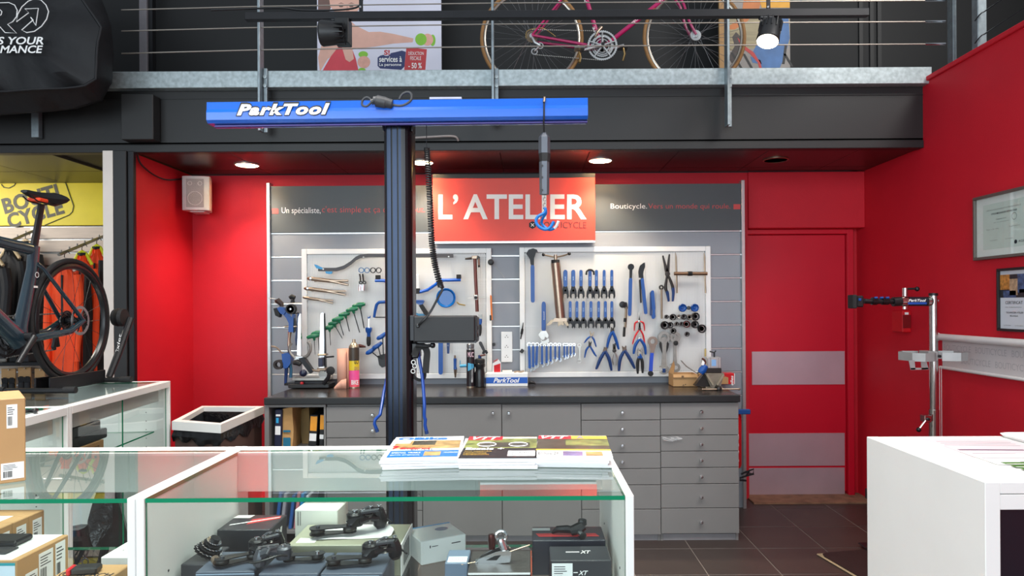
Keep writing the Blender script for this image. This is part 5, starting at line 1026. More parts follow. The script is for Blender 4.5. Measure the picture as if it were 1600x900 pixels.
# printed photo: patches of colour
PHc=[mat('photo_orange',(196,130,60),.5,var=.5,scale=60),mat('photo_blue',(70,90,130),.5,var=.5,scale=50),mat('photo_dark',(40,40,46),.5,var=.5,scale=60),mat('photo_tan',(180,150,120),.5,var=.4,scale=60)]
hz=fz1-.035; mb=MB(); wbox(mb,fy0+.014,fy1-.014,hz-.125,hz,.0126,PHc[2]); 
for (u0,u1,v0,v1,c_) in ((0,.3,.35,1,0),(.3,.55,.1,.8,3),(.55,.8,.2,1,1),(.8,1,.4,1,0),(.1,.5,0,.3,1),(.6,1,0,.35,2)): wbox(mb,fy1-.014-.242*u1,fy1-.014-.242*u0,hz-.125+.125*v0,hz-.125+.125*v1,.0129,PHc[c_])
mb.build('printed_photo',o,smooth=0)
mb=MB(); wl('CERTIFICAT',fy1-.055,hz-.16,.13,.016,INK); wl('DE FORMATION',fy1-.055,hz-.18,.12,.006,MATS['grey_ink']); wl('TECHNICIEN ATELIER',fy1-.06,hz-.21,.13,.009,INK,bold=.01); wl('MECANIQUE',fy1-.09,hz-.228,.06,.008,INK,bold=.01); wl('Le directeur        Le formateur',fy1-.04,fz0+.03,.15,.006,MATS['grey_ink']); mb.build('print',o,smooth=0)
a=wallpt(1401,490); o=T('fire_alarm_point',(XR,4.75,1.4),'small red fire alarm call point on the red wall behind the repair stand','alarm'); c=wallpt(1415,502); z0=c.z-.075; z1=c.z+.075
wbox(MB(),c.y-.07,c.y+.07,z0,z1,.06,REDP,.006).build('housing',o); MB().box(XR-.058,XR-.004,c.y-.073,c.y-.070,z0+.03,z1-.03,mat('dark_red_window',(120,10,16),.3),.001).build('window',o); MB().box(XR-.045,XR-.02,c.y-.0735,c.y-.07,z1-.028,z1-.012,PAPER,.0005).build('label',o)
# roller blind on the wall
a=wallpt(1470,520); b=wallpt(1476,572); by1=a.y-.02; by0=2.75; bz1=a.z; bz0=b.z-.02
o=T('roller_blind',(XR,(by0+by1)/2,bz0),'white rolled banner with faint grey lettering on the red wall','banner'); BLN=mat('blind_white_film',(226,222,220),.4,var=.02)
MB().cyl((XR-.035,by1,bz1-.024),(XR-.035,by0,bz1-.024),.021,BLN,18).build('roller',o); MB().box(XR-.012,XR-.008,by0,by1-.015,bz0+.02,bz1-.03,mat('blind_cloth',(206,200,200),.6,var=.02)).build('cloth',o,smooth=0); MB().cyl((XR-.02,by1-.005,bz0+.012),(XR-.02,by0,bz0+.012),.010,BLN,12).build('bottom_bar',o)
MB().cyl((XR-.035,by1+.012,bz1-.024),(XR-.035,by1,bz1-.024),.027,WHTM,18).build('end_cap',o)
mb=MB(); Xp=XR-.0125; g2=mat('blind_grey_print',(178,174,176),.5,var=0); y=by1-.03
for r_,dy in ((0,0),(1,.17)):
    y=by1-.03-dy
    while y-.28>by0: wl('BOUTICYCLE',y,bz1-.105-.07*r_,.26,.036,g2); y-=.30
o2=mb.build('lettering',o,smooth=0); o2['kind']='stuff'
for i in (0,.02): MB().cyl((XR-.04,by1-.03-i,bz0+.02),(XR-.04,by1-.03-i,.62),.002,WHTM,5).build('pull_cord',o)
# conduit on the fascia
cable([P(644,215.5,4.45),P(670,214,4.45),P(700,212.5,4.45),P(712,214,4.46),P(716,220,4.48)],.007,mat('grey_cable',(150,140,136),.5),'ceiling_cable','beige cable running along the fascia right of the lift column')
S(MB().box(P(189,190,4.40).x,P(239,190,4.40).x,4.40,4.488,P(214,218,4.40).z,P(214,147,4.40).z,CHAR,.004),'junction_cover','square charcoal cover box on the fascia under the black bike bag','cover')

# crumpled clear film stuck to a drawer
FILM=mat('clear_crumpled_film',(214,214,214),.15,var=.2,scale=40,bump=.6,bscale=60); FILM.node_tree.nodes['Principled BSDF'].inputs['Alpha'].default_value=.45
mb=MB(); vs=[];fs=[]; rf=random.Random(5)
for j in range(5):
    for i in range(9): p=P(1035+31*i/8,682+8*j/4*(1-.5*abs(i/4-1))+(.8*math.sin(i)),4.352); vs.append((p.x,p.y-.006*rf.random(),p.z))
for j in range(4):
    for i in range(8): a=j*9+i; fs.append((a,a+9,a+10,a+1))
mb.add(vs,fs,FILM); S(mb,'plastic_film','small crumpled clear plastic film stuck on the third drawer of the right end unit','film',smooth=0)
# ================================================================ DISPLAY CASES
CW=mat('case_white',(238,238,234),.35,var=.015,scale=5); CG=mat('case_inner_grey',(196,196,192),.45,var=.02)
def glass_slab(M,x0,x1,y0,y1,z0,z1,name,par,edge=GEDGE,g=GLS):
    mb=MB(M); v=[(x,y,z) for z in (z0,z1) for y in (y0,y1) for x in (x0,x1)]
    dx,dy,dz=x1-x0,y1-y0,z1-z0; t=min(dx,dy,dz)
    F6={'z0':(0,2,3,1),'z1':(4,5,7,6),'y0':(0,1,5,4),'y1':(2,6,7,3),'x0':(0,4,6,2),'x1':(1,3,7,5)}; ax='xyz'[(dx,dy,dz).index(t)]
    for k,f in F6.items(): mb.add([v[i] for i in f],[(0,1,2,3)],g if k[0]==ax else edge)
    return mb.build(name,par,smooth=0)
def display_case(M,W,D,label,shelves=(None,),slide=False,front=True,Hc=1.08,name='display_case'):
    t=T(name,M@Vector((W/2,D/2,0)),label,'display case','white glass topped display cases')
    B=lambda n,*a,m=CW,b=.0015: MB(M).box(*a,m,b).build(n,t,smooth=0)
    B('side_panel',0,.018,0,D,0,Hc+.001); B('side_panel',W-.018,W,0,D,0,Hc+.001)
    B('top_rail',.018,W-.018,D-.05,D,Hc-.035,Hc); B('inner_rail',.018,W-.018,D-.075,D-.06,Hc-.115,Hc-.002,m=CG)
    B('bottom_panel',.018,W-.018,.01,D-.02,.05,.07); B('plinth',.018,W-.018,.03,.045,0,.05)
    glass_slab(M,.0195,W-.0195,.004,D-.0505,Hc-.010,Hc-.0005,'glass_top',t)
    if front: glass_slab(M,.0195,W-.0195,.006,.011,.072,Hc-.0105,'front_glass',t,g=GLSD)
    for z in (SH-.0005 if q is None else q for q in shelves): glass_slab(M,.0195,W-.0195,.03,D-.085,z-.008,z,'glass_shelf',t,g=GLSD)
    if slide:
        glass_slab(M,.02,W*.51,D-.022,D-.017,.075,Hc-.036,'sliding_pane',t,g=GLSD); glass_slab(M,W*.49,W-.02,D-.034,D-.029,.075,Hc-.036,'sliding_pane',t,g=GLSD)
    for x in (.0185,W-.0185):
        for y in (.1,D-.13):
            mb=MB(M)
            for i in range(9):
                z=.5+i*.05; mb.cyl((x-.0006,y,z),(x+.0006,y,z),.003,DGR,6)
            o=mb.build('shelf_pin_holes',t,smooth=0); o['kind']='stuff'
    return t
FS=.415/.48; HA=1.095; fz=lambda z: H-(H-z)*FS; SH=fz(.7205)
YD=1.72*FS; DD=.64*FS; xB=P(211.5,772,YD).x; WB_=P(990.5,772,YD).x-xB
display_case(Matrix.Translation((xB,YD,0)),WB_,DD,'front white display case with glass top, magazines on it, in the middle of the photo',Hc=HA)
display_case(Matrix.Translation((xB-WB_-.001,YD,0)),WB_,DD,'white display case at the lower left holding brown cartons',Hc=HA)
# left row, staff side facing the workbench: local y runs towards +X
far=Vector((-2.11,4.025,0)); dv=Vector((.0925,-.9957,0)); nv=Vector((.9957,.0925,0))
def rowM(s): # local x along the row towards the camera, local y towards the workbench
    o=far+dv*s-nv*.56
    return Matrix(((dv.x,nv.x,0,o.x),(dv.y,nv.y,0,o.y),(0,0,1,0),(0,0,0,1)))
MC1=rowM(0); MC2=rowM(1.031)
display_case(MC1,1.03,.56,'rear left display case nearest the charcoal column, bicycle standing on it',(.79,),True,False)
display_case(MC2,.84,.56,'second left display case between the carton and the rear case',(.79,),True,False)
# ================================================================ BOXES
def lab(M,o,x0,x1,z0,z1,y=-.0006,bars=True,m=PAPER):
    mb=MB(M); mb.box(x0,x1,y,y+.0005,z0,z1,m); w=x1-x0;h=z1-z0
    if bars:
        r=random.Random(int(x0*9999)+int(z0*777)); x=x0+w*.1
        while x<x0+w*.5:
            d=w*r.uniform(.012,.04); mb.box(x,x+d,y-.0003,y,z0+h*.12,z0+h*.5,INK); x+=d+w*r.uniform(.012,.035)
        for i in range(4): mb.box(x0+w*.1,x0+w*r.uniform(.5,.9),y-.0003,y,z0+h*(.58+.09*i),z0+h*(.61+.09*i),INK)
    p=mb.build('label',o,smooth=0); return p
def boxM(cx,cy,z,rot,k=1): return Matrix.Translation((cx,cy,z))@Matrix.Rotation(math.radians(rot),4,'Z')@Matrix.Scale(k,4)
def sbox(name,label,cat,M,w,d,h,m,b=.0025,grp=None): # local origin: front left bottom
    return S(MB(M).box(0,w,0,d,0,h,m,b),name,label,cat,grp,smooth=0)
TOPM=lambda M,h: M@Matrix.Translation((0,0,h))@Matrix.Rotation(-math.pi/2,4,'X')@Matrix.Scale(1,4)  # x->x, z->y on the lid
DBX=mat('black_product_box',(48,49,54),.35,var=.04); DBX2=mat('slate_product_box',(72,80,94),.4,var=.04); OLV=mat('olive_grey_box',(150,150,130),.5,var=.04); BGR=mat('blue_grey_box',(104,120,140),.4,var=.04)
GPB='boxed parts in the front display case'
def pbox(label,px0,Y0,w,d,top,m,rot=0,z=SH,cat='box',py=880,name='product_box'):
    Y0*=FS;w*=FS;d*=FS;top=fz(top); p=P(px0,py,Y0); M=boxM(p.x,Y0,z,rot,FS); return sbox(name,label,cat,M,w/FS,d/FS,(top-z)/FS,m,grp=GPB),M,(top-z)/FS
o1,M1,h1=pbox('black box with a red and white lid graphic, back left of the front case',339,2.10,.163,.15,.827,DBX)
mb=MB(M1); mb.quad((.07,.05,h1+.0006),(.155,.11,h1+.0006),(.15,.135,h1+.0006),(.07,.10,h1+.0006),INKR); mb.quad((.02,.04,h1+.0008),(.15,.118,h1+.0008),(.15,.124,h1+.0008),(.02,.05,h1+.0008),PAPER); mb.quad((.0,.115,h1+.0007),(.055,.115,h1+.0007),(.06,.145,h1+.0007),(.005,.145,h1+.0007),PAPER); mb.build('lid_print',o1,smooth=0)
mb=MB(M1)
for i in range(3): mb.quad((.1635,.02+.03*i,.05),(.1635,.035+.03*i,.05),(.1635,.045+.03*i,.085),(.1635,.03+.03*i,.085),PAPER)
mb.build('side_print',o1,smooth=0)['kind']='stuff'
o,M,h=pbox('low slate box under the shiny cassette at the left of the front case',282,1.87,.07,.14,.808,DBX,-2); cassM=M; cassh=h
o3,M3,h3=pbox('black box at the front left carrying a long cage derailleur',305,1.815,.155,.15,.808,DBX2,2)
o4,M4,h4=pbox('dark box second in the front row of the case, carrying a folded derailleur',403.5,1.80,.158,.155,.808,DBX2,0)
o5,M5,h5=pbox('dark box third in the front row, carrying a derailleur pointing left',500.5,1.80,.165,.155,.808,DBX2,0)
for q,MM,hh_ in ((o4,M4,h4),(o5,M5,h5),(o3,M3,h3)):
    MB(MM).box(.0015,.155,-.0008,0,hh_*.9,hh_*.93,mat('pale_blue_edge',(150,170,190),.4,var=0)).build('edge_stripe',q,smooth=0)
o6,M6,h6_=pbox('large olive grey box with a white end flap, in the middle of the front case',448,2.0,.333,.19,.813,OLV)
MB(M6).box(.3335,.337,-.002,.19,0,h6_+.002,PAPER,.001).build('end_flap',o6,smooth=0); mb=MB(M6); mb.box(.02,.075,.02,.06,h6_,h6_+.0006,PAPER); mb.build('lid_label',o6,smooth=0)
mb=MB(M6)
for i in range(5): mb.box(.3372,.3376,.03+.02*i,.042+.02*i,.02,.08,DGR)
mb.build('flap_print',o6,smooth=0)['kind']='stuff'
o7,M7,h7=pbox('small white box standing at the back of the front case',461,2.205,.14,.11,.857,mat('offwhite_box',(226,226,214),.5,var=.02),-3)
mb=MB(M7); 
for x in (.008,.012,.018): mb.box(x,x+.0016,-.0006,0,.085,.13,INK)
mb.build('small_print',o7,smooth=0)['kind']='stuff'
M8=boxM(-.33*FS,2.08*FS,SH,29,FS); o8=sbox('product_box','white box set askew with a blue stripe and grey oval on its lid','box',M8,.149,.142,.072,mat('white_carton',(224,226,224),.5,var=.03),grp=GPB)
mb=MB(M8); mb.quad((.0,.128,.0726),(.149,.128,.0726),(.149,.138,.0726),(.0,.138,.0726),mat('sky_blue_print',(90,160,210),.4,var=0)); mb.build('blue_stripe',o8,smooth=0)
mb=MB(M8); mb.add([(.1+.022*math.cos(a*.4),.085+.016*math.sin(a*.4),.0728) for a in range(16)],[tuple(range(16))],mat('oval_grey_blue',(110,135,160),.4,var=0)); mb.build('oval_print',o8,smooth=0)
mb=MB(M8); mb.box(.028,.031,-.0006,0,.048,.056,INK); mb.box(.035,.055,-.0006,0,.051,.053,DGR); mb.box(.1,.13,-.0006,0,.05,.053,DGR); mb.build('small_print',o8,smooth=0)['kind']='stuff'
o9,M9,h9=pbox('small blue grey box with a white label on its lid',695,1.85,.062,.1,.815,BGR); MB(M9).box(.006,.058,.005,.045,h9,h9+.0006,PAPER).build('lid_label',o9,smooth=0)
mb=MB(M9); mb.text('SM-RT54',(.012,.02,h9+.0008),(1,0,0),(0,1,0),.035,.008,INK); mb.build('lettering',o9,smooth=0)
o10,M10,h10=pbox('dark patterned box with orange sides carrying the chrome derailleur',730,1.80,.168,.16,.808,mat('dark_checked_box',(62,58,56),.4,var=.25,scale=90))
MB(M10).box(.1682,.170,0,.16,0,h10,mat('orange_red_side',(190,80,50),.45),.0005).build('side_sleeve',o10,smooth=0); MB(M10).box(.002,.166,-.0006,0,h10-.006,h10-.001,PAPER).build('edge_stripe',o10,smooth=0)
o11,M11,h11=pbox('wide dark box with red band and white tag, back right of the case',832,2.0,.215,.125,.823,mat('navy_black_box',(36,38,50),.35,var=.04))
mb=MB(M11); mb.quad((.02,.03,h11+.0006),(.2,.03,h11+.0006),(.19,.06,h11+.0006),(.01,.06,h11+.0006),INKR); mb.build('red_band',o11,smooth=0); mb=MB(M11); mb.quad((.0,.085,h11+.0007),(.055,.085,h11+.0007),(.055,.11,h11+.0007),(.0,.11,h11+.0007),PAPER); mb.build('lid_label',o11,smooth=0)
o12,M12,h12=pbox('dark grey box with white angular letters and a barcode label, front right',860,1.85,.166,.11,.82,DBX)
lab(M12,o12,.004,.06,h12-.075,h12-.008); mb=MB(M12); mb.text('XT',(.075,-.0007,h12-.04),(1,0,0),(0,0,1),.027,.012,INKW,bold=.02,shear=.35); mb.text('XT',(.085,.05,h12+.0007),(1,0,0),(0,1,0),.03,.022,INKW,bold=.02,shear=.35); mb.box(.062,.074,-.0007,0,h12-.034,h12-.032,INKW); mb.box(.045,.083,.06,.064,h12,h12+.0007,INKW); mb.build('lettering',o12,smooth=0)
# ---- derailleurs
DR=mat('derailleur_black',(30,30,32),.28,.4,var=.1); DRG=mat('derailleur_grey',(84,86,92),.3,.6,var=.1); PUL=mat('pulley_black',(40,38,34),.45)
def derailleur(label,M,s=1.0,sil=False):
    c=Vector(M.translation); o=T('derailleur',c,label,'derailleur','derailleurs shown on the boxes'); a=DRG if sil else DR
    R=M@Matrix.Scale(s,4)
    # cage: two plates lying flat with two pulleys between
    def plate(z): 
        pts=[];
        for k in range(9): t=math.pi*(.5+k/8); pts.append((-.075+.02*math.cos(t),.02*math.sin(t)))
        pts+=[(-.05,-.014),(-.02,-.012)]
        for k in range(9): t=math.pi*(-.5+k/8); pts.append((.0+.016*math.cos(t),.016*math.sin(t)))
        pts+=[(-.02,.010),(-.05,.016)]
        mb=MB(R); n=len(pts); mb.add([(x,y,z) for x,y in pts]+[(x,y,z+.0025) for x,y in pts],[tuple(range(n-1,-1,-1)),tuple(range(n,2*n))]+[(i,(i+1)%n,n+(i+1)%n,n+i) for i in range(n)],DR); mb.build('cage_plate',o,smooth=30)
    plate(.006); plate(.020)
    for x in (-.075,0): 
        mb=MB(R); mb.lathe([(.0155,0),(.0165,.002),(.0165,.007),(.0155,.009),(.006,.0095),(.0001,.0095)],(x,0,.0105),PUL,16); mb.build('pulley',o); MB(R).lathe([(.005,0),(.005,.004),(.0001,.0045)],(x,0,.0225),CHR if sil else DRG,10).build('pulley_bolt',o)
    mb=MB(R); mb.tube([(.0,.0,.022),(.012,.006,.034),(.03,.012,.038)],[.014,.018,.016],a,10); mb.build('knuckle',o)
    mb=MB(R); mb.lathe([(.019,0),(.021,.006),(.021,.028),(.016,.033),(.0001,.034)],(.012,.012,.018),a,18); mb.build('clutch_housing',o)
    mb=MB(R); mb.tube([(.025,.012,.036),(.045,.026,.045),(.07,.032,.04)],[.013,.012,.013],a,8); mb.build('outer_link',o)
    mb=MB(R); mb.tube([(.022,-.004,.03),(.045,.008,.034),(.068,.016,.03)],[.008,.008,.009],DR,8); mb.build('inner_link',o)
    mb=MB(R); mb.tube([(.066,.024,.05),(.07,.026,.03),(.072,.026,.012),(.074,.02,.004)],[.014,.018,.017,.010],a,10); mb.build('mount_block',o)
    mb=MB(R); mb.tube([(.085,.026,.02),(.072,.026,.02)],[.009,.01],CHR if sil else DRG,10); mb.build('mount_bolt',o)
    for (x,y,z,r) in ((.030,.012,.052,.006),(.05,.026,.056,.005),(.07,.030,.056,.006),(.012,.012,.0525,.007)): MB(R).lathe([(r,0),(r,.003),(r*.5,.0035),(r*.5,.001),(.0001,.001)],(x,y,z),CHR,12).build('pivot_bolt',o)
    mb=MB(R); mb.prism([(.028,-.006),(.068,.004),(.07,.02),(.03,.012)],-.054,-.049,DRG,A=Matrix.Rotation(-math.pi/2,4,'X')); mb.build('link_plate',o,smooth=0)
    MB(R).tube(spl([(.0,.03,.03),(.02,.042,.036),(.05,.05,.03),(.08,.046,.022),(.1,.02,.016)],4),.0028,BLK,6).build('cable_end',o)
    mb=MB(R)
    for i in range(5): mb.torus((.045,.012,.026+.004*i),.010,.0014,STEEL,'Z',12,4)
    mb.build('return_spring',o)
    MB(R).tube([(.03,.02,.05),(.045,.034,.052),(.05,.045,.042)],[.005,.006,.004],DRG,8).build('cable_arm',o)
    return o
def onlid(M,h,x,y,rot,s=1.0,tilt=0): return M@Matrix.Translation((x,y,h+.0005))@Matrix.Rotation(math.radians(rot),4,'Z')@Matrix.Rotation(math.radians(tilt),4,'X')
derailleur('black derailleur on the leftmost front box, its cage pointing to the lower left',onlid(M3,h3,.125,.075,32),1.05,False)
derailleur('black derailleur with a bright knuckle on the second front box, cage to the right',onlid(M4,h4,.055,.075,190),1.0,True)
derailleur('black derailleur on the third front box, its round cage end pointing left',onlid(M5,h5,.105,.055,8),1.1)
d6=boxM(P(545,820,2.06*FS).x,2.06*FS,fz(.8175),0,FS); derailleur('large black derailleur lying on white paper on the olive box',d6@Matrix.Translation((-.002,.02,0))@Matrix.Rotation(math.radians(12),4,'Z'),1.25)
mb=MB(); r_=random.Random(3); vs=[];fs=[]; nx,ny=10,6; x0=P(483,830,2.06*FS).x
for j in range(ny+1):
    for i in range(nx+1):
        u=i/nx;v=j/ny; vs.append((x0+.015*math.sin(5*v)+u*.2,2.035*FS+v*.108+.018*u,fz(.8142)+.002*(1+math.sin(7*u+3*v))*(.2+u*(1-u)*2)+(.02*max(0,u-.85)*3 if v>.3 else 0)))
for j in range(ny):
    for i in range(nx): a=j*(nx+1)+i; fs.append((a,a+1,a+nx+2,a+nx+1))
mb.add(vs,fs,PAPER); S(mb,'paper_sheet','crumpled white paper sheet under the large derailleur on the olive box','paper')
# cassette on the left box
c=cassM@Vector((.04,.06,cassh)); o=T('cassette',c,'small shiny cassette on the slate box at the far left of the case','cassette')
Mq=Matrix.Translation(c+Vector((0,0,.0)))@Matrix.Rotation(.5,4,'Y')@Matrix.Translation((0,0,.012))
for i in range(6):
    R_=.036-.0035*i; mb=MB(Mq); pts=[]
    for k in range(36): rr_=R_*(1 if k%2 else .9); a=2*math.pi*k/36; pts.append((rr_*math.cos(a),rr_*math.sin(a)))
    n=36; z=.006*i; mb.add([(x,y,z) for x,y in pts]+[(x,y,z+.002) for x,y in pts],[tuple(range(n-1,-1,-1)),tuple(range(n,2*n))]+[(q,(q+1)%n,n+(q+1)%n,n+q) for q in range(n)],CHR if i%2 else FK); mb.build('sprocket',o,smooth=0)
MB(Mq).cyl((0,0,-.002),(0,0,.04),.012,BLKM,14).build('lockring',o)
o=S(MB().tube([c+Vector((.045,-.05,.011)),c+Vector((.06,-.068,.011))],[.010,.011],CHMP,12),'barrel_part','small tan metal barrel lying beside the cassette','part')
# chrome front derailleur
c=M10@Vector((.075,.07,h10)); o=T('front_derailleur',c,'shiny chrome front derailleur on the dark patterned box','derailleur'); Q=boxM(c.x,c.y,c.z,0,FS)
mb=MB(Q); mb.prism([(-.06,.0),(-.05,.012),(.0,.032),(.03,.036),(.04,.03),(.036,.004),(.0,.0)],-.01,-.006,CHR); mb.build('outer_cage',o,smooth=0); mb=MB(Q); mb.prism([(-.055,.0),(-.045,.014),(.0,.036),(.03,.042),(.038,.034),(.034,.006),(.0,.0)],.012,.016,CHR); mb.build('inner_cage',o,smooth=0)
MB(Q).prism([(-.03,.010),(-.005,.022),(.012,.024),(.0,.010)],-.0108,-.0101,SLOT).build('cage_slot',o,smooth=0)
MB(Q).box(-.06,-.05,-.01,.016,0,.004,CHR,.001).build('cage_bridge',o); MB(Q).tube([(.02,.004,.034),(.012,.004,.055),(.01,.004,.064)],[.012,.011,.009],CHR,10).build('link_arm',o); MB(Q).torus((.012,.004,.07),.014,.005,CHR,'Y',20,8,a0=-40,a1=220).build('clamp_band',o); MB(Q).tube([(-.014,.004,.036),(-.014,.004,.06),(-.016,.004,.076)],[.009,.011,.008],mat('dark_red_chrome',(80,40,38),.2,.8),10).build('rear_link',o)
MB(Q).cyl((.032,.0,.028),(.09,.015,.042),.0016,CHMP,5).build('cable_pin',o); MB(Q).cyl((-.058,-.012,.006),(-.095,-.02,.002),.0014,CHMP,5).build('cable_tail',o)
# shift lever on the wide box
c=M11@Vector((.115,.045,h11)); o=T('shift_lever',c,'small black shift lever with a chrome bolt on the wide dark box','shifter'); Q=boxM(c.x,c.y,c.z,0,FS)
MB(Q).tube([(.0,.0,.012),(.025,.0,.02),(.04,.0,.03)],[.014,.018,.014],BLK,10).build('body',o); MB(Q).tube([(-.055,.01,.004),(-.04,.005,.016),(-.01,.0,.018),(.01,.0,.014)],[.004,.010,.012,.010],BLK,8).build('paddle',o); MB(Q).tube([(.035,.005,.03),(.036,.005,.045)],[.014,.012],BLK,8).build('clamp',o); MB(Q).tube([(.026,-.02,.012),(.034,-.042,.011)],[.010,.011],CHR,12).build('bolt',o)
# ---- things in the left case
def ctn(label,M,w,d,h,m=CART,name='cardboard_carton',grp='cartons in the left display case'): return sbox(name,label,'box',M,w,d,h,m,grp=grp)
RF=lambda M,w: M@Matrix.Translation((w,0,0))@Matrix.Rotation(math.pi/2,4,'Z')  # local frame of the right face
WCT=mat('white_box_lid',(232,232,230),.5,var=.02)
for i,(y0,y1,lb) in enumerate(((2.085,2.154,'nearest'),(2.156,2.225,'middle'),(2.227,2.296,'farthest'))):
    M=boxM((-1.63-.25)*FS,y0*FS,SH,0,FS); o=ctn('narrow brown carton with labels on its side, %s of the row at the left'%lb,M,.25,y1-y0,.115); lab(RF(M,.25),o,.014,.056,.01,.095)
    if i<2: MB(M).box(.001,.2,.001,y1-y0-.001,.115,.1156,WCT).build('white_lid',o,smooth=0)
M=boxM((-1.328-.3)*FS,1.768*FS,SH,0,FS); o=ctn('large carton with a white lid and barcode labels at the lower left',M,.3,.2,.139); MB(M).box(-.0,.285,.002,.198,.139,.1396,WCT).build('white_lid',o,smooth=0); MB(M).box(0,.296,-.0008,0,.0,.125,mat('pale_blue_front',(206,222,232),.5,var=.02)).build('front_print',o,smooth=0); MB(M).box(0,.296,-.0012,0,.125,.132,mat('teal_gradient',(40,150,160),.4,var=0)).build('front_stripe',o,smooth=0)
lab(RF(M,.3),o,.03,.075,.015,.09); lab(RF(M,.3),o,.08,.135,.04,.125); lab(RF(M,.3),o,.145,.185,.02,.13)
mb=MB(M); mb.text('reicht',(.10,.03,.1402),(1,0,0),(0,1,0),.04,.01,INKR); mb.build('lettering',o,smooth=0)
Q=boxM(-1.46*FS,1.88*FS,SH+.1405*FS,0,FS); o=T('display_unit',Q.translation,'black display unit lying on the large white lidded carton','device'); MB(Q).box(-.08,.06,-.02,.05,0,.016,BLK,.005).build('body',o); MB(Q).box(-.02,.075,-.075,-.025,.0,.004,DGR,.002).build('screen',o)
M=boxM(-1.272*FS,1.742*FS,SH,0,FS); o=ctn('flat brown carton with large black letters and a black key device on it',M,.158,.165,.075); mb=MB(M); mb.text('BOSCH',(.062,.075,.0757),(1,0,0),(0,1,0),.09,.026,INK,bold=.02); mb.torus((.028,.095,.0757),.018,.0013,INK,'Z',22,4); mb.torus((.028,.095,.0757),.010,.0012,INK,'Z',18,4); mb.build('lettering',o,smooth=0)
MB(M).box(.0,.05,.0,.055,.075,.0757,PAPER).build('lid_label',o,smooth=0)
Q=boxM(-1.205*FS,1.845*FS,SH+.0762*FS,10,FS); o=T('key_device',Q.translation,'small black device with a red end and wire loop on the brown carton','device'); MB(Q).box(-.025,.04,-.02,.02,0,.018,BLK,.004).build('body',o); MB(Q).box(-.036,-.0255,-.02,.02,0,.018,REDP,.003).build('red_end',o); MB(Q).torus((-.005,.022,.022),.008,.0015,BLKM,'Y',14,5).build('wire_loop',o)
M=boxM(-1.275*FS,2.03*FS,SH,0,FS); o=ctn('flat white paper wrapped box beside the centre panel of the left case',M,.11,.14,.05,WCT); mb=MB(M); mb.text('A',(.03,.05,.0507),(1,0,0),(0,1,0),.008,.01,DGR); mb.build('print',o,smooth=0)
M=boxM(-1.40*FS,1.90*FS,HA+.0018,40,FS)@Matrix.Translation((-.28,0,0)); o=ctn('tall brown carton standing on the glass at the left edge',M,.28,.22,.232,CART,grp=None); lab(M,o,.238,.262,.15,.215); lab(M,o,.225,.276,.01,.055)
# ---- things in the rear left case (seen from the staff side)
BKB=mat('black_glossy_box',(30,30,32),.3,var=.15,scale=20)
def inC(Mc,x,y,z,w,d,h,m,label,rot=0,name='boxed_part'): M=Mc@Matrix.Translation((x,y,z))@Matrix.Rotation(math.radians(rot),4,'Z'); return S(MB(M).box(0,w,0,d,0,h,m,.002),name,label,'box','boxes in the rear left case',smooth=0),M
zz=.7905
o,M=inC(MC1,.55,.33,zz,.26,.13,.055,CART,'brown box at the bottom of the stack in the rear left case'); mb=MB(M); mb.text('max',(.04,.1306,.015),(1,0,0),(0,0,1),.06,.02,INK,shear=.3); mb.build('lettering',o,smooth=0)
o,M=inC(MC1,.50,.32,zz+.056,.33,.13,.05,BKB,'black box in the lower middle of the stack in the rear left case'); MB(M).box(.0,.06,.1302,.131,.005,.045,DGR).build('print',o,smooth=0)
o,M=inC(MC1,.56,.33,zz+.107,.27,.12,.048,BKB,'black box with a pale label in the upper middle of the stack'); MB(M).box(-.0008,0,.02,.09,.008,.04,mat('grey_label',(190,190,190),.4,var=0)).build('label',o,smooth=0)
o,M=inC(MC1,.62,.35,zz+.156,.2,.10,.02,BKB,'thin black box with a yellow edge on top of the stack'); MB(M).box(.07,.121,.1002,.101,.002,.019,YLB).build('yellow_edge',o,smooth=0)
for i,(x,z_,h) in enumerate(((.85,.0705,.2),(.51,.0705,.16),(.18,.0705,.22))):
    M=MC1@Matrix.Translation((x,.3,z_)); vs=[];fs=[];mb=MB(M); n=10
    for k in range(6):
        for q in range(n): a=2*math.pi*q/n; r=.15*(1-.12*k)*(1+.2*math.sin(3*a+k+i)); vs.append((r*.85*math.cos(a),r*.9*math.sin(a),h*2*k/5))
    for k in range(5):
        for q in range(n): fs.append((k*n+q,k*n+(q+1)%n,(k+1)*n+(q+1)%n,(k+1)*n+q))
    fs.append(tuple(5*n+q for q in range(n))); mb.add(vs,fs,LIN); S(mb,'wrapped_part','black parts in a plastic bag, %s in the rear left case'%('nearest the camera','in the middle','farthest')[i],'bag','bagged parts in the rear left case')
S(MB(MC2@Matrix.Translation((.16,.5,1.0805))@Matrix.Rotation(.3,4,'Z')).tube([(0,0,.008),(.03,.02,.012),(.06,.025,.01)],[.008,.01,.006],BLK,8).torus((.0,-.03,.006),.03,.004,BLK,'Z',16,6),'key_fob','small black clip with a ring on the white rail of the left case','clip')
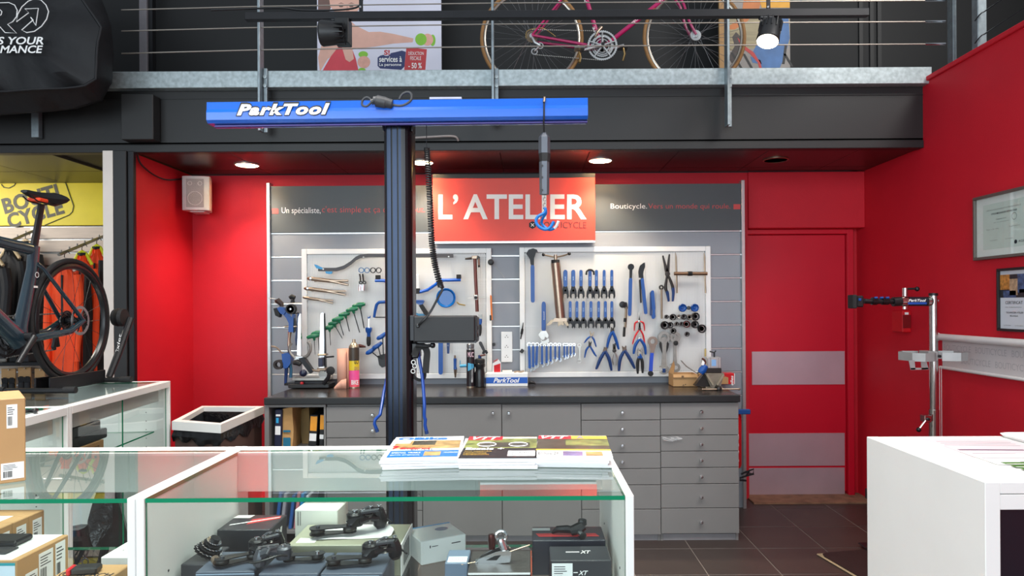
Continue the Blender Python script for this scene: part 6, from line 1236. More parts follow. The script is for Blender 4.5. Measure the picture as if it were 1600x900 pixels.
# ================================================================ MAGAZINES
CV=[mat('cover_photo_tan',(170,140,90),.3,var=.5,scale=28),mat('cover_photo_green',(120,128,70),.3,var=.6,scale=30),mat('cover_photo_dark',(64,62,52),.3,var=.5,scale=26),mat('cover_blue',(30,110,200),.3,var=.04),mat('cover_red',(212,30,48),.3,var=.03),mat('cover_black',(34,34,36),.3,var=.1),mat('cover_yellow',(226,180,60),.3,var=.08),mat('cover_white',(240,240,240),.3,var=.01)]
PGS=mat('page_edges',(226,228,230),.7,var=.06,scale=8,stretch=(1,1,300))
names=('blue titled','red titled black','red titled brown')
def mag(st,i,n,cx,cy,z,rot,top):
    M=boxM(cx,cy,z,rot); w_,d_,h_=.2,.29,.0056
    mb=MB(M); nx=6; vs=[];fs=[]
    for k in range(nx+1):
        u=k/nx; y=-d_/2+d_*u; dz=.0005*math.sin(u*6+st+i)
        vs+=[(-w_/2,y,dz),(w_/2,y,dz),(w_/2,y,h_+dz),(-w_/2,y,h_+dz)]
    for k in range(nx):
        a=4*k;b=a+4; 
        for q in range(4): fs.append((a+q,b+q,b+(q+1)%4,a+(q+1)%4))
    fs+=[(0,1,2,3),(4*nx+3,4*nx+2,4*nx+1,4*nx)]
    mb.add(vs,fs,PGS)
    lb=('%s magazine on top of the %s stack on the glass case' if top else '%s magazine in the %s stack on the glass case, {} from the top')%(names[st],('left','middle','right')[st])
    o=S(mb,'magazine',lb.format(ORD[n-1-i]) if not top else lb,'magazine','magazines stacked on the front case',smooth=0)
    zt=h_+.0009
    R=lambda u0,u1,v0,v1,m,k=0: MB(M).box(-w_/2+w_*u0,-w_/2+w_*u1,-d_/2+d_*v0,-d_/2+d_*v1,zt-.0007,zt+k*.0003,m)
    R(0,1,0,1,CV[5] if st==1 and top else CV[7]).build('cover',o,smooth=0)
    if top:
        z_=zt
        def pr(name,u0,u1,v0,v1,m,k=1): R(u0,u1,v0,v1,m,k).build(name,o,smooth=0)
        def tx(t,u,v,w,h,m,k=3,**kw): mb=MB(M); mb.text(t,(-w_/2+w_*u,-d_/2+d_*v,zt+k*.0003+.0001),(1,0,0),(0,1,0),w_*w,d_*h,m,**kw); mb.build('lettering',o,smooth=0)
        BI=CV[3]
        if st==0:
            pr('cover_photo',.06,.97,.42,.80,CV[0]); pr('photo_rider',.3,.62,.58,.78,CV[2],2); pr('blue_panel',.06,.97,.05,.33,BI); pr('inset_photo',.52,.74,.10,.28,CV[0],2); tx('OBike',.05,.83,.72,.13,BI,bold=.05); pr('title_badge',.06,.26,.66,.84,CV[7],2); tx('7',.05,.40,.1,.14,CV[4],bold=.05); tx('Enduros',.16,.39,.42,.075,CV[4],bold=.03,shear=.2); tx('en test',.32,.335,.3,.06,INK); tx('SPECIAL TRAILS',.09,.2,.38,.06,INKW); tx('guide pratique',.09,.11,.38,.05,INKW); tx('nouveautes',.78,.2,.18,.05,INKW)
        elif st==1:
            pr('cover_photo',.0,1,.42,.86,CV[1]); pr('photo_rider',.2,.9,.45,.68,CV[2],2); pr('title_bar',.0,.5,.80,.98,CV[4],2); pr('title_strip',.5,1,.87,.95,mat('cover_light',(226,226,200),.3,var=.2,scale=30),2); tx('VTT',.06,.81,.4,.16,INKW,bold=.03,shear=.3); tx('Essais +',.04,.33,.52,.10,INKW,bold=.03); pr('side_panel',.62,.98,.08,.3,CV[7]); tx('tout suspendus',.04,.24,.36,.05,CV[6]); tx('randonnee',.04,.17,.3,.05,CV[6]); tx('equipements',.04,.10,.34,.05,CV[6]); tx('au banc',.66,.2,.28,.05,INK); tx('dossier',.66,.12,.2,.05,INK)
            for u in (.22,.66): MB(M).torus((-w_/2+w_*(u+.08),-d_/2+d_*.58,zt+.0008),.026,.0013,CV[7],'Z',22,4).build('photo_wheel',o,smooth=0)
        else:
            pr('cover_photo',.0,1,.34,.84,CV[2]); pr('photo_foliage',.4,1,.5,.78,CV[1],2); pr('title_bar',.0,.48,.82,.98,CV[4],2); pr('title_strip',.48,1,.82,.98,CV[6],2); tx('VTT',.04,.83,.4,.14,INKW,bold=.03,shear=.3); tx('A',.56,.84,.1,.12,BI); pr('yellow_strip',.0,1,.28,.34,CV[6]); pr('inset_photo',.36,.62,.06,.24,mat('cover_photo_violet',(120,110,150),.3,var=.4,scale=30)); pr('inset_photo',.66,.88,.06,.24,CV[0]); tx('Enduro 29',.04,.1,.26,.1,INK)
    return o
base=(( -.285,1.885,3),(-.078,1.885,-1),(.122,1.888,-3)); rr=random.Random(11)
for st,(cx,cy,rot) in enumerate(base):
    n=4
    for i in range(n):
        top=i==n-1; mag(st,i,n,cx+(0 if top else rr.uniform(-.008,.008)),cy+(0 if top else rr.uniform(-.008,.008)),HA+.0012+i*.0068,rot+(0 if top else rr.uniform(-2.5,2.5)),top)
# ================================================================ WHITE COUNTER ON THE RIGHT
x0=1.222; y0=1.83; y1=2.47
ct=T('white_counter',(1.9,2.15,0),'large white counter with papers on it at the right edge','counter')
MB().box(x0,x0+.041,y0,y1,0,1.03,CW,.0015).build('side_panel',ct,smooth=0); MB().box(x0+.042,2.5,y0+.002,y1,.998,1.0295,CW,.0015).build('top_panel',ct,smooth=0); MB().box(x0+.042,2.5,y0+.002,y0+.02,.955,.996,CW,.0015).build('front_rail',ct,smooth=0); MB().box(x0+.042,2.5,y1-.02,y1,0,.996,CW).build('rear_panel',ct,smooth=0); MB().box(2.46,2.5,y0,y1,0,.996,CW).build('end_panel',ct,smooth=0)
MB().box(x0+.042,2.46,y0+.03,y0+.04,0,.954,mat('dark_tinted_glass',(12,20,30),.35,var=0)).build('dark_front',ct,smooth=0); MB().box(x0+.042,2.46,y0+.05,y1-.03,.1,.12,CW).build('shelf',ct,smooth=0)
zc=1.0298
def sheet(label,cx,cy,w,d,rot,k,m,prints=(),name='paper_sheet',cat='paper'):
    M=boxM(cx,cy,zc+k*.0008,rot); o=S(MB(M).box(-w/2,w/2,-d/2,d/2,0,.0006,m),name,label,cat,'papers on the white counter',smooth=0)
    for (a,b,c,e,pm) in prints: MB(M).box(-w/2+w*a,-w/2+w*b,-d/2+d*c,-d/2+d*e,.0006,.0009,pm).build('print',o,smooth=0)
    return o
LGR=mat('light_grey_print',(160,156,164),.5,var=0); GRP=mat('leaflet_green',(60,112,40),.4,var=.06); PKW=mat('pale_pink_paper',(214,198,202),.5,var=.01)
sheet('pale pink printed sheet at the back of the white counter',1.53,2.30,.30,.21,-6,0,PKW,[(.1,.9,.25+.13*i,.28+.13*i,LGR) for i in range(5)])
sheet('white sheet with a dark purple line on the white counter',1.52,2.20,.26,.17,-3,1,PKW,[(.05,.85,.62,.70,mat('dark_purple_print',(84,50,84),.5,var=0)),(.1,.6,.3,.34,LGR)])
sheet('white sheet with grey lines between the purple lined sheet and the leaflets',1.54,2.09,.30,.14,-2,2,PAPER,[(.02,.5,.55,.62,LGR),(.6,.98,.55,.62,LGR),(.3,.55,.2,.28,LGR)])
for i,(cy,lb) in enumerate(((2.035,'rear'),(1.995,'middle'),(1.945,'front'))):
    sheet('green leaflet with an orange corner, %s of three on the white counter'%lb,1.545+.0*i,cy,.26,.055 if i==2 else .028,0,3+i,GRP,[(.0,1,.0,.18,PAPER),(.55,.75,.2,1,mat('leaflet_mid',(84,136,76),.4,var=0)),(.78,.86,.0,1,mat('leaflet_yellow',(240,190,50),.4,var=0)),(.86,1,.0,1,mat('leaflet_orange',(220,110,50),.4,var=.2,scale=40))],'leaflet','leaflet')
sheet('plain white sheet at the front edge of the white counter',1.55,1.885,.3,.06,0,1,PAPER,[(.2,.7,.5,.58,LGR)])
o=T('white_tray',(1.95,2.38,zc),'white rounded tray at the far right of the white counter','tray'); mb=MB(); pts=[]
for cx,cy,a0 in ((2.2,2.44,0),(1.72,2.44,90),(1.72,2.2,180),(2.2,2.2,270)):
    for k in range(6): a=math.radians(a0+18*k); pts.append((cx+.03*math.cos(a),cy+.03*math.sin(a)))
n=len(pts); c=(1.96,2.32); sh=lambda s_,z:[(c[0]+(x-c[0])*s_,c[1]+(y-c[1])*s_,z) for x,y in pts]
vs=sh(.96,zc)+sh(1,zc+.012)+sh(.97,zc+.014)+sh(.93,zc+.004); mb.add(vs,[(k*n+i,k*n+(i+1)%n,(k+1)*n+(i+1)%n,(k+1)*n+i) for k in range(3) for i in range(n)]+[tuple(range(3*n,4*n))],WHTM); mb.build('body',o)
# ================================================================ BICYCLES
SPK=mat('spoke_steel',(150,150,152),.35,.8,var=0); TAN=mat('tan_tyre_wall',(176,136,88),.65,var=.1); RIMS=mat('alloy_rim',(168,160,150),.3,.8,var=.05); MAG=mat('magenta_frame',(176,28,92),.28,var=.05,coat=.4); TEALF=mat('dark_teal_frame',(32,51,62),.25,var=.06,coat=.5); GOLD=mat('old_gold_alloy',(170,140,90),.35,.7,var=.1)
def wheel(M,bike,r,tm,rm,rimd,tr,nsp,hubm,side=None,spm=None):
    w=MB(M).torus((0,0,0),r-tr*2-rimd*.4,rimd*.5,rm,'Y',48,8).build('wheel',bike)
    MB(M).torus((0,0,0),r-tr,tr,tm,'Y',56,10).build('tyre',w)
    if side: 
        for y in (-tr*.55,tr*.55): MB(M).torus((0,y,0),r-tr*1.55,tr*.5,side,'Y',56,6).build('side_wall',w)
    MB(M).cyl((0,-.05,0),(0,.05,0),.017,hubm,14).build('hub',w)
    mb=MB(M); R_=r-tr*2-rimd*.5
    for i in range(nsp):
        a=2*math.pi*i/nsp; s_=1 if i%2 else -1; off=.9 if (i//2)%2 else -.9
        mb.tube([(.022*math.cos(a+off),s_*.032,.022*math.sin(a+off)),(R_*math.cos(a),0,R_*math.sin(a))],.0012,spm or SPK,4,cap=False)
    o=mb.build('spokes',w,smooth=0); o['kind']='stuff'
    return w
def chainline(mb,pts,m):
    for a,b in zip(pts[:-1],pts[1:]):
        a=Vector(a);b=Vector(b);n=max(2,int((b-a).length/.013))
        for i in range(n):
            p=a.lerp(b,(i+.15)/n);q=a.lerp(b,(i+.75)/n); mb.tube([p,q],.0036,m,5)
def chainring(M,c,R_,y,m,par,n=44,spider=5,name='chainring'):
    mb=MB(M); pts=[]
    for k in range(n*2): rr_=R_*(1 if k%2 else .955); a=2*math.pi*k/(n*2); pts.append((rr_*math.cos(a),rr_*math.sin(a)))
    N=len(pts); ri=R_*.86; vs=[]
    for yy in (y,y+.004):
        vs+=[(c[0]+x,yy,c[2]+z) for x,z in pts]; vs+=[(c[0]+ri*math.cos(2*math.pi*k/N),yy,c[2]+ri*math.sin(2*math.pi*k/N)) for k in range(N)]
    fs=[]
    for k in range(N):
        j=(k+1)%N; fs+=[(k,j,N+j,N+k),(2*N+k,3*N+k,3*N+j,2*N+j),(k,2*N+k,2*N+j,j),(N+k,N+j,3*N+j,3*N+k)]
    mb.add(vs,fs,m)
    for k in range(spider):
        a=2*math.pi*k/spider+math.pi/2; mb.tube([(c[0],y+.002,c[2]),(c[0]+ri*math.cos(a),y+.002,c[2]+ri*math.sin(a))],[.009,.0055],m,6)
    mb.ring((c[0],y,c[2]),R_*.62,R_*.56,.004,m,28); return mb.build(name,par,smooth=0)
# ---- vintage magenta bike on the mezzanine (heading +X, drive side to the room)
YV=4.66; hub=P(831,60,YV); wb=P(1085,57,YV).x-hub.x
bk=T('road_bicycle',(hub.x+.5,YV,2.925),'vintage magenta road bicycle with tan tyres standing behind the mezzanine railing','bicycle')
M=Matrix.Translation(hub); rV=81*YV/F
wheel(M,bk,rV,mat('tan_tyre',(150,108,62),.65,var=.1),RIMS,.02,.012,36,ALU)
wheel(M@Matrix.Translation((wb,0,0)),bk,rV,MATS['tan_tyre'],RIMS,.02,.012,36,ALU)
bb=P(940,75.6,YV)-hub; bb=Vector((bb.x,0,bb.z)); sc_=Vector((bb.x-.15,0,bb.z+.50)); ht=Vector((bb.x+.47,0,bb.z+.50)); hl=Vector((bb.x+.50,0,bb.z+.39)); 
hh0=Vector((0,0,0)); fw=Vector((wb,0,0)); tb=lambda pts,r,m,nm,n=12:MB(M).tube(pts,r,m,n).build(nm,bk)
tb([bb,sc_],.015,MAG,'seat_tube'); tb([bb,hl],.0155,MAG,'down_tube'); tb([sc_+Vector((0,0,-.01)),ht],.0135,MAG,'top_tube'); tb([ht+Vector((-.012,0,.03)),hl+Vector((.012,0,-.04))],.018,MAG,'head_tube')
for y in (-.055,.055): tb([hh0+Vector((0,y,0)),sc_+Vector((.005,y*.25,-.02))],.0075,MAG,'seat_stay'); tb([hh0+Vector((0,y,0)),bb+Vector((-.03,y*.5,0))],[.008,.011],MAG,'chain_stay'); tb(spl([fw+Vector((0,y*.9,0)),fw+Vector((-.05,y*.9,.10)),fw+Vector((-.085,y*.7,.22)),hl+Vector((.01,y*.5,-.05))],4),.009,MAG,'fork_blade')
for f in (.22,.62): 
    p=bb.lerp(sc_,f); mb=MB(M); mb.text('BERNARD'[:2] if 0 else 'PE',p+Vector((-.006,-.0156,0)),Vector((-.29,0,.96)),Vector((-.96,0,-.29)),.035,.016,INKW); mb.build('tube_print',bk,smooth=0)
for f in (.42,.8):
    p=bb.lerp(hl,f); mb=MB(M); mb.text('PEU',p+Vector((0,-.016,-.006)),Vector((.79,0,.61)),Vector((-.61,0,.79)),.05,.014,INKW); mb.build('tube_print',bk,smooth=0)
chainring(M,bb,23.5*YV/F,-.055,ALU,bk); chainring(M,bb,17.5*YV/F,-.047,ALU,bk,36)
tb([bb+Vector((0,-.05,0)),bb+Vector((0,.05,0))],.018,BLKM,'bottom_bracket'); MB(M).lathe([(.012,0),(.012,-.006),(.0001,-.007)],bb+Vector((0,-.075,0)),BLKM,14,'Y').build('crank_bolt',bk)
pe=P(903,87,YV)-hub; pe.y=0; pe2=2*bb-pe
tb([bb+Vector((0,-.068,0)),pe+Vector((0,-.075,0))],[.013,.010],ALU,'crank_arm'); tb([bb+Vector((0,.068,0)),pe2+Vector((0,.075,0))],[.013,.010],ALU,'crank_arm')
for p_,s_ in ((pe,-1),(pe2,1)):
    MB(M).box(p_.x-.035,p_.x+.035,min(.085*s_,.165*s_),max(.085*s_,.165*s_),p_.z-.006,p_.z+.006,ALU,.004).build('pedal',bk)
    tb([p_+Vector((.0,.1*s_,-.01)),p_+Vector((.01,.1*s_,-.05)),p_+Vector((.0,.12*s_,-.09))],.008,GOLD,'toe_strap')
for i,r_ in enumerate((.026,.031,.036,.041)): chainring(M,Vector((0,0,0)),r_,-.035+.004*i if 0 else -.045+.005*i,BRSH,bk,18,0,'sprocket')
d1=P(844,76,YV)-hub; d1.y=0; d2=P(835,85,YV)-hub; d2.y=0
tb([(.0,-.05,-.01),(.02,-.055,-.05),d1+Vector((0,-.055,0))],[.008,.011,.009],ALU,'rear_mech_body')
for d_ in (d1,d2): MB(M).torus(d_+Vector((0,-.05,0)),.019,.0045,ALU,'Y',18,6).build('jockey_wheel',bk)
tb([d1+Vector((0,-.058,0)),d2+Vector((0,-.058,0))],.006,ALU,'mech_cage'); tb([bb+Vector((-.005,-.03,.13)),bb+Vector((-.035,-.05,.09)),bb+Vector((-.05,-.055,.055))],[.014,.010,.006],CHMP,'front_mech')
mb=MB(M); R_=23.5*YV/F; chainline(mb,[(0,-.05,.040),(bb.x,-.05,bb.z+R_*.96)],BLKM if 0 else GS); chainline(mb,[d2+Vector((0,-.05,-.02)),(bb.x,-.05,bb.z-R_*.97)],GS); mb.build('chain',bk,smooth=0)['kind']='stuff'
tb(spl([(-.04,-.05,-.02),(-.03,-.05,.03),(.05,-.05,.05),(.10,-.04,.04),(.16,-.03,.0)],5),.0035,GOLD,'gear_cable',6)
MB(M).lathe([(.036,-.004),(.038,.0),(.036,.004)],fw+Vector((0,-.035,0)),ALU,20,'Y').build('front_hub_flange',bk)
tb([ht+Vector((-.012,0,.03)),ht+Vector((-.02,0,.1)),ht+Vector((.06,0,.115))],.012,ALU,'stem'); 
for s_ in (-1,1): tb(spl([ht+Vector((.06,0,.115)),ht+Vector((.065,.12*s_,.115)),ht+Vector((.08,.19*s_,.115)),ht+Vector((.15,.2*s_,.09)),ht+Vector((.16,.2*s_,.02)),ht+Vector((.08,.2*s_,-.02))],4),.012,RUB,'handlebar')
tb([sc_,sc_+Vector((-.035,0,.13))],.0125,ALU,'seat_post'); 
def saddle(M,par,c,L=.27,m=BLK):
    mb=MB(M); vs=[];fs=[]; n=8; k=9
    for i in range(k):
        u=i/(k-1); w_=.018+.044*max(0,(u-.3)/.7)**1.3; hh_=.013+.027*u; x=L*(.5-u)
        for q in range(n): a=2*math.pi*q/n; vs.append((c[0]+x,c[1]+w_*math.cos(a),c[2]-.006*u+hh_*math.sin(a)*(1 if .05<u<.97 else .55)+.02*(u-.45)**2*2))
    for i in range(k-1):
        for q in range(n): fs.append((i*n+q,i*n+(q+1)%n,(i+1)*n+(q+1)%n,(i+1)*n+q))
    fs+=[tuple(range(n-1,-1,-1)),tuple((k-1)*n+q for q in range(n))]; mb.add(vs,fs,m); return mb.build('saddle',par)
saddle(M,bk,sc_+Vector((-.03,0,.16)))
# ---- dark teal bike on the left display case (heading towards the camera)
Yq=3.72; hubL=Vector((P(113,501,Yq).x,Yq,P(113,501,Yq).z)); hd_=Vector((.035,-1,0)).normalized(); lf=Vector((1,.035,0)).normalized()
ML=Matrix(((hd_.x,lf.x,0,hubL.x),(hd_.y,lf.y,0,hubL.y),(0,0,1,hubL.z),(0,0,0,1)))
b2=T('road_bicycle',(hubL.x,hubL.y,hubL.z-.34),'dark teal road bicycle with black deep wheels standing on the rear left display case','bicycle')
t2=lambda pts,r,m,nm,n=12:MB(ML).tube(pts,r,m,n).build(nm,b2)
wheel(ML,b2,.34,RUB,mat('black_carbon_rim',(26,26,28),.3,var=.05),.035,.0145,20,BLKM,None,BLKM); wheel(ML@Matrix.Translation((1.0,0,0)),b2,.34,RUB,MATS['black_carbon_rim'],.035,.0145,20,BLKM)
B2=Vector((.41,0,-.07)); S2=Vector((.305,0,.36)); H2=Vector((.90,0,.41)); H3=Vector((.93,0,.28))
def aero(pts,wx,wy,m,nm):   # flattened tube: wide in the frame plane
    mb=MB(ML); vs=[];fs=[];n=12;N=len(pts)
    for i,p in enumerate(pts):
        p=Vector(p); t=(Vector(pts[min(i+1,N-1)])-Vector(pts[max(i-1,0)])).normalized(); u=Vector((t.z,0,-t.x)); v=Vector((0,1,0)); a_=wx[i] if isinstance(wx,(list,tuple)) else wx; b_=wy[i] if isinstance(wy,(list,tuple)) else wy
        for q in range(n): a=2*math.pi*q/n; vs.append(p+u*math.cos(a)*a_+v*math.sin(a)*b_)
    for i in range(N-1):
        for q in range(n): fs.append((i*n+q,i*n+(q+1)%n,(i+1)*n+(q+1)%n,(i+1)*n+q))
    fs+=[tuple(range(n-1,-1,-1)),tuple((N-1)*n+q for q in range(n))]; mb.add(vs,fs,m); return mb.build(nm,b2)
aero([B2+Vector((.0,0,-.03)),B2+Vector((-.012,0,.05)),S2+Vector((.01,0,-.1)),S2+Vector((-.005,0,.02))],[.05,.04,.034,.036],[.035,.026,.020,.02],TEALF,'seat_tube'); aero([B2+Vector((.0,0,-.02)),B2.lerp(H3,.4),H3],[.05,.04,.034],[.04,.028,.026],TEALF,'down_tube'); aero([S2,S2.lerp(H2,.5),H2],[.030,.026,.03],[.018,.018,.022],TEALF,'top_tube'); aero([H2+Vector((-.02,0,.04)),H3+Vector((.02,0,-.03))],.034,.028,TEALF,'head_tube')
aero([S2+Vector((-.003,0,.01)),S2+Vector((-.045,0,.17)),S2+Vector((-.062,0,.235))],[.024,.022,.022],[.012,.011,.011],BLK,'seat_post')
for y in (-.06,.06):
    t2([Vector((.0,y,.0)),S2+Vector((-.03,y*.45,-.09)),S2+Vector((-.005,y*.25,-.07))],[.011,.0095,.012],TEALF,'seat_stay'); t2([Vector((.0,y,.0)),Vector((.12,y,-.055)),B2+Vector((-.05,y*.6,-.01)),B2],[.013,.017,.02,.026],TEALF,'chain_stay'); t2([Vector((1.0,y*.85,0)),Vector((.97,y*.7,.15)),H3+Vector((.015,y*.3,-.01))],[.010,.014,.016],TEALF,'fork_blade')
# non drive side disc rotor
mb=MB(ML); mb.ring((0,.042,0),.080,.064,.002,mat('rotor_steel',(190,188,186),.3,.9),40)
for k in range(8):
    a=2*math.pi*k/8; mb.tube([(.02*math.cos(a),.043,.02*math.sin(a)),(.066*math.cos(a+.4),.043,.066*math.sin(a+.4))],.0035,BLKM,5)
mb.build('disc_rotor',b2,smooth=0)
for i in range(7): chainring(ML,Vector((0,0,0)),.056-.005*i,-.030-.004*i,GS if i%2 else BLKM,b2,22-i,0,'sprocket')
chainring(ML,B2,.10,-.062,BLKM,b2,46,4); chainring(ML,B2,.072,-.055,BLKM,b2,36,0); t2([B2+Vector((0,-.07,0)),B2+Vector((0,.07,0))],.022,BLKM,'bottom_bracket')
t2([B2+Vector((0,.072,0)),B2+Vector((.12,.078,-.12))],[.016,.012],BLK,'crank_arm'); t2([B2+Vector((0,-.072,0)),B2+Vector((-.12,-.078,.12))],[.016,.012],BLK,'crank_arm')
t2([(.0,-.065,-.02),(.03,-.075,-.07),(.01,-.07,-.14)],[.012,.016,.010],BLK,'rear_mech'); t2([(.03,-.065,-.06),(.055,-.065,-.14),(.05,-.065,-.155)],[.010,.012,.010],BLK,'mech_cage')
mb=MB(ML); chainline(mb,[(0,-.06,.04),B2+Vector((0,-.06,.10))],GS); chainline(mb,[(.055,-.065,-.155),B2+Vector((0,-.06,-.10))],GS); mb.build('chain',b2,smooth=0)['kind']='stuff'
saddle(ML,b2,S2+Vector((-.065,0,.275)),.26); MB(ML).box(S2.x-.065,S2.x-.0,-.03,.034,S2.z+.245,S2.z+.262,mat('orange_clamp',(230,70,30),.4),.003).build('saddle_clamp',b2)
for y in (-.022,.022): t2(spl([S2+Vector((-.16,y,.262)),S2+Vector((-.13,y,.245)),S2+Vector((-.06,y,.242)),S2+Vector((.0,y,.245)),S2+Vector((.04,y,.262))],4),.0035,BLKM,'saddle_rail',6)
t2([H2+Vector((-.02,0,.04)),H2+Vector((-.03,0,.1)),H2+Vector((.06,0,.11))],.016,BLK,'stem')
for s_ in (-1,1): t2(spl([H2+Vector((.06,0,.11)),H2+Vector((.06,.13*s_,.11)),H2+Vector((.08,.19*s_,.11)),H2+Vector((.15,.2*s_,.09)),H2+Vector((.15,.2*s_,.02)),H2+Vector((.07,.2*s_,-.02))],4),.014,RUB,'handlebar')
MB(ML).tube([(.30,.0,-.06),(.33,.02,-.18),(.33,.03,-.36)],[.022,.026,.024],BLK,10).build('bottle_leg',b2) if 0 else None
mb=MB(ML); mb.text('O',S2+Vector((.02,.021,-.14)),(-1,0,0),(0,0,1),.03,.03,INKW); mb.box(S2.x+.0,S2.x+.03,.0205,.0212,S2.z-.19,S2.z-.18,PAPER); mb.build('frame_print',b2,smooth=0)
# display stand under its rear wheel
ds=T('bicycle_stand',(hubL.x,3.85,1.0805),'black rear wheel stand with an angled arm holding the teal bicycle','bicycle stand'); zt_=1.0805; a2=lambda pts,r,m,nm,n=10:MB().tube(pts,r,m,n).build(nm,ds)
xh=hubL.x
a2([(xh-.2,3.46,zt_+.015),(xh+.16,3.46,zt_+.015)],.014,BLK,'front_foot_bar'); a2([(xh-.15,3.96,zt_+.015),(xh+.15,3.96,zt_+.015)],.014,BLK,'rear_foot_bar')
for yy,xx in ((3.46,(xh-.2,xh+.16)),(3.96,(xh-.15,xh+.15))):
    for x in xx: a2([(x-.03,yy,zt_+.0175),(x+.03,yy,zt_+.0175)],.0172,RUB,'end_cap')
MB().box(xh-.05,xh+.03,3.46,3.98,zt_+.001,zt_+.007,BLK,.002).build('wheel_channel',ds)
for x in (xh-.045,xh+.027): MB().box(x-.004,x+.004,3.5,3.96,zt_+.007,zt_+.075,BLKM,.002).build('channel_side',ds)
a2([(xh+.045,3.97,zt_+.03),(xh+.06,4.04,zt_+.17),(xh+.08,4.13,zt_+.37)],[.018,.02,.02],BLK,'upright_arm'); MB().lathe([(.05,-.03),(.055,-.01),(.03,0),(.055,.01),(.05,.03)],(xh+.02,4.12,zt_+.375),RUB,18,'X').build('roller',ds)
mb=MB(); mb.text('fixlet',(xh+.068,4.02,zt_+.16),(.06,.2,.98),(-.98,0,.06),.12,.018,INKW,shear=.2); mb.build('lettering',ds,smooth=0)
# ================================================================ CLOTHES IN THE ALCOVE
def jacket(label,px,py0,py1,wpx,Y,m,trim=None,rot=0,grp=None,hang=True,tag_=None):
    k=Y/F; c=P(px,py0,Y); w_=wpx*k/2; h_=(py1-py0)*k; o=T('jacket',(c.x,Y,c.z-h_),label,'jacket',grp); M=Matrix.Translation((c.x,Y,c.z))@Matrix.Rotation(math.radians(rot),4,'Z')
    mb=MB(M); n=28; rows=[(0,.30),(.04,.38),(.09,.78),(.16,1.0),(.3,.95),(.5,.93),(.75,.97),(1,1.0)]; vs=[];fs=[]
    for r,(v,ww) in enumerate(rows):
        for q in range(n):
            a=2*math.pi*q/n; f=1+.07*math.sin(5*a+r*.6+px)*min(1,v*4); vs.append((w_*ww*math.cos(a)*f,w_*.42*(.5+.5*min(1,v*5))*math.sin(a)*f+.008*math.sin(9*a+r),-h_*v-.02*abs(math.cos(a))*(1 if v<.1 else 0)))
    for r in range(len(rows)-1):
        for q in range(n): fs.append((r*n+q,(r+1)*n+q,(r+1)*n+(q+1)%n,r*n+(q+1)%n))
    mb.add(vs,fs,m); mb.build('body',o,smooth=60)
    for s_ in (-1,1): MB(M).tube(spl([(s_*w_*.85,0,-h_*.12),(s_*w_*1.1,-.01,-h_*.3),(s_*w_*1.12,-.03,-h_*.55),(s_*w_*1.05,-.04,-h_*.85)],4),[w_*.3]*5+[w_*.27]*5+[w_*.2]*3,m,10).build('sleeve',o)
    MB(M).tube([(-w_*.28,.0,.0),(0,-w_*.25,-.01),(w_*.28,.0,.0)],.012,trim or m,8).build('collar',o)
    MB(M).box(-.006,.006,-w_*.46,-w_*.38,-h_*.98,-h_*.12,trim or BLKF).build('zip',o)
    if trim:
        MB(M).tube([(w_*.55,-w_*.40,-h_*.1),(w_*.62,-w_*.46,-h_*.5),(w_*.6,-w_*.46,-h_*.95)],[.02,.035,.04],trim,8).build('side_panel',o)
    MB(M).tube(spl([(0,0,.0),(0,.0,.05),(.02,0,.075),(.035,0,.055)],4),.003,BLKM,6).build('hanger_hook',o); MB(M).tube([(-w_*.75,0,-h_*.085),(-w_*.3,0,.0),(0,0,.018),(w_*.3,0,.0),(w_*.75,0,-h_*.085)],.012,tag_ or WOODB,8).build('hanger',o)
    return o
NEO=mat('neon_yellow_hanger_tag',(214,220,30),.5,var=.05); WHH=mat('pale_wood_hanger',(216,190,150),.5,var=.08)
RA=P(165,368,5.6); RBv=Vector((RA.x,5.04,RA.z-.2)); RC=P(52,361,5.6); RDv=Vector((RC.x,5.04,RC.z-.24))
def onrail(A,B,Y): p=A.lerp(B,(A.y-Y)/(A.y-B.y)); p.z-=.085; k=F/Y; return VX+p.x*k, VY-(p.z-H)*k
for (A,B,Y,wp,py1,tr_,rot,lab_,grp_,tg) in ((RA,RBv,5.10,40,592,None,8,'orange jacket nearest the camera, seen through the teal bicycle wheel','orange jackets in the alcove',WOODB),(RA,RBv,5.30,38,600,BLKF,10,'orange jacket with black panels between the wheel and the cream panel','orange jackets in the alcove',NEO),(RA,RBv,5.48,36,596,BLKF,6,'orange jacket farthest right beside the cream end panel','orange jackets in the alcove',NEO),(RC,RDv,5.17,50,560,None,-8,'black jacket at the far left edge of the alcove','black jackets in the alcove',WHH),(RC,RDv,5.34,46,556,None,-6,'black jacket on a pale wooden hanger, left of the teal frame','black jackets in the alcove',WHH),(RC,RDv,5.51,46,552,None,-4,'black jacket on a pale wooden hanger, behind the teal seat tube','black jackets in the alcove',WHH)):
    px,py=onrail(A,B,Y); jacket(lab_,px,py,py1,wp,Y,ORG if 'orange' in grp_ else BLKF,tr_,rot,grp_,tag_=tg)
for a,b,lb in ((RC,RDv,'left, over the black jackets'),(RA,RBv,'right, over the orange jackets')):
    o=T('hanging_rail',a,'sloping steel hanging rail on the slatted wall at the '+lb,'rail'); MB().tube([a,b],.012,GS,8).build('bar',o); MB().box(a.x-.02,a.x+.02,5.595,5.612,a.z-.06,a.z+.03,STEEL,.002).build('wall_hook',o)
    for i in range(6): p=a.lerp(b,.15+.16*i); MB().tube([p+Vector((0,0,.008)),p+Vector((0,0,.028))],.006,GS,6).build('notch_pin',o)
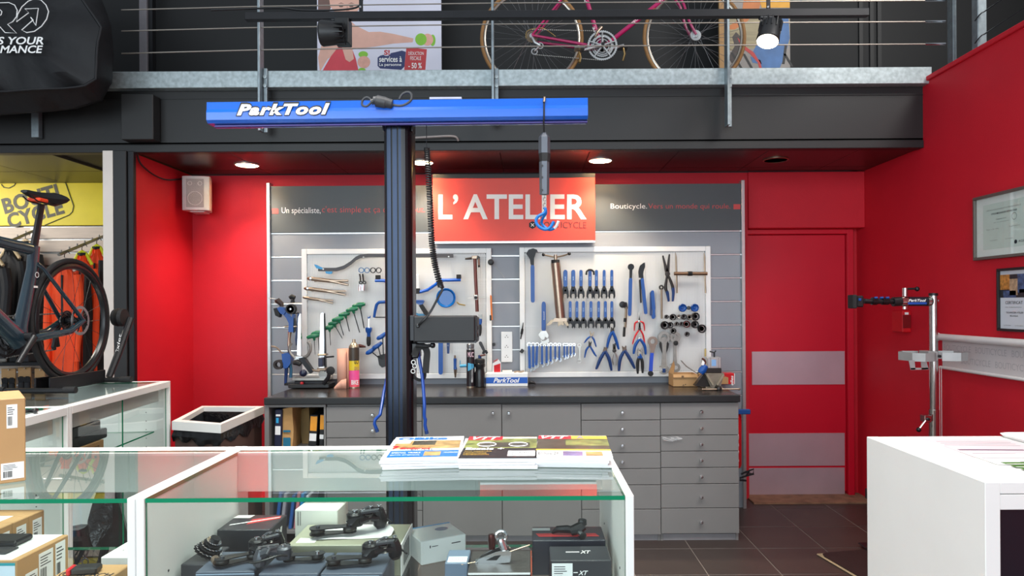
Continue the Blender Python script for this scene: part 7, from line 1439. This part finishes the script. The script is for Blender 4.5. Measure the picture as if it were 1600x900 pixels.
# carded gloves low on the alcove wall
for i,(px,py,w_,m,lb) in enumerate(((13,600,22,BLKF,'leftmost'),(38,598,20,BLKF,'second from the left'),(62,600,16,BLKF,'rightmost'))):
    Y=5.5; o=T('carded_gloves',P(px,py+28,Y),'black gloves on a brown card low on the alcove wall, %s'%lb,'gloves','carded gloves'); k=Y/F
    MB().rbox(px-w_/2,px+w_/2,py-24,py+26,Y,.012,CART,.002).build('card',o)
    for s_ in (-1,1):
        c=P(px+s_*w_*.24,py+4,Y-.012); MB().box(c.x-.022,c.x+.022,Y-.026,Y,c.z-.06,c.z+.03,m,.008).build('glove_palm',o)
        for f in range(4): MB().tube([c+Vector((-.017+.0115*f,0,.028)),c+Vector((-.02+.0135*f,-.004,.075-.006*abs(f-1.5)))],.006,m,6).build('glove_finger',o)
    MB().cyl(P(px,py-22,Y-.03),P(px,py-22,Y+.12),.004,STEEL,6).build('peg',o)
o=T('wall_shelf',P(20,570,5.5),'dark shelf of small goods low on the alcove wall','shelf'); MB().rbox(-60,62,566,572,5.35,.28,BLKM,.003).build('board',o)
for i,(a,b,m) in enumerate(((-4,10,GS),(14,26,BLK),(30,44,DGR))): S(MB().rbox(a,b,556-i,565.6,5.4,.1,m,.004),'small_goods_box','small %s box on the dark alcove shelf'%('grey','black','dark grey')[i],'box','boxes on the alcove shelf')
S(MB().rbox(44,76,620,655,5.3,.1,mat('neon_fabric',(190,200,50),.7,var=.15)).rbox(50,70,612,620,5.32,.06,MATS['neon_fabric']),'folded_vest','folded neon yellow vest on the alcove floor rack','vest') if 0 else None
# ================================================================ MEZZANINE: RAILING, TRACK, POSTERS, BAG
Yr=4.38
rl=T('cable_railing',(0,Yr,2.5),'galvanised railing posts with thin steel cables along the mezzanine edge','railing')
for px,pb in ((406,205),(770,194),(1137,196)):
    x=P(px,100,Yr).x; z0=P(px,pb,Yr).z; MB().box(x-.008,x+.008,Yr-.02,Yr+.048,z0,4.3,GALVD,.002).build('post',rl); MB().box(x+.010,x+.034,Yr+.03,Yr+.048,z0,P(px,104,Yr).z,GALVD,.002).build('post_angle',rl)
    for y in (118,132): MB().lathe([(.012,0),(.012,-.01),(.0001,-.011)],(x+.022,Yr+.03,P(px,y,Yr).z),GALV,8,'Y').build('bolt',rl)
for z in (P(825,4,Yr).z,P(825,37,Yr).z,P(825,72,Yr).z): MB().tube([(-2.6,Yr+.005,z-.03),(-1.7,Yr+.005,z-.012),(-.2,Yr+.005,z),(1.3,Yr+.005,z),(2.68,Yr+.005,z)],.0042,mat('steel_cable',(170,160,150),.35,.7,var=.05),6).build('cable',rl); MB().tube([(2.56,Yr+.005,z),(2.69,Yr+.005,z)],.007,CHR,8).build('cable_terminal',rl)
x=P(56,195,4.46).x; S(MB().box(x-.024,x+.024,4.45,4.489,P(56,215,4.46).z,2.91,GALVD,.002),'steel_bracket','galvanised bracket end showing below the black bike bag','bracket')
x=P(1489,60,Yr).x; MB().box(x-.012,x+.012,Yr-.02,Yr+.04,2.99,4.3,GALVD,.002).build('post',rl)
r2=T('cable_railing',(2.78,4.2,2.9),'thick galvanised railing post behind the top right of the red wall','railing'); x=P(1530,40,4.2).x; MB().box(x-.028,x+.028,4.17,4.23,2.6,4.4,GALVD,.004).build('post',r2)
for py in (33,68): a=P(1523,py,4.16); MB().tube(spl([a,a+Vector((.02,-.03,.035)),a+Vector((.06,-.06,.06)),a+Vector((.10,-.6,.12)),a+Vector((.10,-2.2,.3))],4),.004,BLKM,6).build('cable',r2)
# track with two spots
Yk=4.05; tr=T('lighting_track',P(870,26,Yk),'long black lighting track running in front of the railing','light track'); a=P(384,26.5,Yk); b=P(1356,20,Yk)
MB(Matrix.Translation(a)@Matrix.Rotation(math.atan2(a.z-b.z,b.x-a.x),4,'Y')).box(0,(b-a).length,-.02,.02,-.024,.022,BLKM,.003).build('rail',tr)
for px in (563,1200): MB().rbox(px-3,px+3,-300,18,Yk-.004,.008,BLKM,.001).build('hanger',tr); MB().sph(P(px,11,Yk-.008),.008,ALU,8).build('hanger_bolt',tr)
MB().tube(spl([P(330,16,Yk),P(380,14,Yk),P(440,12.5,Yk),P(470,16,Yk),P(520,16,Yk),P(556,12,Yk),P(566,0,Yk),P(568,-20,Yk)],5),.006,BLK,6).build('feed_cable',tr)
# left spot
s1=T('track_spot',P(530,72,Yk),'black track spotlight pointing left over the woman poster','spotlight','track spotlights'); Q=Matrix.Translation(P(539,50,Yk))
MB(Q).box(-.055,.03,-.035,.05,-.075,.075,BLK,.004).build('driver_box',s1); MB().rbox(517,541,25,32,Yk-.018,.036,DGR,.003).build('track_adapter',s1); MB().cyl(P(530,31,Yk),P(531,36,Yk),.014,BLK,10).build('pivot',s1)
hdM=Matrix.Translation(P(524,52,Yk-.06)); MB(hdM).lathe([(.0001,-.085),(.068,-.085),(.074,-.075),(.066,-.0),(.052,.035),(.03,.045),(.0001,.046)],(0,0,0),mat('spot_body_black',(30,30,32),.45),22,'X').build('lamp_head',s1)
for i in range(14):
    a=2*math.pi*i/14; MB(hdM).box(.0,.055,-.0025,.0025,.03,.066,MATS['spot_body_black'],0,Matrix.Rotation(a,4,'X')).build('cooling_fin',s1,smooth=0)
# right spot, lit
s2=T('track_spot',P(1200,72,Yk),'lit track spotlight pointing down over the cyclist poster','spotlight','track spotlights'); MB().rbox(1188,1210,20,28,Yk-.018,.036,DGR,.003).build('track_adapter',s2); MB().rbox(1194,1216,26,68,Yk-.0,.05,BLK,.004).build('driver_box',s2)
hdM=Matrix.Translation(P(1203,46,Yk-.05))@Matrix.Rotation(math.radians(16),4,'Y')@Matrix.Rotation(math.radians(-16),4,'X'); MB(hdM).lathe([(.062,-.085),(.066,-.08),(.058,.02),(.045,.05),(.0001,.055)],(0,0,0),MATS['spot_body_black'],22,'Z').build('lamp_head',s2); MB(hdM).lathe([(.0001,-.088),(.06,-.088)],(0,0,0),mat('spot_lens',(255,244,224),.4,var=0,emit=14),22).build('lens',s2,smooth=0)
for i in range(14): a=2*math.pi*i/14; MB(hdM).box(.045,.066,-.0025,.0025,-.01,.05,MATS['spot_body_black'],0,Matrix.Rotation(a,4,'Z')).build('cooling_fin',s2,smooth=0)
MB().tube(spl([P(1216,30,Yk),P(1222,32,Yk),P(1221,40,Yk),P(1214,42,Yk)],4),.005,BLKM,6).build('cable_loop',s2)
# posters
Yp=5.0
def fp(par,pts,m,nm,k=1):
    y=Yp-.0006*k; MB().prism([(P(a,b,y).x,P(a,b,y).z) for a,b in pts],y,y+.0005,m).build(nm,par,smooth=0)
def ell(cx,cy,rx,ry,n=18): return [(cx+rx*math.cos(2*math.pi*i/n),cy+ry*math.sin(2*math.pi*i/n)) for i in range(n)]
SKIN=mat('printed_skin',(226,176,158),.5,var=.08,scale=9); PRED=mat('printed_red_top',(214,70,82),.5,var=.05); PGRN=mat('printed_green',(136,196,60),.5,var=.08); PNAVY=mat('printed_navy',(48,56,104),.5,var=0); PBG=mat('poster_white',(222,220,234),.5,var=.03,scale=2); HAIR=mat('printed_hair',(120,92,84),.5,var=.2,scale=12); PTAG=mat('printed_tag_red',(196,62,66),.5,var=0)
po=T('poster',(P(592,100,Yp).x,Yp,2.925),'white poster of a woman in a red top lifting green dumbbells, behind the railing','poster'); x0=P(495.5,50,Yp).x;x1=P(689.5,50,Yp).x; MB().box(x0,x1,Yp,Yp+.02,2.925,4.1,PBG,.001).build('board',po)
fp(po,[(500,-30),(518,-34),(522,0),(516,14),(512,28),(503,40),(497,60),(497,0)],HAIR,'hair'); fp(po,[(512,-20),(530,-34),(556,-30),(566,0),(560,16),(545,26),(528,26),(516,10)],SKIN,'face',2); 
for x in (533,549): fp(po,ell(x,10,3.4,1.3),HAIR,'eye',3); fp(po,[(x-5,6),(x,4),(x+5,6),(x,5.4)],HAIR,'eyebrow',3)
fp(po,[(542,8),(546,17),(541,18)],mat('printed_skin_shade',(206,150,134),.5,var=.05),'nose',3)
fp(po,[(515,26),(540,26),(556,40),(576,50),(594,49.5),(615,53),(646,60),(645,66),(615,68),(585,73),(556,76),(530,82),(512,92),(500,112),(497,90),(505,60)],SKIN,'arm_and_shoulder',1)
fp(po,[(502,114),(510,100),(517,88),(528,74),(549,73.5),(556,92),(561,114)],PRED,'red_top',2); fp(po,[(534,73),(550,73),(553,92),(546,97),(540,93)],SKIN,'neckline',3)
fp(po,ell(676,63,4.5,9),PGRN,'dumbbell',1); fp(po,ell(668,62,9,9.5),mat('printed_hand',(228,170,152),.5,var=.1,scale=30),'hand',2); fp(po,ell(657.7,61.5,9,9.5),PGRN,'dumbbell',3)
fp(po,ell(567.5,85,7.5,5),PGRN,'dumbbell',2); fp(po,ell(565.5,110,6,4),PGRN,'dumbbell',2); fp(po,ell(568.5,97,10,9.5),MATS['printed_hand'],'hand',3)
fp(po,[(590,90),(594,87),(600,85.5),(628,79),(634,81),(632,104),(627,109),(594,107),(590,103)],PNAVY,'logo_shape'); fp(po,ell(604,82,6.5,5.5),PBG,'logo_badge',2); fp(po,[(635,73.5),(667,77),(664.5,110.5),(631.5,110)],PTAG,'red_tag')
mb=MB(); y=Yp-.002; mb.ptext('services à',592.5,628,88,97,y,INKW,bold=.02); mb.ptext('La personne',592.5,627,98.5,104.5,y,INKW,bold=.01); mb.ptext('DÉDUCTION',638,662,79.5,86,y,INKW,bold=.0); mb.ptext('FISCALE',641,658,88,94,y,INKW); mb.ptext('- 50 %',638,659,98,107,y,INKW,bold=.02); mb.build('white_lettering',po,smooth=0)
mb=MB(); mb.ptext('S!',600,609,78,86,y,PTAG,bold=.04); mb.build('red_lettering',po,smooth=0)
po=T('poster',(P(1182,100,Yp).x,Yp,2.925),'poster of a cyclist in blue jeans behind the front wheel of the magenta bicycle','poster'); x0=P(1131,50,Yp).x;x1=P(1234.5,50,Yp).x; MB().box(x0,x1,Yp,Yp+.02,2.925,4.1,mat('poster_grey_road',(150,142,136),.5,var=.1,scale=4),.001).build('board',po)
MB().box(P(1123.5,50,Yp).x,x0,Yp-.004,Yp+.02,2.925,4.1,TAN,.001).build('wooden_edge',po)
OB=mat('printed_tan_limb',(200,116,56),.5,var=.12,scale=10); JE=mat('printed_jeans',(66,110,164),.5,var=.3,scale=7); 
fp(po,[(1131,14),(1234,14),(1234,70),(1131,80)],mat('printed_street',(160,146,112),.5,var=.35,scale=6,stretch=(.3,1,6)),'street'); fp(po,[(1165,-30),(1200,-30),(1186,14),(1165,36),(1148,46),(1138,46),(1136,42),(1150,34),(1160,16)],OB,'limb',2); fp(po,[(1180,-30),(1234,-30),(1234,12),(1205,12),(1190,12)],mat('printed_yellow_top',(226,160,30),.5,var=.15,scale=8),'yellow_top',3)
fp(po,[(1232,24),(1234,60),(1226,88),(1216,112),(1192,112),(1184,98),(1174,86),(1182,70),(1200,56),(1212,40),(1220,26)],JE,'jeans',2); fp(po,[(1172,88),(1188,94),(1190,100),(1176,98)],JE,'jeans',2)
fp(po,[(1150,50),(1160,60),(1164,74),(1158,92),(1144,100),(1138,90),(1148,72),(1144,58)],mat('printed_dark_bag',(60,48,44),.5,var=.3,scale=12),'dark_bag',2); fp(po,[(1152,58),(1164,72),(1178,82),(1188,98),(1192,112),(1188,112),(1184,98),(1172,84),(1158,74)],mat('printed_red_frame',(190,50,48),.5,var=0),'red_frame',3)
for a,b,c,d in ((1141,82,1160,112),(1160,84,1176,112),(1226,70,1222,100),(1224,84,1236,104)): fp(po,[(a,b),(a+4,b),(c+4,d),(c,d)],SLOT,'dark_stripe',3)
# covered bike bag
NYL=mat('black_nylon_cover',(24,24,27),.62,var=.1,scale=6,bump=.4,bscale=12,spec=.35)
bg_=T('bike_bag',P(40,180,4.1),'big black nylon bike cover bag with white lettering in the upper left corner','bag')
outer=[(-150,-70),(60,-74),(132,-40),(158,-2),(174,40),(178,88),(174,130),(160,158),(120,170),(60,176),(-20,182),(-150,184)]
def dens(p,n):
    o=[]
    for i in range(len(p)):
        a=p[i];b=p[(i+1)%len(p)]
        for q in range(n): o.append((a[0]+(b[0]-a[0])*q/n,a[1]+(b[1]-a[1])*q/n))
    return o
front=[(-150,-60),(40,-66),(100,-40),(130,0),(157,42),(151,90),(150,124),(134,134),(100,138),(40,141),(-20,144),(-150,146)]
O=dens(outer,4); Fr=dens(front,4); n=len(O); mb=MB(); vs=[];fs=[]; cx,cy=0,40
def ringpts(A,Y,s_,amp):
    o=[]
    for i,(a,b) in enumerate(A):
        a=cx+(a-cx)*s_; b=cy+(b-cy)*s_; w2=amp*noise.noise(Vector((a*.03,b*.03,Y*3))); p=P(a,b,Y); p.y+=w2; o.append(p)
    return o
for A,Y,s_,amp in ((O,4.40,1,0),(O,4.32,1.0,.02),(O,4.2,.985,.02),(Fr,4.06,1.02,.02),(Fr,4.03,.98,.02),(Fr,4.01,.8,.06),(Fr,3.99,.55,.05),(Fr,3.98,.3,.04)): vs+=ringpts(A,Y,s_,amp)
for k in range(7):
    for i in range(n): fs.append((k*n+i,(k+1)*n+i,(k+1)*n+(i+1)%n,k*n+(i+1)%n))
fs.append(tuple(range(7*n,8*n))); fs.append(tuple(range(n-1,-1,-1))); mb.add(vs,fs,NYL); mb.build('cover',bg_,smooth=40)
mb=MB(); mb.tube([ (p+Vector((0,-.004,0))) for p in ringpts(Fr,4.035,1.0,.02)],.006,BLKF,6,closed=True); mb.build('seam_piping',bg_)
Yl=3.945; mb=MB(); mb.ptext('S YOUR',-4,68,57.5,69.5,Yl,INKW,bold=.02,shear=.2); mb.ptext('MANCE',0,67,71,83,Yl,INKW,bold=.02,shear=.2); mb.build('lettering',bg_,smooth=0)
def outl(pts,nm,cl=True): MB().tube([P(a,b,Yl) for a,b in pts],.0028,INKW,5,closed=cl).build(nm,bg_)
outl([(-20,5),(14,4),(23,8),(27,16),(26,26),(20,34),(12,38),(26,52),(8,51),(0,42),(-20,42)],'letter_outline'); outl([(-20,16),(0,15),(3,18),(2,23),(-4,26),(-20,26)],'letter_outline'); outl(spl([(26,33),(29,20),(37,9),(48,1),(58,-1),(68,6),(75,16),(74,28),(66,40),(54,48),(44,51),(36,48)],4)+[P(0,0,1)]*0 if 0 else [(26,34),(28,22),(34,11),(44,2),(54,-2),(64,0),(72,8),(76,18),(73,30),(65,41),(54,49),(42,51),(34,47),(52,31),(48,27),(56,40),(60,13),(39,14),(45,20)],'arrow_outline',True)
